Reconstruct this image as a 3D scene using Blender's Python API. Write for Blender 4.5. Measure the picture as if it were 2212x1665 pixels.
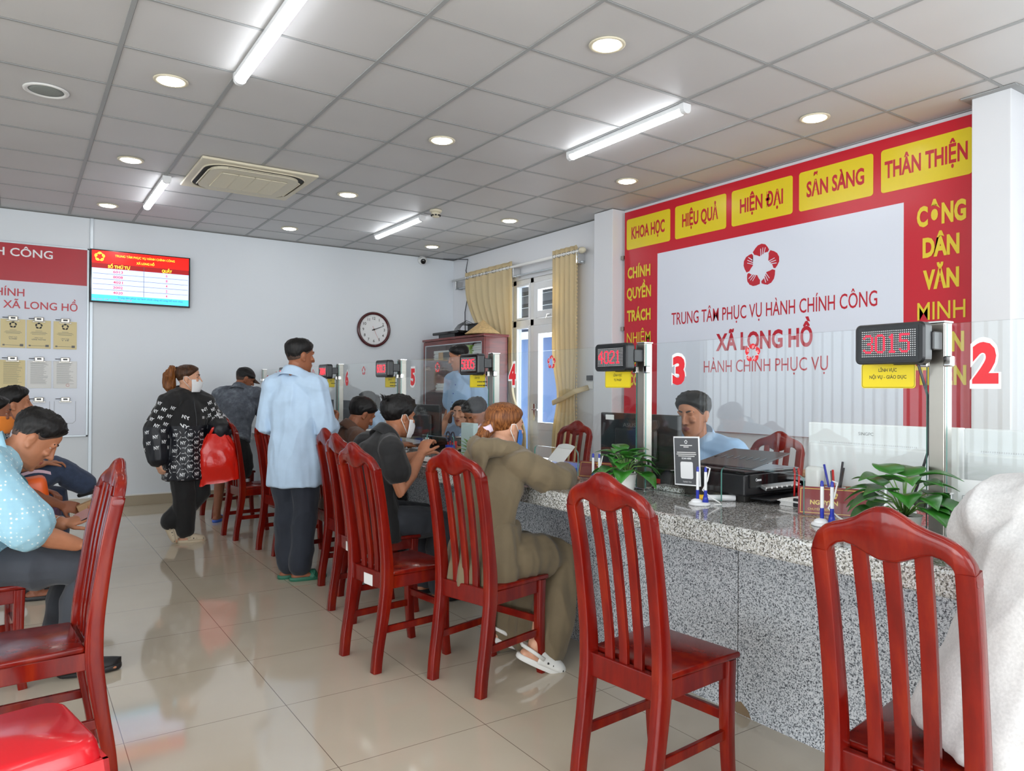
import bpy, bmesh, math, random
from mathutils import Vector as V, Matrix as MX, noise as NZ
from mathutils.bvhtree import BVHTree
for _o in list(bpy.data.objects): bpy.data.objects.remove(_o)
SC = bpy.context.scene
COL = SC.collection
PI = math.pi
# ------------------------------------------------------------------ camera (photo is 2212 x 1665)
CAMH = 1.3167
cam = bpy.data.cameras.new('camera'); camo = bpy.data.objects.new('camera', cam); COL.objects.link(camo)
cam.sensor_fit = 'HORIZONTAL'; cam.sensor_width = 36.0; cam.lens = 36.0*1590.6/2212.0
cam.clip_start = 0.05; cam.clip_end = 200
def _cam_matrix(yaw, pitch, roll):
    cy, sy = math.cos(yaw), math.sin(yaw)
    fwd = V((-sy, cy, 0)); right = V((cy, sy, 0)); up = V((0, 0, 1))
    f2 = fwd*math.cos(pitch)+up*math.sin(pitch); u2 = -fwd*math.sin(pitch)+up*math.cos(pitch)
    a = right*math.cos(roll)+u2*math.sin(roll); b = -right*math.sin(roll)+u2*math.cos(roll)
    m = MX((a, b, -f2)).transposed().to_4x4(); m.translation = V((0, 0, CAMH)); return m
camo.matrix_world = _cam_matrix(-0.5927, 0.0056, 0.0060)
SC.camera = camo
# ------------------------------------------------------------------ view, world, large lights
SC.view_settings.view_transform = 'Standard'; SC.view_settings.look = 'None'
SC.view_settings.gamma = 1.0; SC.view_settings.use_curve_mapping = False
SC.view_settings.exposure = 0.40
SC.cycles.max_bounces = 9; SC.cycles.diffuse_bounces = 4; SC.cycles.glossy_bounces = 4
SC.cycles.transmission_bounces = 6; SC.cycles.transparent_max_bounces = 14
SC.cycles.sample_clamp_indirect = 6.0; SC.cycles.caustics_reflective = False; SC.cycles.caustics_refractive = False
SC.cycles.use_denoising = True
W = bpy.data.worlds.new('sky'); SC.world = W; W.use_nodes = True
_nt = W.node_tree; _bg = _nt.nodes['Background']
_bg.inputs['Color'].default_value = (0.80, 0.90, 1.0, 1); _bg.inputs['Strength'].default_value = 1.2
def area(name, loc, rot, sx, sy, power, color=(1, 1, 1)):
    l = bpy.data.lights.new(name, 'AREA'); l.shape = 'RECTANGLE'; l.size = sx; l.size_y = sy; l.energy = power; l.color = color
    o = bpy.data.objects.new(name, l); COL.objects.link(o); o.location = loc; o.rotation_euler = rot; return o
# daylight entering by the tall windows behind the photographer, the windows on the left and the side door
area('daylight_entrance', (1.2, -3.46, 1.55), (PI/2, 0, 0), 5.6, 2.3, 165, (0.93, 0.97, 1.0))
area('daylight_left', (-4.95, -0.1, 1.58), (PI/2, 0, -PI/2), 6.2, 2.3, 300, (0.93, 0.97, 1.0))
area('daylight_left_blind', (-5.06, 6.1, 1.58), (PI/2, 0, -PI/2), 5.4, 2.3, 22, (0.93, 0.97, 1.0))
area('daylight_side_door', (5.25, 7.0, 1.75), (PI/2, 0, PI/2), 0.9, 1.7, 22, (0.90, 0.95, 1.0))
area('daylight_counter_window', (5.10, 0.2, 1.7), (PI/2, 0, PI/2), 2.2, 1.6, 30, (0.93, 0.97, 1.0))
LED_STRENGTH = 15.0
DOWN_STRENGTH = 14.0
# ------------------------------------------------------------------ materials
MATS = {}
def srgb(r, g, b):
    f = lambda c: (c/255/12.92) if c/255 <= 0.04045 else ((c/255+0.055)/1.055)**2.4
    return (f(r), f(g), f(b), 1)
def mat(name, col=(200, 200, 200), rough=0.5, metal=0.0, coat=0.0, var=0.0, vscale=8.0, bump=0.0, bscale=60.0, emit=None, estr=0.0, trans=0.0, spec=0.5, stretch=None, sheen=0.0):
    if name in MATS: return MATS[name]
    m = bpy.data.materials.new(name); m.use_nodes = True; MATS[name] = m
    nt = m.node_tree; b = nt.nodes['Principled BSDF']
    c = srgb(*col)
    b.inputs['Base Color'].default_value = c; b.inputs['Roughness'].default_value = rough; b.inputs['Metallic'].default_value = metal
    b.inputs['Coat Weight'].default_value = coat; b.inputs['Coat Roughness'].default_value = 0.06
    b.inputs['Specular IOR Level'].default_value = spec
    b.inputs['Sheen Weight'].default_value = sheen
    if trans: b.inputs['Transmission Weight'].default_value = trans
    if emit: b.inputs['Emission Color'].default_value = srgb(*emit); b.inputs['Emission Strength'].default_value = estr
    if var or bump:
        tc = nt.nodes.new('ShaderNodeTexCoord'); mp = nt.nodes.new('ShaderNodeMapping'); nt.links.new(tc.outputs['Object'], mp.inputs['Vector'])
        if stretch: mp.inputs['Scale'].default_value = stretch
    if var:
        n = nt.nodes.new('ShaderNodeTexNoise'); n.inputs['Scale'].default_value = vscale; n.inputs['Detail'].default_value = 4
        nt.links.new(mp.outputs[0], n.inputs['Vector'])
        r = nt.nodes.new('ShaderNodeValToRGB'); nt.links.new(n.outputs['Fac'], r.inputs['Fac'])
        r.color_ramp.elements[0].position = 0.3; r.color_ramp.elements[1].position = 0.7
        r.color_ramp.elements[0].color = tuple(c[i]*(1-var) for i in range(3))+(1,)
        r.color_ramp.elements[1].color = tuple(min(1, c[i]*(1+var)) for i in range(3))+(1,)
        nt.links.new(r.outputs['Color'], b.inputs['Base Color'])
    if bump:
        n2 = nt.nodes.new('ShaderNodeTexNoise'); n2.inputs['Scale'].default_value = bscale; n2.inputs['Detail'].default_value = 3
        nt.links.new(mp.outputs[0], n2.inputs['Vector'])
        bp = nt.nodes.new('ShaderNodeBump'); bp.inputs['Strength'].default_value = bump; bp.inputs['Distance'].default_value = 0.01
        nt.links.new(n2.outputs['Fac'], bp.inputs['Height']); nt.links.new(bp.outputs['Normal'], b.inputs['Normal'])
    return m
def nodes(m): return m.node_tree, m.node_tree.nodes, m.node_tree.links, m.node_tree.nodes['Principled BSDF']
def ramp(nt, els):
    r = nt.nodes.new('ShaderNodeValToRGB'); e = r.color_ramp.elements
    while len(e) < len(els): e.new(0.5)
    for k, (p, c) in enumerate(els): e[k].position = p; e[k].color = srgb(*c)
    return r
def thin_glass(name, tint, gloss):
    m = bpy.data.materials.new(name); m.use_nodes = True; nt = m.node_tree; nt.nodes.clear()
    out = nt.nodes.new('ShaderNodeOutputMaterial'); mix = nt.nodes.new('ShaderNodeMixShader'); tr = nt.nodes.new('ShaderNodeBsdfTransparent')
    gl = nt.nodes.new('ShaderNodeBsdfGlossy'); fr = nt.nodes.new('ShaderNodeFresnel'); ge = nt.nodes.new('ShaderNodeNewGeometry'); mr = nt.nodes.new('ShaderNodeMapRange')
    mr.inputs['To Min'].default_value = gloss; mr.inputs['To Max'].default_value = 1/gloss; nt.links.new(ge.outputs['Backfacing'], mr.inputs['Value']); nt.links.new(mr.outputs[0], fr.inputs['IOR'])
    tr.inputs['Color'].default_value = tint; gl.inputs['Roughness'].default_value = 0.0; gl.inputs['Color'].default_value = (1, 1, 1, 1)
    nt.links.new(fr.outputs[0], mix.inputs['Fac']); nt.links.new(tr.outputs[0], mix.inputs[1]); nt.links.new(gl.outputs[0], mix.inputs[2]); nt.links.new(mix.outputs[0], out.inputs['Surface'])
    MATS[name] = m; return m
thin_glass('glass', (0.975, 0.99, 0.985, 1), 1.45)
mat('glass_edge', (95, 150, 140), 0.15, trans=0.0)
mat('wall_paint', (226, 232, 238), 0.42, bump=0.02, bscale=180)
mat('wall_side', (226, 228, 232), 0.5, bump=0.02, bscale=180)
mat('trim_metal', (196, 204, 210), 0.35, 0.5)
mat('white_plastic', (232, 232, 230), 0.35)
mat('white_gloss', (236, 238, 240), 0.2)
mat('cream_plastic', (222, 214, 190), 0.4)
mat('dark_slot', (34, 32, 30), 0.6)
mat('black_plastic', (24, 25, 28), 0.32)
mat('black_gloss', (14, 15, 18), 0.1)
mat('dark_grey', (58, 60, 66), 0.4)
mat('steel', (172, 168, 160), 0.34, 1.0)
mat('chrome', (215, 215, 215), 0.12, 1.0)
mat('brushed', (190, 192, 192), 0.3, 1.0)
mat('red_print', (198, 24, 44), 0.28)
mat('red_text', (190, 26, 46), 0.3)
mat('red_bright', (222, 30, 42), 0.3)
mat('yellow_print', (226, 204, 34), 0.28)
mat('yellow_text', (226, 202, 50), 0.3)
mat('banner_white', (222, 228, 240), 0.25)
mat('sticker_white', (240, 242, 244), 0.35)
mat('print_black', (40, 38, 36), 0.5)
mat('print_grey', (112, 112, 112), 0.6)
mat('paper', (232, 232, 230), 0.6)
mat('paper_yellow', (226, 210, 160), 0.6)
mat('board_white', (214, 220, 232), 0.25)
mat('board_red', (180, 34, 48), 0.3)
mat('gold_text', (224, 190, 96), 0.35)
mat('maroon', (128, 26, 34), 0.3)
mat('cabinet_wood', (112, 36, 32), 0.3, coat=0.3, var=0.25, vscale=5, stretch=(1, 1, 8))
mat('pot_white', (236, 236, 232), 0.3)
mat('soil', (60, 42, 30), 0.9)
mat('leaf', (46, 112, 34), 0.30, var=0.35, vscale=14)
mat('leaf_light', (104, 140, 74), 0.4, var=0.3, vscale=16)
mat('stem', (96, 140, 62), 0.5)
mat('red_plastic', (222, 22, 36), 0.22, coat=0.3)
mat('bag_red', (226, 34, 20), 0.22, bump=0.35, bscale=18)
mat('bag_orange', (226, 92, 24), 0.35)
mat('pen_blue', (40, 56, 170), 0.3)
mat('pen_red', (200, 40, 40), 0.3)
mat('yellow_tape', (236, 186, 30), 0.3)
mat('straw', (200, 168, 118), 0.75, var=0.2, vscale=40, bump=0.4, bscale=120)
mat('folder_blue', (72, 112, 214), 0.4)
mat('folder_green', (140, 180, 60), 0.5)
mat('purple_basket', (150, 150, 200), 0.5)
mat('metal_clip', (170, 166, 158), 0.25, 0.9)
mat('wood_box', (190, 150, 104), 0.6)
mat('light_on', (255, 255, 255), 0.4, emit=(246, 250, 255), estr=LED_STRENGTH)
mat('down_on', (255, 255, 255), 0.4, emit=(255, 252, 246), estr=DOWN_STRENGTH)
mat('led_red', (160, 10, 20), 0.4, emit=(255, 24, 44), estr=4.0)
mat('led_off', (205, 205, 208), 0.4)
mat('led_panel', (20, 20, 24), 0.2)
def wood():
    m = mat('chair_wood', (134, 34, 22), 0.17, coat=0.12, spec=0.30); nt, N, L, b = nodes(m)
    tc = N.new('ShaderNodeTexCoord'); mp = N.new('ShaderNodeMapping'); mp.inputs['Scale'].default_value = (9, 9, 1.6); L.new(tc.outputs['Object'], mp.inputs[0])
    n = N.new('ShaderNodeTexNoise'); n.inputs['Scale'].default_value = 2.2; n.inputs['Detail'].default_value = 6; n.inputs['Roughness'].default_value = 0.6; L.new(mp.outputs[0], n.inputs['Vector'])
    r = ramp(nt, [(0.25, (92, 12, 9)), (0.5, (118, 20, 12)), (0.78, (142, 38, 10))]); L.new(n.outputs['Fac'], r.inputs['Fac']); L.new(r.outputs[0], b.inputs['Base Color'])
    return m
wood()
def granite(name, dark, mid, light, rough):
    m = mat(name, mid, rough, coat=0.2); nt, N, L, b = nodes(m)
    tc = N.new('ShaderNodeTexCoord')
    v = N.new('ShaderNodeTexVoronoi'); v.inputs['Scale'].default_value = 230; L.new(tc.outputs['Object'], v.inputs['Vector'])
    n = N.new('ShaderNodeTexNoise'); n.inputs['Scale'].default_value = 130; n.inputs['Detail'].default_value = 3; L.new(tc.outputs['Object'], n.inputs['Vector'])
    sx = N.new('ShaderNodeSeparateColor'); L.new(v.outputs['Color'], sx.inputs[0])
    mx = N.new('ShaderNodeMath'); mx.operation = 'MULTIPLY_ADD'; mx.inputs[1].default_value = 0.55; L.new(sx.outputs[0], mx.inputs[0])
    m2 = N.new('ShaderNodeMath'); m2.operation = 'MULTIPLY'; m2.inputs[1].default_value = 0.5; L.new(n.outputs['Fac'], m2.inputs[0]); L.new(m2.outputs[0], mx.inputs[2])
    r = ramp(nt, [(0.28, dark), (0.42, mid), (0.56, light), (0.84, (222, 226, 230))]); L.new(mx.outputs[0], r.inputs['Fac']); L.new(r.outputs[0], b.inputs['Base Color'])
    return m
granite('granite_front', (78, 82, 88), (152, 158, 166), (196, 202, 208), 0.22)
granite('granite_top', (70, 64, 60), (132, 126, 120), (172, 168, 162), 0.06)
granite('granite_lip', (66, 66, 62), (140, 140, 134), (194, 194, 188), 0.16)
def floor_mat():
    m = mat('floor_tile', (186, 174, 156), 0.07, coat=0.3); nt, N, L, b = nodes(m)
    tc = N.new('ShaderNodeTexCoord'); mp = N.new('ShaderNodeMapping'); L.new(tc.outputs['Object'], mp.inputs[0])
    mp.inputs['Location'].default_value = (-0.941+0.6, -2.463+3.0, 0)
    br = N.new('ShaderNodeTexBrick'); br.offset = 0; br.squash = 1
    br.inputs['Scale'].default_value = 1.0; br.inputs['Brick Width'].default_value = 0.6; br.inputs['Row Height'].default_value = 0.6; br.inputs['Mortar Size'].default_value = 0.0016; br.inputs['Mortar Smooth'].default_value = 0.2
    L.new(mp.outputs[0], br.inputs['Vector'])
    n = N.new('ShaderNodeTexNoise'); n.inputs['Scale'].default_value = 1.3; n.inputs['Detail'].default_value = 5; L.new(tc.outputs['Object'], n.inputs['Vector'])
    r = ramp(nt, [(0.3, (200, 187, 166)), (0.7, (210, 199, 180))]); L.new(n.outputs['Fac'], r.inputs['Fac'])
    br.inputs['Mortar'].default_value = srgb(120, 106, 92); L.new(r.outputs[0], br.inputs['Color1']); L.new(r.outputs[0], br.inputs['Color2'])
    L.new(br.outputs['Color'], b.inputs['Base Color'])
    return m
floor_mat()
def ceil_mat():
    m = mat('ceiling_panel', (204, 203, 203), 0.5); nt, N, L, b = nodes(m)
    n = N.new('ShaderNodeTexNoise'); tc = N.new('ShaderNodeTexCoord'); n.inputs['Scale'].default_value = 1.1; L.new(tc.outputs['Object'], n.inputs['Vector'])
    r = ramp(nt, [(0.35, (202, 201, 201)), (0.65, (208, 207, 207))]); L.new(n.outputs['Fac'], r.inputs['Fac']); L.new(r.outputs[0], b.inputs['Base Color'])
ceil_mat()
mat('ceiling_bar', (160, 162, 163), 0.5)
mat('ceiling_gap', (110, 110, 108), 0.7)
def curtain_mat():
    m = mat('curtain_cloth', (232, 216, 176), 0.75, bump=0.1, bscale=300); nt, N, L, b = nodes(m)
    t = N.new('ShaderNodeBsdfTranslucent'); t.inputs['Color'].default_value = srgb(240, 214, 150); mx = N.new('ShaderNodeMixShader'); mx.inputs[0].default_value = 0.35
    L.new(b.outputs[0], mx.inputs[1]); L.new(t.outputs[0], mx.inputs[2]); L.new(mx.outputs[0], N['Material Output'].inputs['Surface'])
curtain_mat()
# ------------------------------------------------------------------ mesh builder
class MB:
    def __init__(s): s.bm = bmesh.new(); s.mi = 0
    def face(s, vs):
        try:
            f = s.bm.faces.new(vs); f.material_index = s.mi; return f
        except ValueError: return None
    def box(s, a, b, bev=0.0, rot=None, about=None, seg=2):
        a, b = V(a), V(b); t = bmesh.new()
        bmesh.ops.create_cube(t, size=1.0)
        for v in t.verts: v.co = V(((a.x+b.x)/2+v.co.x*(b.x-a.x), (a.y+b.y)/2+v.co.y*(b.y-a.y), (a.z+b.z)/2+v.co.z*(b.z-a.z)))
        if bev > 0: bmesh.ops.bevel(t, geom=list(t.edges), offset=bev, segments=seg, affect='EDGES', profile=0.5)
        if rot is not None:
            c = V(about) if about is not None else (a+b)/2
            for v in t.verts: v.co = c+rot @ (v.co-c)
        s.merge(t); return s
    def merge(s, t):
        mp = {}
        for v in t.verts: mp[v] = s.bm.verts.new(v.co)
        for f in t.faces:
            g = s.face([mp[v] for v in f.verts])
            if g: g.smooth = f.smooth
        t.free()
    def tube(s, pts, rad, n=10, cap=True, up=None, prof=None):
        """pts: list of 3D; rad: float, list of floats, or list of (rx, ry); up: reference vector (or list) for the ry axis"""
        pts = [V(p) for p in pts]; rings = []
        last = None
        for k, p in enumerate(pts):
            d = (pts[min(k+1, len(pts)-1)]-pts[max(k-1, 0)])
            d = d.normalized() if d.length > 1e-9 else V((0, 0, 1))
            u = V(up[k]) if isinstance(up, list) else (V(up) if up is not None else None)
            if u is None:
                u = last if last is not None else (V((0, 0, 1)) if abs(d.z) < 0.9 else V((1, 0, 0)))
            x = u.cross(d)
            if x.length < 1e-6: x = V((1, 0, 0)).cross(d) if abs(d.x) < 0.9 else V((0, 1, 0)).cross(d)
            x.normalize(); y = d.cross(x).normalized(); last = y
            r = rad[k] if isinstance(rad, list) else rad
            rx, ry = r if isinstance(r, tuple) else (r, r)
            ring = []
            for i in range(n):
                a = 2*PI*i/n; cx, cy = math.cos(a), math.sin(a)
                if prof: cx = math.copysign(abs(cx)**prof, cx); cy = math.copysign(abs(cy)**prof, cy)
                ring.append(s.bm.verts.new(p+x*cx*rx+y*cy*ry))
            rings.append(ring)
        for k in range(len(rings)-1):
            for i in range(n): s.face([rings[k][i], rings[k][(i+1) % n], rings[k+1][(i+1) % n], rings[k+1][i]])
        if cap:
            s.face(list(reversed(rings[0]))); s.face(rings[-1])
        return s
    def limb(s, pts, rad, n=12, up=None, prof=None):
        """tube with rounded ends"""
        pts = [V(p) for p in pts]; rad = rad if isinstance(rad, list) else [rad]*len(pts)
        def mul(r, k): return (r[0]*k, r[1]*k) if isinstance(r, tuple) else r*k
        def mx(r): return min(r) if isinstance(r, tuple) else r
        d0 = (pts[0]-pts[1]).normalized(); d1 = (pts[-1]-pts[-2]).normalized()
        P, R = [], []
        for a in (0.98, 0.8, 0.45): P.append(pts[0]+d0*mx(rad[0])*a); R.append(mul(rad[0], math.sqrt(max(0.0, 1-a*a))))
        P += pts; R += rad
        for a in (0.45, 0.8, 0.98): P.append(pts[-1]+d1*mx(rad[-1])*a); R.append(mul(rad[-1], math.sqrt(max(0.0, 1-a*a))))
        if isinstance(up, list): up = [up[0]]*3+up+[up[-1]]*3
        return s.tube(P, R, n, True, up, prof)
    def ball(s, c, r, m=None, seg=14, rings=9):
        c = V(c); r = V(r) if not isinstance(r, (int, float)) else V((r, r, r)); t = bmesh.new()
        bmesh.ops.create_uvsphere(t, u_segments=seg, v_segments=rings, radius=1.0)
        for v in t.verts:
            p = V((v.co.x*r.x, v.co.y*r.y, v.co.z*r.z)); v.co = c+(m @ p if m is not None else p)
        for f in t.faces: f.smooth = True
        s.merge(t); return s
    def lathe(s, c, prof, n=24, axis=None):
        """prof: list of (r, h) along the axis (default z)"""
        c = V(c); q = V((0, 0, 1)).rotation_difference(V(axis)) if axis is not None else None; rings = []
        for (r, h) in prof:
            ring = []
            for i in range(n):
                p = V((r*math.cos(2*PI*i/n), r*math.sin(2*PI*i/n), h)); ring.append(s.bm.verts.new(c+(q @ p if q else p)))
            rings.append(ring)
        for k in range(len(rings)-1):
            for i in range(n): s.face([rings[k][i], rings[k][(i+1) % n], rings[k+1][(i+1) % n], rings[k+1][i]])
        s.face(list(reversed(rings[0]))); s.face(rings[-1]); return s
    def prism(s, pts, vec):
        """polygon (list of 3D) extruded along vec"""
        a = [s.bm.verts.new(V(p)) for p in pts]; b = [s.bm.verts.new(V(p)+V(vec)) for p in pts]; n = len(pts)
        s.face(list(reversed(a))); s.face(b)
        for i in range(n): s.face([a[i], a[(i+1) % n], b[(i+1) % n], b[i]])
        return s
    def quad(s, *p): s.face([s.bm.verts.new(V(q)) for q in p]); return s
    def grid(s, fn, nu, nv, closed=False):
        vs = [[s.bm.verts.new(V(fn(i/(nu-1) if not closed else i/nu, j/(nv-1)))) for j in range(nv)] for i in range(nu)]
        for i in range(nu if closed else nu-1):
            for j in range(nv-1): s.face([vs[i][j], vs[(i+1) % nu][j], vs[(i+1) % nu][j+1], vs[i][j+1]])
        return s
def wloc(o):
    p = V((0, 0, 0))
    while o is not None: p = p+o.location; o = o.parent
    return p
def obj(name, mb, m, parent=None, smooth=False, world=False, angle=None):
    """link the builder's shapes as ONE mesh object; world=True: the shapes are in world space and the parents are unrotated"""
    bm = mb.bm if isinstance(mb, MB) else mb
    me = mb if isinstance(mb, bpy.types.Mesh) else None
    if me is None:
        bmesh.ops.recalc_face_normals(bm, faces=list(bm.faces))
        me = bpy.data.meshes.new(name); bm.to_mesh(me); bm.free()
    me.name = name
    o = bpy.data.objects.new(name, me); COL.objects.link(o)
    for q in (m if isinstance(m, (list, tuple)) else [m]):
        me.materials.append(MATS[q] if isinstance(q, str) else q)
    if world and parent is not None: me.transform(MX.Translation(-wloc(parent)))
    if parent is not None: o.parent = parent
    if smooth:
        me.shade_smooth()
        if angle:
            me.set_sharp_from_angle(angle=math.radians(angle))
    return o
def thing(name, label, cat, loc=(0, 0, 0), rotz=0.0, group=None):
    o = bpy.data.objects.new(name, None); COL.objects.link(o); o.empty_display_size = 0.05
    o.location = loc; o.rotation_euler = (0, 0, rotz); o['label'] = label; o['category'] = cat
    if group: o['group'] = group
    return o
def tag(o, label, cat, group=None):
    o['label'] = label; o['category'] = cat
    if group: o['group'] = group
    return o
def struct(o, label=None):
    o['kind'] = 'structure'
    if label: o['label'] = label
    return o
def copy_tree(o, parent=None):
    c = o.copy(); COL.objects.link(c)
    if parent is not None: c.parent = parent
    for ch in [x for x in o.children]: copy_tree(ch, c)
    return c
_CAP = {}
def text_bm(s, w, h, bold=0.0, align='C', mono=False):
    """letters as a flat mesh in the xy plane, cap height h, total width w (None: natural), centred on x=0, baseline y=0"""
    if 'M' in s: bold = min(bold, 0.006)
    c = bpy.data.curves.new('t', 'FONT'); c.body = s; c.resolution_u = 3; c.offset = bold; c.fill_mode = 'BOTH'
    o = bpy.data.objects.new('t', c); COL.objects.link(o)
    dg = bpy.context.evaluated_depsgraph_get(); dg.update()
    me = bpy.data.meshes.new_from_object(o.evaluated_get(dg)); bpy.data.objects.remove(o); bpy.data.curves.remove(c)
    xs = [v.co.x for v in me.vertices]; x0, x1 = min(xs), max(xs); ky = h/0.70
    kx = (w/(x1-x0)) if w else ky
    cx = {'C': (x0+x1)/2, 'L': x0, 'R': x1}[align]
    for v in me.vertices: v.co = V(((v.co.x-cx)*kx, v.co.y*ky, 0))
    return me
def text_to(mb, s, w, h, org, ux, uy, bold=0.0, align='C', lift=0.0):
    """add letters to a builder on the plane org + x*ux + y*uy"""
    me = text_bm(s, w, h, bold, align); org = V(org); ux = V(ux); uy = V(uy); n = ux.cross(uy)*lift
    vs = [mb.bm.verts.new(org+ux*v.co.x+uy*v.co.y+n) for v in me.vertices]
    for p in me.polygons: mb.face([vs[i] for i in p.vertices])
    bpy.data.meshes.remove(me); return mb
def plane_part(name, text_list, m, parent, world=False):
    """lettering: one mesh from a list of text_to arguments"""
    mb = MB()
    for a in text_list: text_to(mb, *a)
    bm = mb.bm; me = bpy.data.meshes.new(name); bm.to_mesh(me); bm.free()
    return obj(name, me, m, parent, world=world)
# the service centre's emblem: five hands in a ring round a star
def emblem_polys(r):
    hands, cuts = [], []
    for k in range(5):
        a0 = PI/2+k*2*PI/5
        def P(rad, deg): a = a0+math.radians(deg); return (r*rad*math.cos(a), r*rad*math.sin(a))
        out = [P(0.80, -33), P(0.88, -24), P(0.97, -14), P(1.0, -2), P(0.97, 10), P(0.90, 20), P(0.84, 28), P(0.80, 37)]
        inn = [P(0.70, 36), P(0.56, 24), P(0.44, 8), P(0.50, -8), P(0.62, -22), P(0.70, -34)]
        hands.append(out+inn)
        for q, r0, r1 in ((-17, 0.56, 0.84), (-8, 0.48, 0.82), (1, 0.44, 0.78)): cuts.append([P(r0, q-2.0), P(r1, q-1.0), P(r1, q+1.2), P(r0, q+2.6)])
        cuts.append([P(0.62, 33), P(0.83, 33), P(0.80, 38.5), P(0.62, 38.5)])
    return hands, cuts
def emblem(name, r, org, ux, uy, m, parent, cutm=None, world=False, lift=0.0015):
    org, ux, uy = V(org), V(ux), V(uy); n = ux.cross(uy); h, c = emblem_polys(r); mb = MB()
    mb.mi = 0
    for p in h: mb.face([mb.bm.verts.new(org+ux*x+uy*y) for x, y in p])
    if cutm:
        mb.mi = 1
        for p in c: mb.face([mb.bm.verts.new(org+ux*x+uy*y+n*lift) for x, y in p])
    bm = mb.bm; bmesh.ops.triangulate(bm, faces=list(bm.faces)); me = bpy.data.meshes.new(name); bm.to_mesh(me); bm.free()
    return obj(name, me, [m]+([cutm] if cutm else []), parent, world=world)
def rrect(w, h, r, n=5):
    pts = []
    for cx, cy, a0 in ((w/2-r, h/2-r, 0), (-w/2+r, h/2-r, 90), (-w/2+r, -h/2+r, 180), (w/2-r, -h/2+r, 270)):
        for k in range(n+1):
            a = math.radians(a0+90*k/n); pts.append((cx+r*math.cos(a), cy+r*math.sin(a)))
    return pts
# ================================================================== the setting
RX, BY, LX, FY, CZ = 5.15, 9.16, -5.0, -3.5, 3.154
struct(obj('floor', MB().box((LX-0.2, FY-0.2, -0.12), (RX+0.2, BY+0.2, 0)), 'floor_tile'))
ceil = struct(obj('ceiling', MB().box((LX-0.2, FY-0.2, CZ+0.004), (RX+0.2, BY+0.2, CZ+0.12)), 'ceiling_panel'))
mb = MB()
GX = [0.4524+0.61*k for k in range(-9, 8)]; GY = [4.4645+0.61*k for k in range(-13, 8)]
for x in GX: mb.box((x-0.012, FY, CZ-0.001), (x+0.012, BY, CZ+0.0035))
for y in GY: mb.box((LX, y-0.0085, CZ), (RX, y+0.0085, CZ+0.0035))
mb.mi = 1
for x in GX: mb.box((x+0.012, FY, CZ+0.0028), (x+0.0145, BY, CZ+0.0038))
for y in GY: mb.box((LX, y-0.0105, CZ+0.0028), (RX, y-0.0085, CZ+0.0038))
obj('ceiling_grid', mb, ['ceiling_bar', 'ceiling_gap'], ceil)
obj('wall_angle', MB().box((LX, BY-0.022, CZ-0.003), (RX, BY, CZ+0.003)).box((RX-0.022, FY, CZ-0.003), (RX, BY, CZ+0.003)), 'ceiling_bar', ceil)
obj('wall_gap', MB().box((LX, BY-0.004, CZ-0.012), (RX, BY, CZ-0.003)).box((RX-0.004, 5.7, CZ-0.012), (RX, BY, CZ-0.003)), 'ceiling_gap', ceil)
struct(obj('wall_back', MB().box((LX-0.2, BY, 0), (RX+0.2, BY+0.18, CZ)), 'wall_paint'))
DY0, DY1, DZ1 = 6.45, 8.67, 2.67
WY0, WY1, WZ0, WZ1 = -1.0, 1.4, 0.95, 2.5
w = MB(); w.box((RX, DY1, 0), (RX+0.18, BY, CZ)).box((RX, DY0, DZ1), (RX+0.18, DY1, CZ)).box((RX, WY1, 0), (RX+0.18, DY0, CZ))
w.box((RX, WY0, 0), (RX+0.18, WY1, WZ0)).box((RX, WY0, WZ1), (RX+0.18, WY1, CZ)).box((RX, FY, 0), (RX+0.18, WY0, CZ))
struct(obj('wall_right', w, 'wall_side'))
w = MB()
w.box((LX-0.18, FY, 0), (LX, -0.85, CZ)).box((LX-0.18, -0.85, 0), (LX, 8.85, 0.4)).box((LX-0.18, -0.85, 2.75), (LX, 8.85, CZ)).box((LX-0.18, 8.85, 0), (LX, BY, CZ))
struct(obj('wall_left', w, 'wall_side'))
w = MB(); w.box((LX-0.2, FY-0.18, 0), (-1.9, FY, CZ)).box((-1.9, FY-0.18, 2.75), (4.2, FY, CZ)).box((-1.9, FY-0.18, 0), (4.2, FY, 0.3)).box((4.2, FY-0.18, 0), (RX+0.2, FY, CZ))
struct(obj('wall_front', w, 'wall_side'))
# windows the photograph only shows as light and reflections: frames with mullions, glass panes
def window(name, axis, at, a0, a1, z0, z1, n):
    t = MB(); g = MB()
    def bx(b, p0, p1, q0, q1, d0, d1):
        b.box((at+d0, p0, q0), (at+d1, p1, q1)) if axis == 'x' else b.box((p0, at+d0, q0), (p1, at+d1, q1))
    for i in range(n+1):
        p = a0+(a1-a0)*i/n; bx(t, p-0.03, p+0.03, z0, z1, -0.04, 0.04)
    for z in (z0+0.02, z1-0.02): bx(t, a0, a1, z-0.03, z+0.03, -0.04, 0.04)
    for i in range(n):
        bx(g, a0+(a1-a0)*i/n+0.03, a0+(a1-a0)*(i+1)/n-0.03, z0+0.05, z1-0.05, -0.003, 0.003)
    o = struct(obj(name, t, 'white_plastic')); obj('pane', g, 'glass', o); return o
window('window_1', 'x', LX-0.13, -0.85, 8.85, 0.4, 2.75, 9)
vb = thing('vertical_blind', 'white vertical blind along the window wall on the left, outside the picture', 'blind', (LX+0.1, 4.0, 0.35))
b = MB()
for k in range(62): y = -0.8+0.157*k; b.box((LX+0.10, y-0.045, 0.35), (LX+0.102, y+0.045, 2.78), 0, MX.Rotation(math.radians(38), 3, 'Z'))
o_ = obj('slat', b, mat('blind_cloth', (236, 236, 232), 0.8), vb, False, True)
obj('head_rail', MB().box((LX+0.06, -0.88, 2.78), (LX+0.14, 8.88, 2.83), 0.004), 'white_plastic', vb, False, True)
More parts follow.
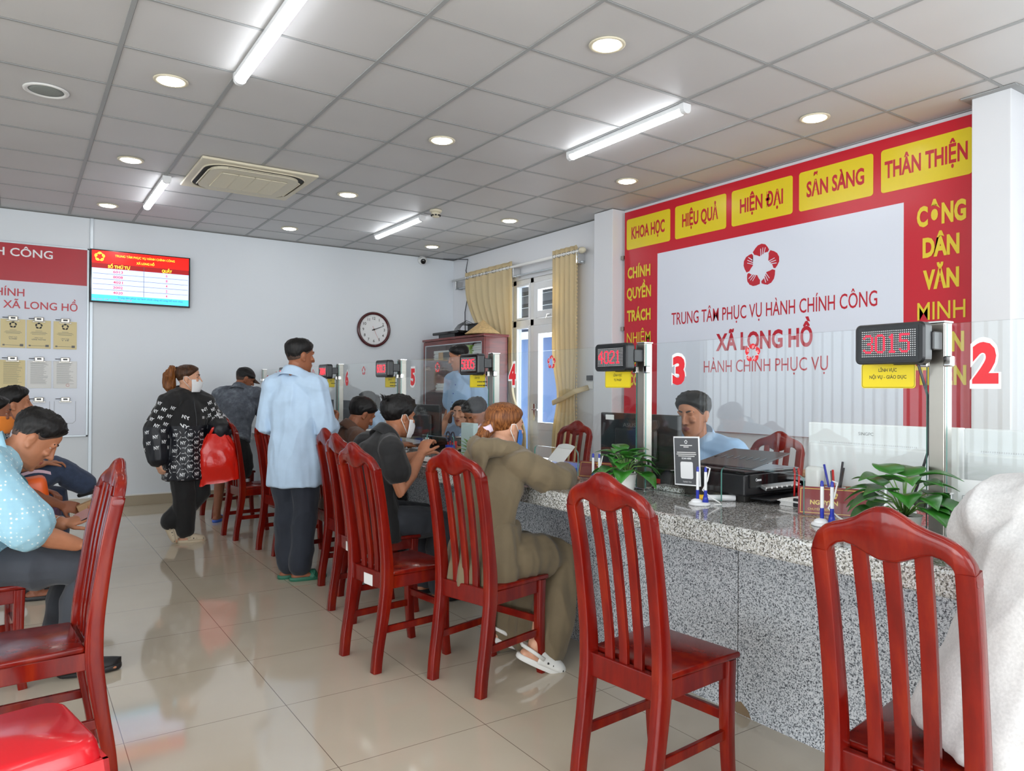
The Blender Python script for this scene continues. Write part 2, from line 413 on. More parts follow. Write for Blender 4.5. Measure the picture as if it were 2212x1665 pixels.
window('window_2', 'y', FY-0.13, -1.9, 4.2, 0.3, 2.75, 6)
window('window_3', 'x', RX+0.13, WY0, WY1, WZ0, WZ1, 2)
# pillars against the right wall, near and far side of the banner
struct(obj('pillar_near', MB().box((4.945, 1.992, 0), (RX, 2.212, CZ-0.004), 0.004), 'wall_side'))
struct(obj('pillar_far', MB().box((4.985, 5.60, 0), (RX, 5.885, CZ-0.004), 0.004), 'wall_side'))
struct(obj('pillar_trim', MB().box((4.90, 1.95, CZ-0.006), (4.947, 2.258, CZ+0.001)).box((4.945, 2.211, CZ-0.006), (RX, 2.258, CZ+0.001)).box((4.945, 1.946, CZ-0.006), (RX, 1.993, CZ+0.001)), 'ceiling_bar'))
struct(obj('trim_1', MB().box((0.650, BY-0.012, 0.12), (0.684, BY, CZ-0.01), 0.003), 'trim_metal'))
struct(obj('baseboard_back', MB().box((LX, BY-0.012, 0), (RX, BY, 0.113), 0.002), mat('baseboard_tile', (172, 160, 140), 0.2, var=0.04, vscale=3)))
struct(obj('trim_2', MB().box((LX, BY-0.016, 0.113), (RX, BY, 0.128), 0.002), 'white_plastic'))
struct(obj('baseboard_right', MB().box((RX-0.012, DY1, 0), (RX, BY, 0.113)).box((RX-0.012, 2.21, 0), (RX, DY0, 0.113)), 'baseboard_tile'))
# side door and its fixed lights, seen between the curtains
fr = MB(); X0, X1 = RX+0.02, RX+0.10
def bar(b, y0, y1, z0, z1, x0=X0, x1=X1, bev=0.004): b.box((x0, y0, z0), (x1, y1, z1), bev)
for y in (DY0+0.03, 7.25, 7.62, DY1-0.03): bar(fr, y-0.035, y+0.035, 0, DZ1)
bar(fr, DY0, DY1, DZ1-0.06, DZ1); bar(fr, DY0, DY1, 2.09, 2.17)
dr = struct(obj('door_1', fr, 'white_plastic'))
def sash(name, y0, y1, z0, z1, fw, pane_w=None):
    b = MB(); xx0, xx1 = X0-0.012, X1-0.02
    bar(b, y0, y0+fw, z0, z1, xx0, xx1); bar(b, y1-fw, y1, z0, z1, xx0, xx1); bar(b, y0+fw, y1-fw, z0, z0+fw, xx0, xx1); bar(b, y0+fw, y1-fw, z1-fw, z1, xx0, xx1)
    s = obj(name, b, 'white_gloss', dr)
    obj('pane', MB().box((X0+0.03, y0+fw, z0+fw), (X0+0.036, y1-fw, z1-fw)), 'glass', s); return s
sh = sash('transom_sash', 6.53, 7.205, 2.175, 2.60, 0.085)
obj('sash_latch', MB().box((X0-0.03, 6.86, 2.19), (X0-0.012, 6.92, 2.205), 0.003).tube([(X0-0.03, 6.9, 2.198), (X0-0.05, 6.9, 2.15)], 0.006), 'chrome', sh)
lf = sash('door_leaf', 6.53, 7.205, 0.02, 2.085, 0.10)
obj('door_panel', MB().box((X0-0.006, 6.63, 0.12), (X0+0.04, 7.105, 0.84), 0.003), 'white_gloss', lf)
obj('door_rail', MB().box((X0-0.012, 6.63, 0.84), (X0+0.05, 7.105, 0.93), 0.003), 'white_gloss', lf)
obj('door_handle', MB().box((X0-0.03, 7.14, 0.95), (X0-0.012, 7.18, 1.15), 0.004).tube([(X0-0.03, 7.16, 1.08), (X0-0.06, 7.16, 1.08), (X0-0.06, 7.05, 1.08)], 0.008), 'chrome', lf)
for (y0, y1, z0, z1) in ((7.29, 7.58, 2.175, 2.61), (7.29, 7.58, 0.05, 2.09), (7.66, 8.60, 2.175, 2.61), (7.66, 8.60, 0.05, 2.09)):
    sash('side_sash', y0, y1, z0, z1, 0.025)
# the passage outside: a blue wall with grey louvres above it
struct(obj('exterior_wall', MB().box((7.0, 4.2, -0.1), (7.1, 11.5, 2.15)), mat('blue_wall', (150, 182, 238), 0.8)))
struct(obj('exterior_floor', MB().box((RX+0.18, 3.5, -0.12), (7.1, 12, 0)), 'wall_side'))
mb = MB()
for k in range(6): mb.box((6.6, 4.2, 2.25+0.19*k), (6.72, 11.5, 2.39+0.19*k), 0.0, MX.Rotation(0.35, 3, 'Y'))
struct(obj('exterior_louvres', mb, 'dark_grey'))
MATS['dark_grey']
# ------------------------------------------------------------------ curtains at the side door
ROD_Z = 2.825; ROD_X = RX-0.10
rod = thing('curtain_rod', 'white double curtain rod above the side door', 'curtain rod', (ROD_X, 7.5, ROD_Z))
obj('rod', MB().tube([(ROD_X, 6.20, ROD_Z), (ROD_X, 9.0, ROD_Z)], 0.017, 12), 'white_plastic', rod, True, True)
obj('rod', MB().tube([(ROD_X+0.05, 6.20, ROD_Z-0.11), (ROD_X+0.05, 9.0, ROD_Z-0.11)], 0.012, 12), 'trim_metal', rod, True, True)
obj('finial', MB().lathe((ROD_X, 6.20, ROD_Z), [(0.018, 0), (0.03, 0.01), (0.036, 0.035), (0.03, 0.07), (0.016, 0.09), (0.004, 0.095)], 16, (0, -1, 0)), 'cream_plastic', rod, True, True)
for y in (6.24, 7.48, 8.9):
    obj('bracket', MB().box((ROD_X-0.012, y-0.012, ROD_Z-0.13), (ROD_X+0.099, y+0.012, ROD_Z-0.015), 0.004), 'chrome', rod, False, True)
def curtain(label, y0t, y1t, shape, nf, grp='curtains at the side door'):
    """shape(v) -> (y0, y1) of the gathered cloth at height parameter v (0 top, 1 bottom)"""
    zt, zb = 2.895, 0.06; mbc = MB(); NU = nf*8+1
    def fn(u, v):
        a, b = shape(v); z = zt+(zb-zt)*v; y = a+(b-a)*u; amp = 0.040*(0.6+0.4*(b-a)/(y1t-y0t))
        return (ROD_X+amp*math.sin(u*nf*2*PI)+0.004*math.sin(u*31+v*9), y+0.010*math.cos(u*nf*2*PI), z)
    mbc.grid(fn, NU, 40)
    t = thing('curtain', label, 'curtain', (ROD_X, (y0t+y1t)/2, zb), 0, grp)
    o = obj('cloth', mbc, 'curtain_cloth', t, True, True)
    md = o.modifiers.new('thick', 'SOLIDIFY'); md.thickness = 0.003
    rings = MB()
    for k in range(nf*2):
        u = (k+0.5)/(nf*2); y = y0t+(y1t-y0t)*u
        vs = [(ROD_X+0.021*math.cos(q*PI/6), y, ROD_Z+0.021*math.sin(q*PI/6)) for q in range(13)]
        rings.tube(vs, 0.004, 6, False)
    obj('eyelet', rings, 'chrome', t, True, True)
    return t
def sstep(t): t = max(0, min(1, t)); return t*t*(3-2*t)
def shape_left(v):    # drawn to the left side and swept towards its tie-back at the wall's far end
    z = 2.895-2.835*v
    a, b = 8.64, 7.50
    k = sstep((2.7-z)/1.45)
    b2 = 7.50-0.02*k; a2 = 8.64-0.93*k
    k2 = sstep((1.35-z)/0.6)
    return (a2-0.10*k2, b2-0.30*k2)
cl = curtain('cream eyelet curtain swept back beside the red-brown cabinet', 7.50, 8.64, shape_left, 7)
def shape_right(v):
    z = 2.895-2.835*v; k = math.exp(-((z-1.25)/0.30)**2)
    return (6.68-0.10*k, 6.24+0.02*k)
cr = curtain('cream eyelet curtain hanging straight beside the far wall pillar', 6.24, 6.68, shape_right, 5)
obj('tie_back', MB().tube([(ROD_X-0.055, 6.60, 1.17), (ROD_X-0.06, 6.42, 1.22), (ROD_X-0.05, 6.22, 1.30), (RX-0.01, 6.15, 1.345)], [(0.010, 0.03)]*4, 8), 'curtain_cloth', cr, True, True)
mb = MB(); 
for k in range(70): mb.ball((ROD_X-0.01, 6.232, 2.86-k*0.04), (0.004, 0.010, 0.016), None, 6, 4)
obj('scalloped_edge', mb, 'curtain_cloth', cr, True, True)
sw = thing('wall_switch', 'grey and white switch plate on wall by the curtain', 'switch', (RX, 6.13, 1.36))
obj('plate', MB().box((RX-0.012, 6.075, 1.33), (RX, 6.175, 1.41), 0.004), 'white_plastic', sw, False, True)
obj('meter', MB().box((RX-0.03, 6.085, 1.42), (RX, 6.165, 1.475), 0.004), 'dark_grey', sw, False, True)
# ------------------------------------------------------------------ lamps and fittings of the ceiling
def batten(x, y0, y1, label):
    t = thing('ceiling_batten', label, 'ceiling light', (x, (y0+y1)/2, CZ), 0, 'LED batten lights')
    obj('housing', MB().box((x-0.034, y0, CZ-0.030), (x+0.034, y1, CZ), 0.004), 'white_gloss', t, False, True)
    b = MB(); pr = [(0.031*math.cos(a), -0.033*abs(math.sin(a))**0.8-0.028) for a in [PI*k/10 for k in range(11)]]
    for k in range(10):
        (xa, za), (xb, zb) = pr[k], pr[k+1]
        b.quad((x+xa, y0+0.03, CZ+za), (x+xb, y0+0.03, CZ+zb), (x+xb, y1-0.03, CZ+zb), (x+xa, y1-0.03, CZ+za))
    b.face([b.bm.verts.new((x+p, y0+0.03, CZ+q)) for p, q in pr]); b.face([b.bm.verts.new((x+p, y1-0.03, CZ+q)) for p, q in pr])
    obj('diffuser', b, 'light_on', t, True, True)
    for ya, yb in ((y0-0.002, y0+0.032), (y1-0.032, y1+0.002)):
        e = MB(); e.prism([(x+p*1.10, ya, CZ+q*1.04) for p, q in pr]+[(x-0.035, ya, CZ), (x+0.035, ya, CZ)], (0, yb-ya, 0)); obj('end_cap', e, 'white_gloss', t, False, True)
for x, nm in ((1.072, 'left'), (3.545, 'right')):
    batten(x, 3.28, 4.48, {'left': 'long lit batten light at the top edge of the photo', 'right': 'lit batten light on the ceiling before the big red banner'}[nm])
    batten(x, 6.97, 8.17, {'left': 'short-looking lit batten light beside the ceiling air conditioner', 'right': 'lit batten light beside the smoke detector'}[nm])
    batten(x, -0.40, 0.80, {'left': 'lit batten light over the photographer', 'right': 'lit batten light over the near end of the counter'}[nm])
for y in (-0.4, 3.28, 6.97): batten(-1.98, y, y+1.2, 'lit batten light over the waiting area on the left, outside the picture')
DL = {}
def downlight(x, y, label):
    t = thing('downlight', label, 'ceiling light', (x, y, CZ), 0, 'round downlights')
    obj('trim_ring', MB().lathe((x, y, CZ), [(0.098, 0), (0.098, -0.004), (0.09, -0.008), (0.072, -0.004), (0.068, 0.0)], 28, None), 'cream_plastic', t, True, True)
    obj('lens', MB().lathe((x, y, CZ-0.006), [(0.070, 0), (0.068, -0.003), (0.03, -0.006), (0.001, -0.006)], 24), 'down_on', t, True, True)
LB = {(0, 0): 'downlight on the left, beyond the loudspeaker grille', (0, 1): 'downlight at left, just beyond the air conditioner line', (0, 2): 'leftmost downlight, close to the back wall above the screen',
      (1, 0): 'large bright downlight near the top middle of the ceiling', (1, 1): 'downlight between the two long batten lights', (1, 2): 'downlight to the right of the air conditioner', (1, 3): 'small downlight close to the back wall above the clock',
      (2, 0): 'downlight in front of the yellow SAN SANG panel', (2, 1): 'downlight in front of the far end of the banner', (2, 2): 'downlight to the right of the smoke detector', (2, 3): 'farthest downlight, near the corner camera'}
for i, x in enumerate((0.754, 2.594, 4.436)):
    for j, y in enumerate((2.965, 4.797, 6.655, 8.45)):
        if i == 0:
            if j == 0: continue
            downlight(x, y, LB[(0, j-1)])
        else: downlight(x, y, LB[(i, j)])
spk = thing('ceiling_speaker', 'round grey loudspeaker grille in the ceiling', 'speaker', (0.14, 5.40, CZ))
obj('rim', MB().lathe((0.14, 5.40, CZ), [(0.125, 0), (0.123, -0.006), (0.11, -0.010), (0.098, -0.006), (0.096, 0)], 32), 'white_plastic', spk, True, True)
obj('grille', MB().lathe((0.14, 5.40, CZ-0.002), [(0.098, 0), (0.07, -0.005), (0.001, -0.007)], 32), mat('grille_grey', (142, 148, 144), 0.6), spk, True, True)
spk2 = thing('smoke_detector', 'beige smoke detector on the ceiling by a batten light', 'smoke detector', (3.557, 6.70, CZ))
obj('base', MB().lathe((3.557, 6.70, CZ), [(0.062, 0), (0.064, -0.012), (0.058, -0.022), (0.05, -0.024)], 24), 'cream_plastic', spk2, True, True)
obj('chamber', MB().lathe((3.557, 6.70, CZ-0.022), [(0.048, 0), (0.042, -0.03), (0.036, -0.05), (0.02, -0.056), (0.001, -0.057)], 24), 'cream_plastic', spk2, True, True)
mb = MB()
for k in range(8):
    a = k*PI/4+0.3; c = V((3.557+0.041*math.cos(a), 6.70+0.041*math.sin(a), CZ-0.058)); mb.box(c-V((0.011, 0.011, 0.006)), c+V((0.011, 0.011, 0.006)), 0, MX.Rotation(a, 3, 'Z'))
obj('smoke_slot', mb, 'dark_slot', spk2, False, True)
cctv = thing('dome_camera', 'white dome security camera high on the back wall near the corner', 'camera', (4.64, BY, 3.10))
obj('mount', MB().lathe((4.64, BY, 3.10), [(0.055, 0), (0.055, 0.03), (0.04, 0.045)], 20, (0, -1, 0)), 'white_plastic', cctv, True, True)
obj('body', MB().ball((4.63, BY-0.075, 3.085), 0.055), 'white_plastic', cctv, True, True)
obj('lens', MB().lathe((4.615, BY-0.112, 3.068), [(0.036, 0), (0.036, 0.016), (0.02, 0.022), (0.001, 0.024)], 18, (-0.35, -0.85, -0.35)), 'black_gloss', cctv, True, True)
cb = obj('camera_cable', MB().tube([(4.98, BY-0.01, 3.15), (5.13, 8.72, 3.10), (5.135, 8.78, 2.95), (5.135, 8.70, 2.80), (5.135, 8.74, 2.55), (5.135, 8.80, 2.38), (5.13, 8.78, 2.10)], 0.006, 6), 'dark_grey', None, True)
tag(cb, 'thin black cable hanging down the wall in the corner', 'cable')
# cassette air conditioner
AX0, AX1, AY0, AY1 = 1.205, 2.150, 6.185, 7.145
ac = thing('ceiling_air_conditioner', 'cream cassette air conditioner in the ceiling with louvred grille', 'air conditioner', ((AX0+AX1)/2, (AY0+AY1)/2, CZ))
cxa, cya = (AX0+AX1)/2, (AY0+AY1)/2
obj('panel', MB().box((AX0, AY0, CZ-0.022), (AX1, AY1, CZ), 0.008), 'cream_plastic', ac, False, True)
def ring_poly(w_, h_, r_, n=6): return [(cxa+x, cya+y) for x, y in rrect(w_, h_, r_, n)]
def ring_band(b, o, i, z0, z1):
    n = len(o)
    for k in range(n):
        a, c = o[k], o[(k+1) % n]; d, e = i[k], i[(k+1) % n]
        b.quad((a[0], a[1], z0), (c[0], c[1], z0), (e[0], e[1], z1), (d[0], d[1], z1))
b = MB(); ring_band(b, ring_poly(0.83, 0.83, 0.18), ring_poly(0.73, 0.73, 0.14), CZ-0.0225, CZ-0.0228); obj('air_slot', b, 'dark_slot', ac, False, True)
b = MB(); ring_band(b, ring_poly(0.845, 0.845, 0.185), ring_poly(0.828, 0.828, 0.18), CZ-0.022, CZ-0.030); obj('slot_rim', b, 'cream_plastic', ac, False, True)
b = MB(); b.prism([(x, y, CZ-0.044) for x, y in ring_poly(0.73, 0.73, 0.14)], (0, 0, 0.022)); obj('centre_panel', b, 'cream_plastic', ac, False, True)
for k in range(4):
    m4 = MX.Rotation(k*PI/2, 3, 'Z'); b = MB(); b.box((-0.25, -0.385, -0.05), (0.25, -0.345, -0.042), 0.003, MX.Rotation(0.5, 3, 'X'))
    for v in b.bm.verts: v.co = m4 @ v.co+V((cxa, cya, CZ+0.012))
    obj('flap', b, 'cream_plastic', ac, False, True)
b = MB()
for k in range(30): y = cya-0.235+0.47*k/29; b.box((cxa-0.27, y-0.005, CZ-0.052), (cxa+0.27, y+0.005, CZ-0.044))
for x in (-0.27, -0.135, 0, 0.135, 0.27): b.box((cxa+x-0.003, cya-0.24, CZ-0.053), (cxa+x+0.003, cya+0.24, CZ-0.0445))
obj('intake_grille', b, 'cream_plastic', ac, False, True)
obj('grille_back', MB().box((cxa-0.272, cya-0.242, CZ-0.0455), (cxa+0.272, cya+0.242, CZ-0.0442)), 'dark_slot', ac, False, True)
# ================================================================== wall-hung things
UXB, UYB = V((0, -1, 0)), V((0, 0, 1))     # reading directions on the right wall (seen from inside)
BXF = 5.098                                   # the banner's front face
ban = thing('wall_banner', 'huge red and white printed banner of the public service centre on the right wall', 'banner', (5.11, 3.91, 0.96))
obj('backing', MB().box((5.10, 2.216, 0.96), (RX-0.001, 5.545, 3.112), 0.001), 'red_print', ban, False, True)
obj('white_field', MB().box((BXF, 2.718, 0.962), (5.10, 5.082, 2.631)), 'banner_white', ban, False, True)
for lb, a, b_ in (('KHOA HỌC', 5.513, 4.919), ('HIỆU QUẢ', 4.856, 4.259), ('HIỆN ĐẠI', 4.200, 3.600), ('SẴN SÀNG', 3.542, 2.938), ('THÂN THIỆN', 2.880, 2.276)):
    m_ = MB(); cy_ = (a+b_)/2; m_.prism([(BXF-0.0005, cy_-x, 2.88+y) for x, y in rrect(a-b_, 0.305, 0.022)], (0.0025, 0, 0)); p_ = obj('yellow_panel', m_, 'yellow_print', ban, False, True)
    plane_part('lettering', [(lb, {'HIỆU QUẢ': 0.42, 'KHOA HỌC': 0.455, 'HIỆN ĐẠI': 0.425, 'SẴN SÀNG': 0.47, 'THÂN THIỆN': 0.55}[lb], 0.115, (BXF-0.0012, cy_, 2.83), UXB, UYB, 0.03)], 'red_text', p_, True)
def line(s, y0, y1, z0, z1, bold=0.03): return (s, abs(y0-y1), z1-z0, (BXF-0.0012, (y0+y1)/2, z0), UXB, UYB, bold)
plane_part('lettering', [line('TRUNG TÂM PHỤC VỤ HÀNH CHÍNH CÔNG', 4.895, 2.904, 1.932, 2.045, 0.016), line('XÃ LONG HỒ', 4.364, 3.419, 1.672, 1.812, 0.035)], 'red_text', ban, True)
plane_part('lettering', [line('HÀNH CHÍNH PHỤC VỤ', 4.501, 3.288, 1.48, 1.585, 0.0)], 'red_text', ban, True)
plane_part('lettering', [line(s, a, b_, z0, z1, 0.035) for s, a, b_, z0, z1 in (('CHÍNH', 5.496, 5.176, 2.44, 2.545), ('QUYỀN', 5.506, 5.166, 2.235, 2.34), ('TRÁCH', 5.502, 5.17, 2.01, 2.115), ('NHIỆM', 5.503, 5.169, 1.792, 1.895), ('VÀ', 5.44, 5.23, 1.58, 1.685), ('CÔNG', 5.485, 5.152, 1.37, 1.475))], 'yellow_text', ban, True)
plane_part('lettering', [line(s, a, b_, z0, z1, 0.045) for s, a, b_, z0, z1 in (('CÔNG', 2.627, 2.312, 2.445, 2.572), ('DÂN', 2.588, 2.352, 2.232, 2.355), ('VĂN', 2.585, 2.354, 2.015, 2.135), ('MINH', 2.622, 2.315, 1.805, 1.925), ('THÂN', 2.627, 2.322, 1.592, 1.712), ('THIỆN', 2.630, 2.309, 1.372, 1.49))], 'yellow_text', ban, True)
emblem('emblem', 0.182, (BXF-0.0012, 3.897, 2.352), UXB, UYB, 'red_text', ban, 'banner_white', True)
for z in (2.66, 1.94): tag(obj('wall_clip', MB().box((5.09, 5.552, z-0.02), (RX-0.001, 5.592, z+0.02), 0.003), 'metal_clip'), 'small metal clip at the banner edge, %s of two' % ('upper' if z > 2.3 else 'lower'), 'clip', 'banner clips')
bx_ = thing('storage_box', 'low pale box on the floor under the banner behind the officer', 'box', (4.75, 3.0, 0))
obj('carton', MB().box((4.45, 2.55, 0), (5.05, 3.15, 0.74), 0.006), mat('pale_box', (214, 212, 200), 0.6), bx_, False, True)
obj('lid', MB().box((4.43, 2.53, 0.74), (5.07, 3.17, 0.765), 0.004), 'wood_box', bx_, False, True)
# notice board on the back wall
UXF, UYF = V((1, 0, 0)), V((0, 0, 1)); YB = BY-0.022
nb = thing('notice_board', 'white and red notice board of administrative procedures on the back wall', 'notice board', (-0.6, BY, 0.8))
obj('board', MB().box((-1.75, BY-0.020, 0.80), (0.632, BY-0.001, 2.795), 0.001), 'board_white', nb, False, True)
obj('frame', MB().box((-1.76, BY-0.026, 0.785), (0.645, BY-0.001, 0.803), 0.002).box((-1.76, BY-0.026, 2.79), (0.645, BY-0.001, 2.808), 0.002).box((0.625, BY-0.026, 0.785), (0.645, BY-0.001, 2.808), 0.002), 'trim_metal', nb, False, True)
obj('red_header', MB().box((-1.745, BY-0.0215, 2.405), (0.624, BY-0.019, 2.79)), 'board_red', nb, False, True)
plane_part('lettering', [('THỦ TỤC HÀNH CHÍNH CÔNG', 1.80, 0.082, (-0.59, YB, 2.662), UXF, UYF, 0.012)], 'sticker_white', nb, True)
plane_part('lettering', [('THỦ TỤC HÀNH CHÍNH', 1.15, 0.078, (-0.511, YB, 2.25), UXF, UYF, 0.010), ('ỦY BAN NHÂN DÂN XÃ LONG HỒ', 1.66, 0.078, (-0.291, YB, 2.125), UXF, UYF, 0.010)], 'red_text', nb, True)
def clip(x, z, label):
    t = thing('bulldog_clip', label, 'clip', (x, YB, z), 0, 'metal clips on the notice board')
    obj('jaw', MB().box((x-0.058, YB-0.014, z-0.036), (x+0.058, YB, z-0.026), 0.002).box((x-0.042, YB-0.024, z-0.030), (x+0.042, YB-0.002, z+0.018), 0.006), 'metal_clip', t, False, True)
    obj('spring', MB().tube([(x-0.09, YB-0.012, z), (x+0.045, YB-0.012, z)], 0.004, 6).box((x-0.02, YB-0.028, z-0.012), (x+0.02, YB-0.022, z+0.006), 0.002), 'dark_grey', t, False, True)
def bars(b, x0, x1, zs, y=YB-0.0055, h=0.003, rnd=None):
    for z in zs:
        e = x1-(rnd.random()*0.05 if rnd else 0)
        b.quad((x0, y, z), (e, y, z), (e, y, z+h), (x0, y, z+h))
rnd = random.Random(3)
cols = (-0.40+0.0, -0.135, 0.0885, 0.324)
for (x0, s1) in ((-0.137, 'TƯ PHÁP'), (0.0865, 'CÔNG THƯƠNG'), (0.322, 'Y TẾ')):
    nm = {'TƯ PHÁP': 'justice', 'CÔNG THƯƠNG': 'trade', 'Y TẾ': 'health'}[s1]
    pos = {'TƯ PHÁP': 'left', 'CÔNG THƯƠNG': 'middle', 'Y TẾ': 'right'}[s1]
    t = thing('procedure_booklet', 'cream booklet headed %s in the upper row of the notice board' % s1, 'booklet', (x0+0.106, YB, 1.72), 0, 'booklets on the notice board')
    obj('cover', MB().box((x0, YB-0.005, 1.716), (x0+0.212, YB-0.0005, 2.010), 0.001), 'paper_yellow', t, False, True)
    b = MB(); cx_ = x0+0.106
    for k, (w_, z) in enumerate(((0.06, 1.897), (0.13, 1.884), (0.15, 1.873), (0.12, 1.862), (0.16, 1.742))): bars(b, cx_-w_/2, cx_+w_/2, [z])
    b.box((x0+0.018, YB-0.0056, 1.737), (x0+0.036, YB-0.0052, 1.752)); b.box((x0+0.165, YB-0.0056, 1.733), (x0+0.195, YB-0.0052, 1.757))
    text_to(b, 'LĨNH VỰC', 0.075, 0.0085, (cx_, YB-0.0056, 1.822), UXF, UYF, 0.02); text_to(b, s1, 0.07 if len(s1) < 9 else 0.125, 0.0105, (cx_, YB-0.0056, 1.803), UXF, UYF, 0.03)
    obj('print', b, 'print_grey', t, False, True)
    emblem('emblem', 0.034, (cx_, YB-0.0056, 1.953), UXF, UYF, 'print_black', t, None, True)
    clip(x0+0.106, 2.025, 'metal clip holding the %s cream booklet of the upper row' % pos)
for (x0, m_, nm) in ((-0.139, 'paper_yellow', 'cream sheet of text'), (0.092, 'paper', 'white sheet of text'), (0.324, 'paper', 'white sheet of text with a red stamp')):
    t = thing('notice_sheet', '%s, second row of the notice board' % nm, 'paper', (x0+0.108, YB, 1.30), 0, 'sheets on the notice board')
    obj('sheet', MB().box((x0, YB-0.005, 1.302), (x0+0.215, YB-0.0005, 1.590), 0.001), m_, t, False, True)
    b = MB(); bars(b, x0+0.03, x0+0.19, [1.565-0.0098*k for k in range(23)], YB-0.0055, 0.0022, rnd); obj('print', b, 'print_grey', t, False, True)
    if 'stamp' in nm:
        b = MB(); b.tube([(x0+0.13+0.014*math.cos(a), YB-0.006, 1.335+0.014*math.sin(a)) for a in [k*PI/8 for k in range(17)]], 0.0012, 5, False); obj('stamp', b, 'pen_red', t, False, True)
    clip(x0+0.106, 1.610, 'metal clip holding the %s of the second row' % nm)
for x in (0.198, 0.435):
    clip(x, 1.19, 'empty metal clip of the bottom row, %s of two' % ('left' if x < 0.3 else 'right'))
    b = MB(); pts = [(x-0.10, 1.165), (x-0.10, 0.945), (x-0.085, 0.93), (x+0.07, 0.93), (x+0.095, 0.955), (x+0.095, 1.165)]
    b.tube([(p, YB-0.0005, q) for p, q in pts], 0.0012, 5, False); o_ = obj('card_holder', b, 'print_grey', None, False, True); o_.parent = nb; o_.data.transform(MX.Translation(-wloc(nb)))
# queue screen
tv = thing('queue_screen', 'wall-hung television showing the red and white queue number table', 'television', (1.14, BY, 2.24))
obj('bezel', MB().box((0.648, BY-0.075, 2.232), (1.650, BY-0.030, 2.806), 0.004), 'black_gloss', tv, False, True)
obj('mount', MB().box((0.95, BY-0.035, 2.40), (1.35, BY, 2.65), 0.004), 'dark_grey', tv, False, True)
TY = BY-0.0757
def lit(name, col, s=1.0): return mat(name, col, 0.2, emit=col, estr=s)
def scr(z0, z1, x0=0.664, x1=1.634, d=0.0): b = MB(); b.quad((x0, TY-d, z0), (x1, TY-d, z0), (x1, TY-d, z1), (x0, TY-d, z1)); return b
b = scr(2.250, 2.795); sc_ = obj('screen', b, lit('screen_blue', (196, 208, 246), 0.75), tv, False, True)
obj('screen_header', scr(2.655, 2.795, d=0.0004), lit('screen_red', (214, 20, 10), 0.8), sc_, False, True)
obj('screen_column_header', scr(2.605, 2.658, d=0.0006), lit('screen_darkred', (150, 10, 14), 0.7), sc_, False, True)
obj('screen_ticker', scr(2.250, 2.318, d=0.0006), lit('screen_cyan', (70, 200, 240), 0.8), sc_, False, True)
b = MB()
for z in (2.545, 2.488, 2.431, 2.374): b.quad((0.675, TY-0.0008, z), (1.625, TY-0.0008, z), (1.625, TY-0.0008, z+0.0035), (0.675, TY-0.0008, z+0.0035))
b.quad((1.168, TY-0.0008, 2.318), (1.172, TY-0.0008, 2.318), (1.172, TY-0.0008, 2.655), (1.168, TY-0.0008, 2.655))
obj('table_rule', b, 'print_grey', sc_, False, True)
def tl(s, w_, h_, x, z, bold=0.02): return (s, w_, h_, (x, TY-0.001, z), UXF, UYF, bold)
plane_part('lettering', [tl('TRUNG TÂM PHỤC VỤ HÀNH CHÍNH CÔNG', 0.60, 0.024, 1.185, 2.738), tl('XÃ LONG HỒ', 0.18, 0.024, 1.185, 2.678), tl('SỐ THỨ TỰ', 0.215, 0.030, 0.925, 2.614, 0.03), tl('QUẦY', 0.105, 0.030, 1.405, 2.614, 0.03)], lit('screen_yellow', (250, 226, 60), 1.0), sc_, True)
rows = [('6013', '6'), ('8008', '8'), ('4021', '4'), ('2002', '2'), ('4020', '4')]
plane_part('lettering', [tl(a, 0.095, 0.026, 0.915, 2.562-0.057*k) for k, (a, c) in enumerate(rows)]+[tl(c, 0.018, 0.026, 1.402, 2.562-0.057*k) for k, (a, c) in enumerate(rows)], lit('screen_digit', (206, 60, 90), 0.7), sc_, True)
plane_part('lettering', [tl('Trung tâm phục vụ hành chính công xã Long Hồ kính chào', 0.66, 0.019, 1.245, 2.288, 0.0)], lit('screen_navy', (40, 70, 130), 0.5), sc_, True)
plane_part('lettering', [tl('ứng thực: Giờ đón tiếp: 6013 8008', 0.38, 0.018, 0.86, 2.262, 0.0)], lit('screen_redtext', (190, 60, 80), 0.6), sc_, True)
emblem('emblem', 0.052, (0.738, TY-0.001, 2.728), UXF, UYF, MATS['screen_yellow'], sc_, None, True)
# clock
ck = thing('wall_clock', 'round wall clock with dark red rim and white face', 'clock', (3.937, BY, 2.10))
CKC = V((3.937, BY, 2.103))
obj('rim', MB().lathe(CKC, [(0.232, 0.0), (0.236, 0.02), (0.230, 0.04), (0.214, 0.045), (0.200, 0.034), (0.198, 0.02)], 48, (0, -1, 0)), mat('clock_rim', (74, 20, 26), 0.25, coat=0.4), ck, True, True)
obj('dial', MB().lathe(CKC, [(0.204, 0.0), (0.204, 0.020), (0.001, 0.021)], 48, (0, -1, 0)), 'white_gloss', ck, False, True)
YD = BY-0.0225
plane_part('numeral', [(str(h), None, 0.036, (CKC.x+0.150*math.sin(h*PI/6), YD, CKC.z+0.150*math.cos(h*PI/6)-0.018), UXF, UYF, 0.01) for h in range(1, 13)], 'print_black', ck, True)
b = MB()
for k in range(60):
    a = k*PI/30; u_ = V((math.sin(a), 0, math.cos(a))); v_ = V((math.cos(a), 0, -math.sin(a))); hw = 0.0022 if k % 5 == 0 else 0.001; c0 = V((CKC.x, YD, CKC.z))
    b.quad(c0+u_*0.184-v_*hw, c0+u_*0.184+v_*hw, c0+u_*0.194+v_*hw, c0+u_*0.194-v_*hw)
obj('minute_mark', b, 'print_black', ck, False, True)
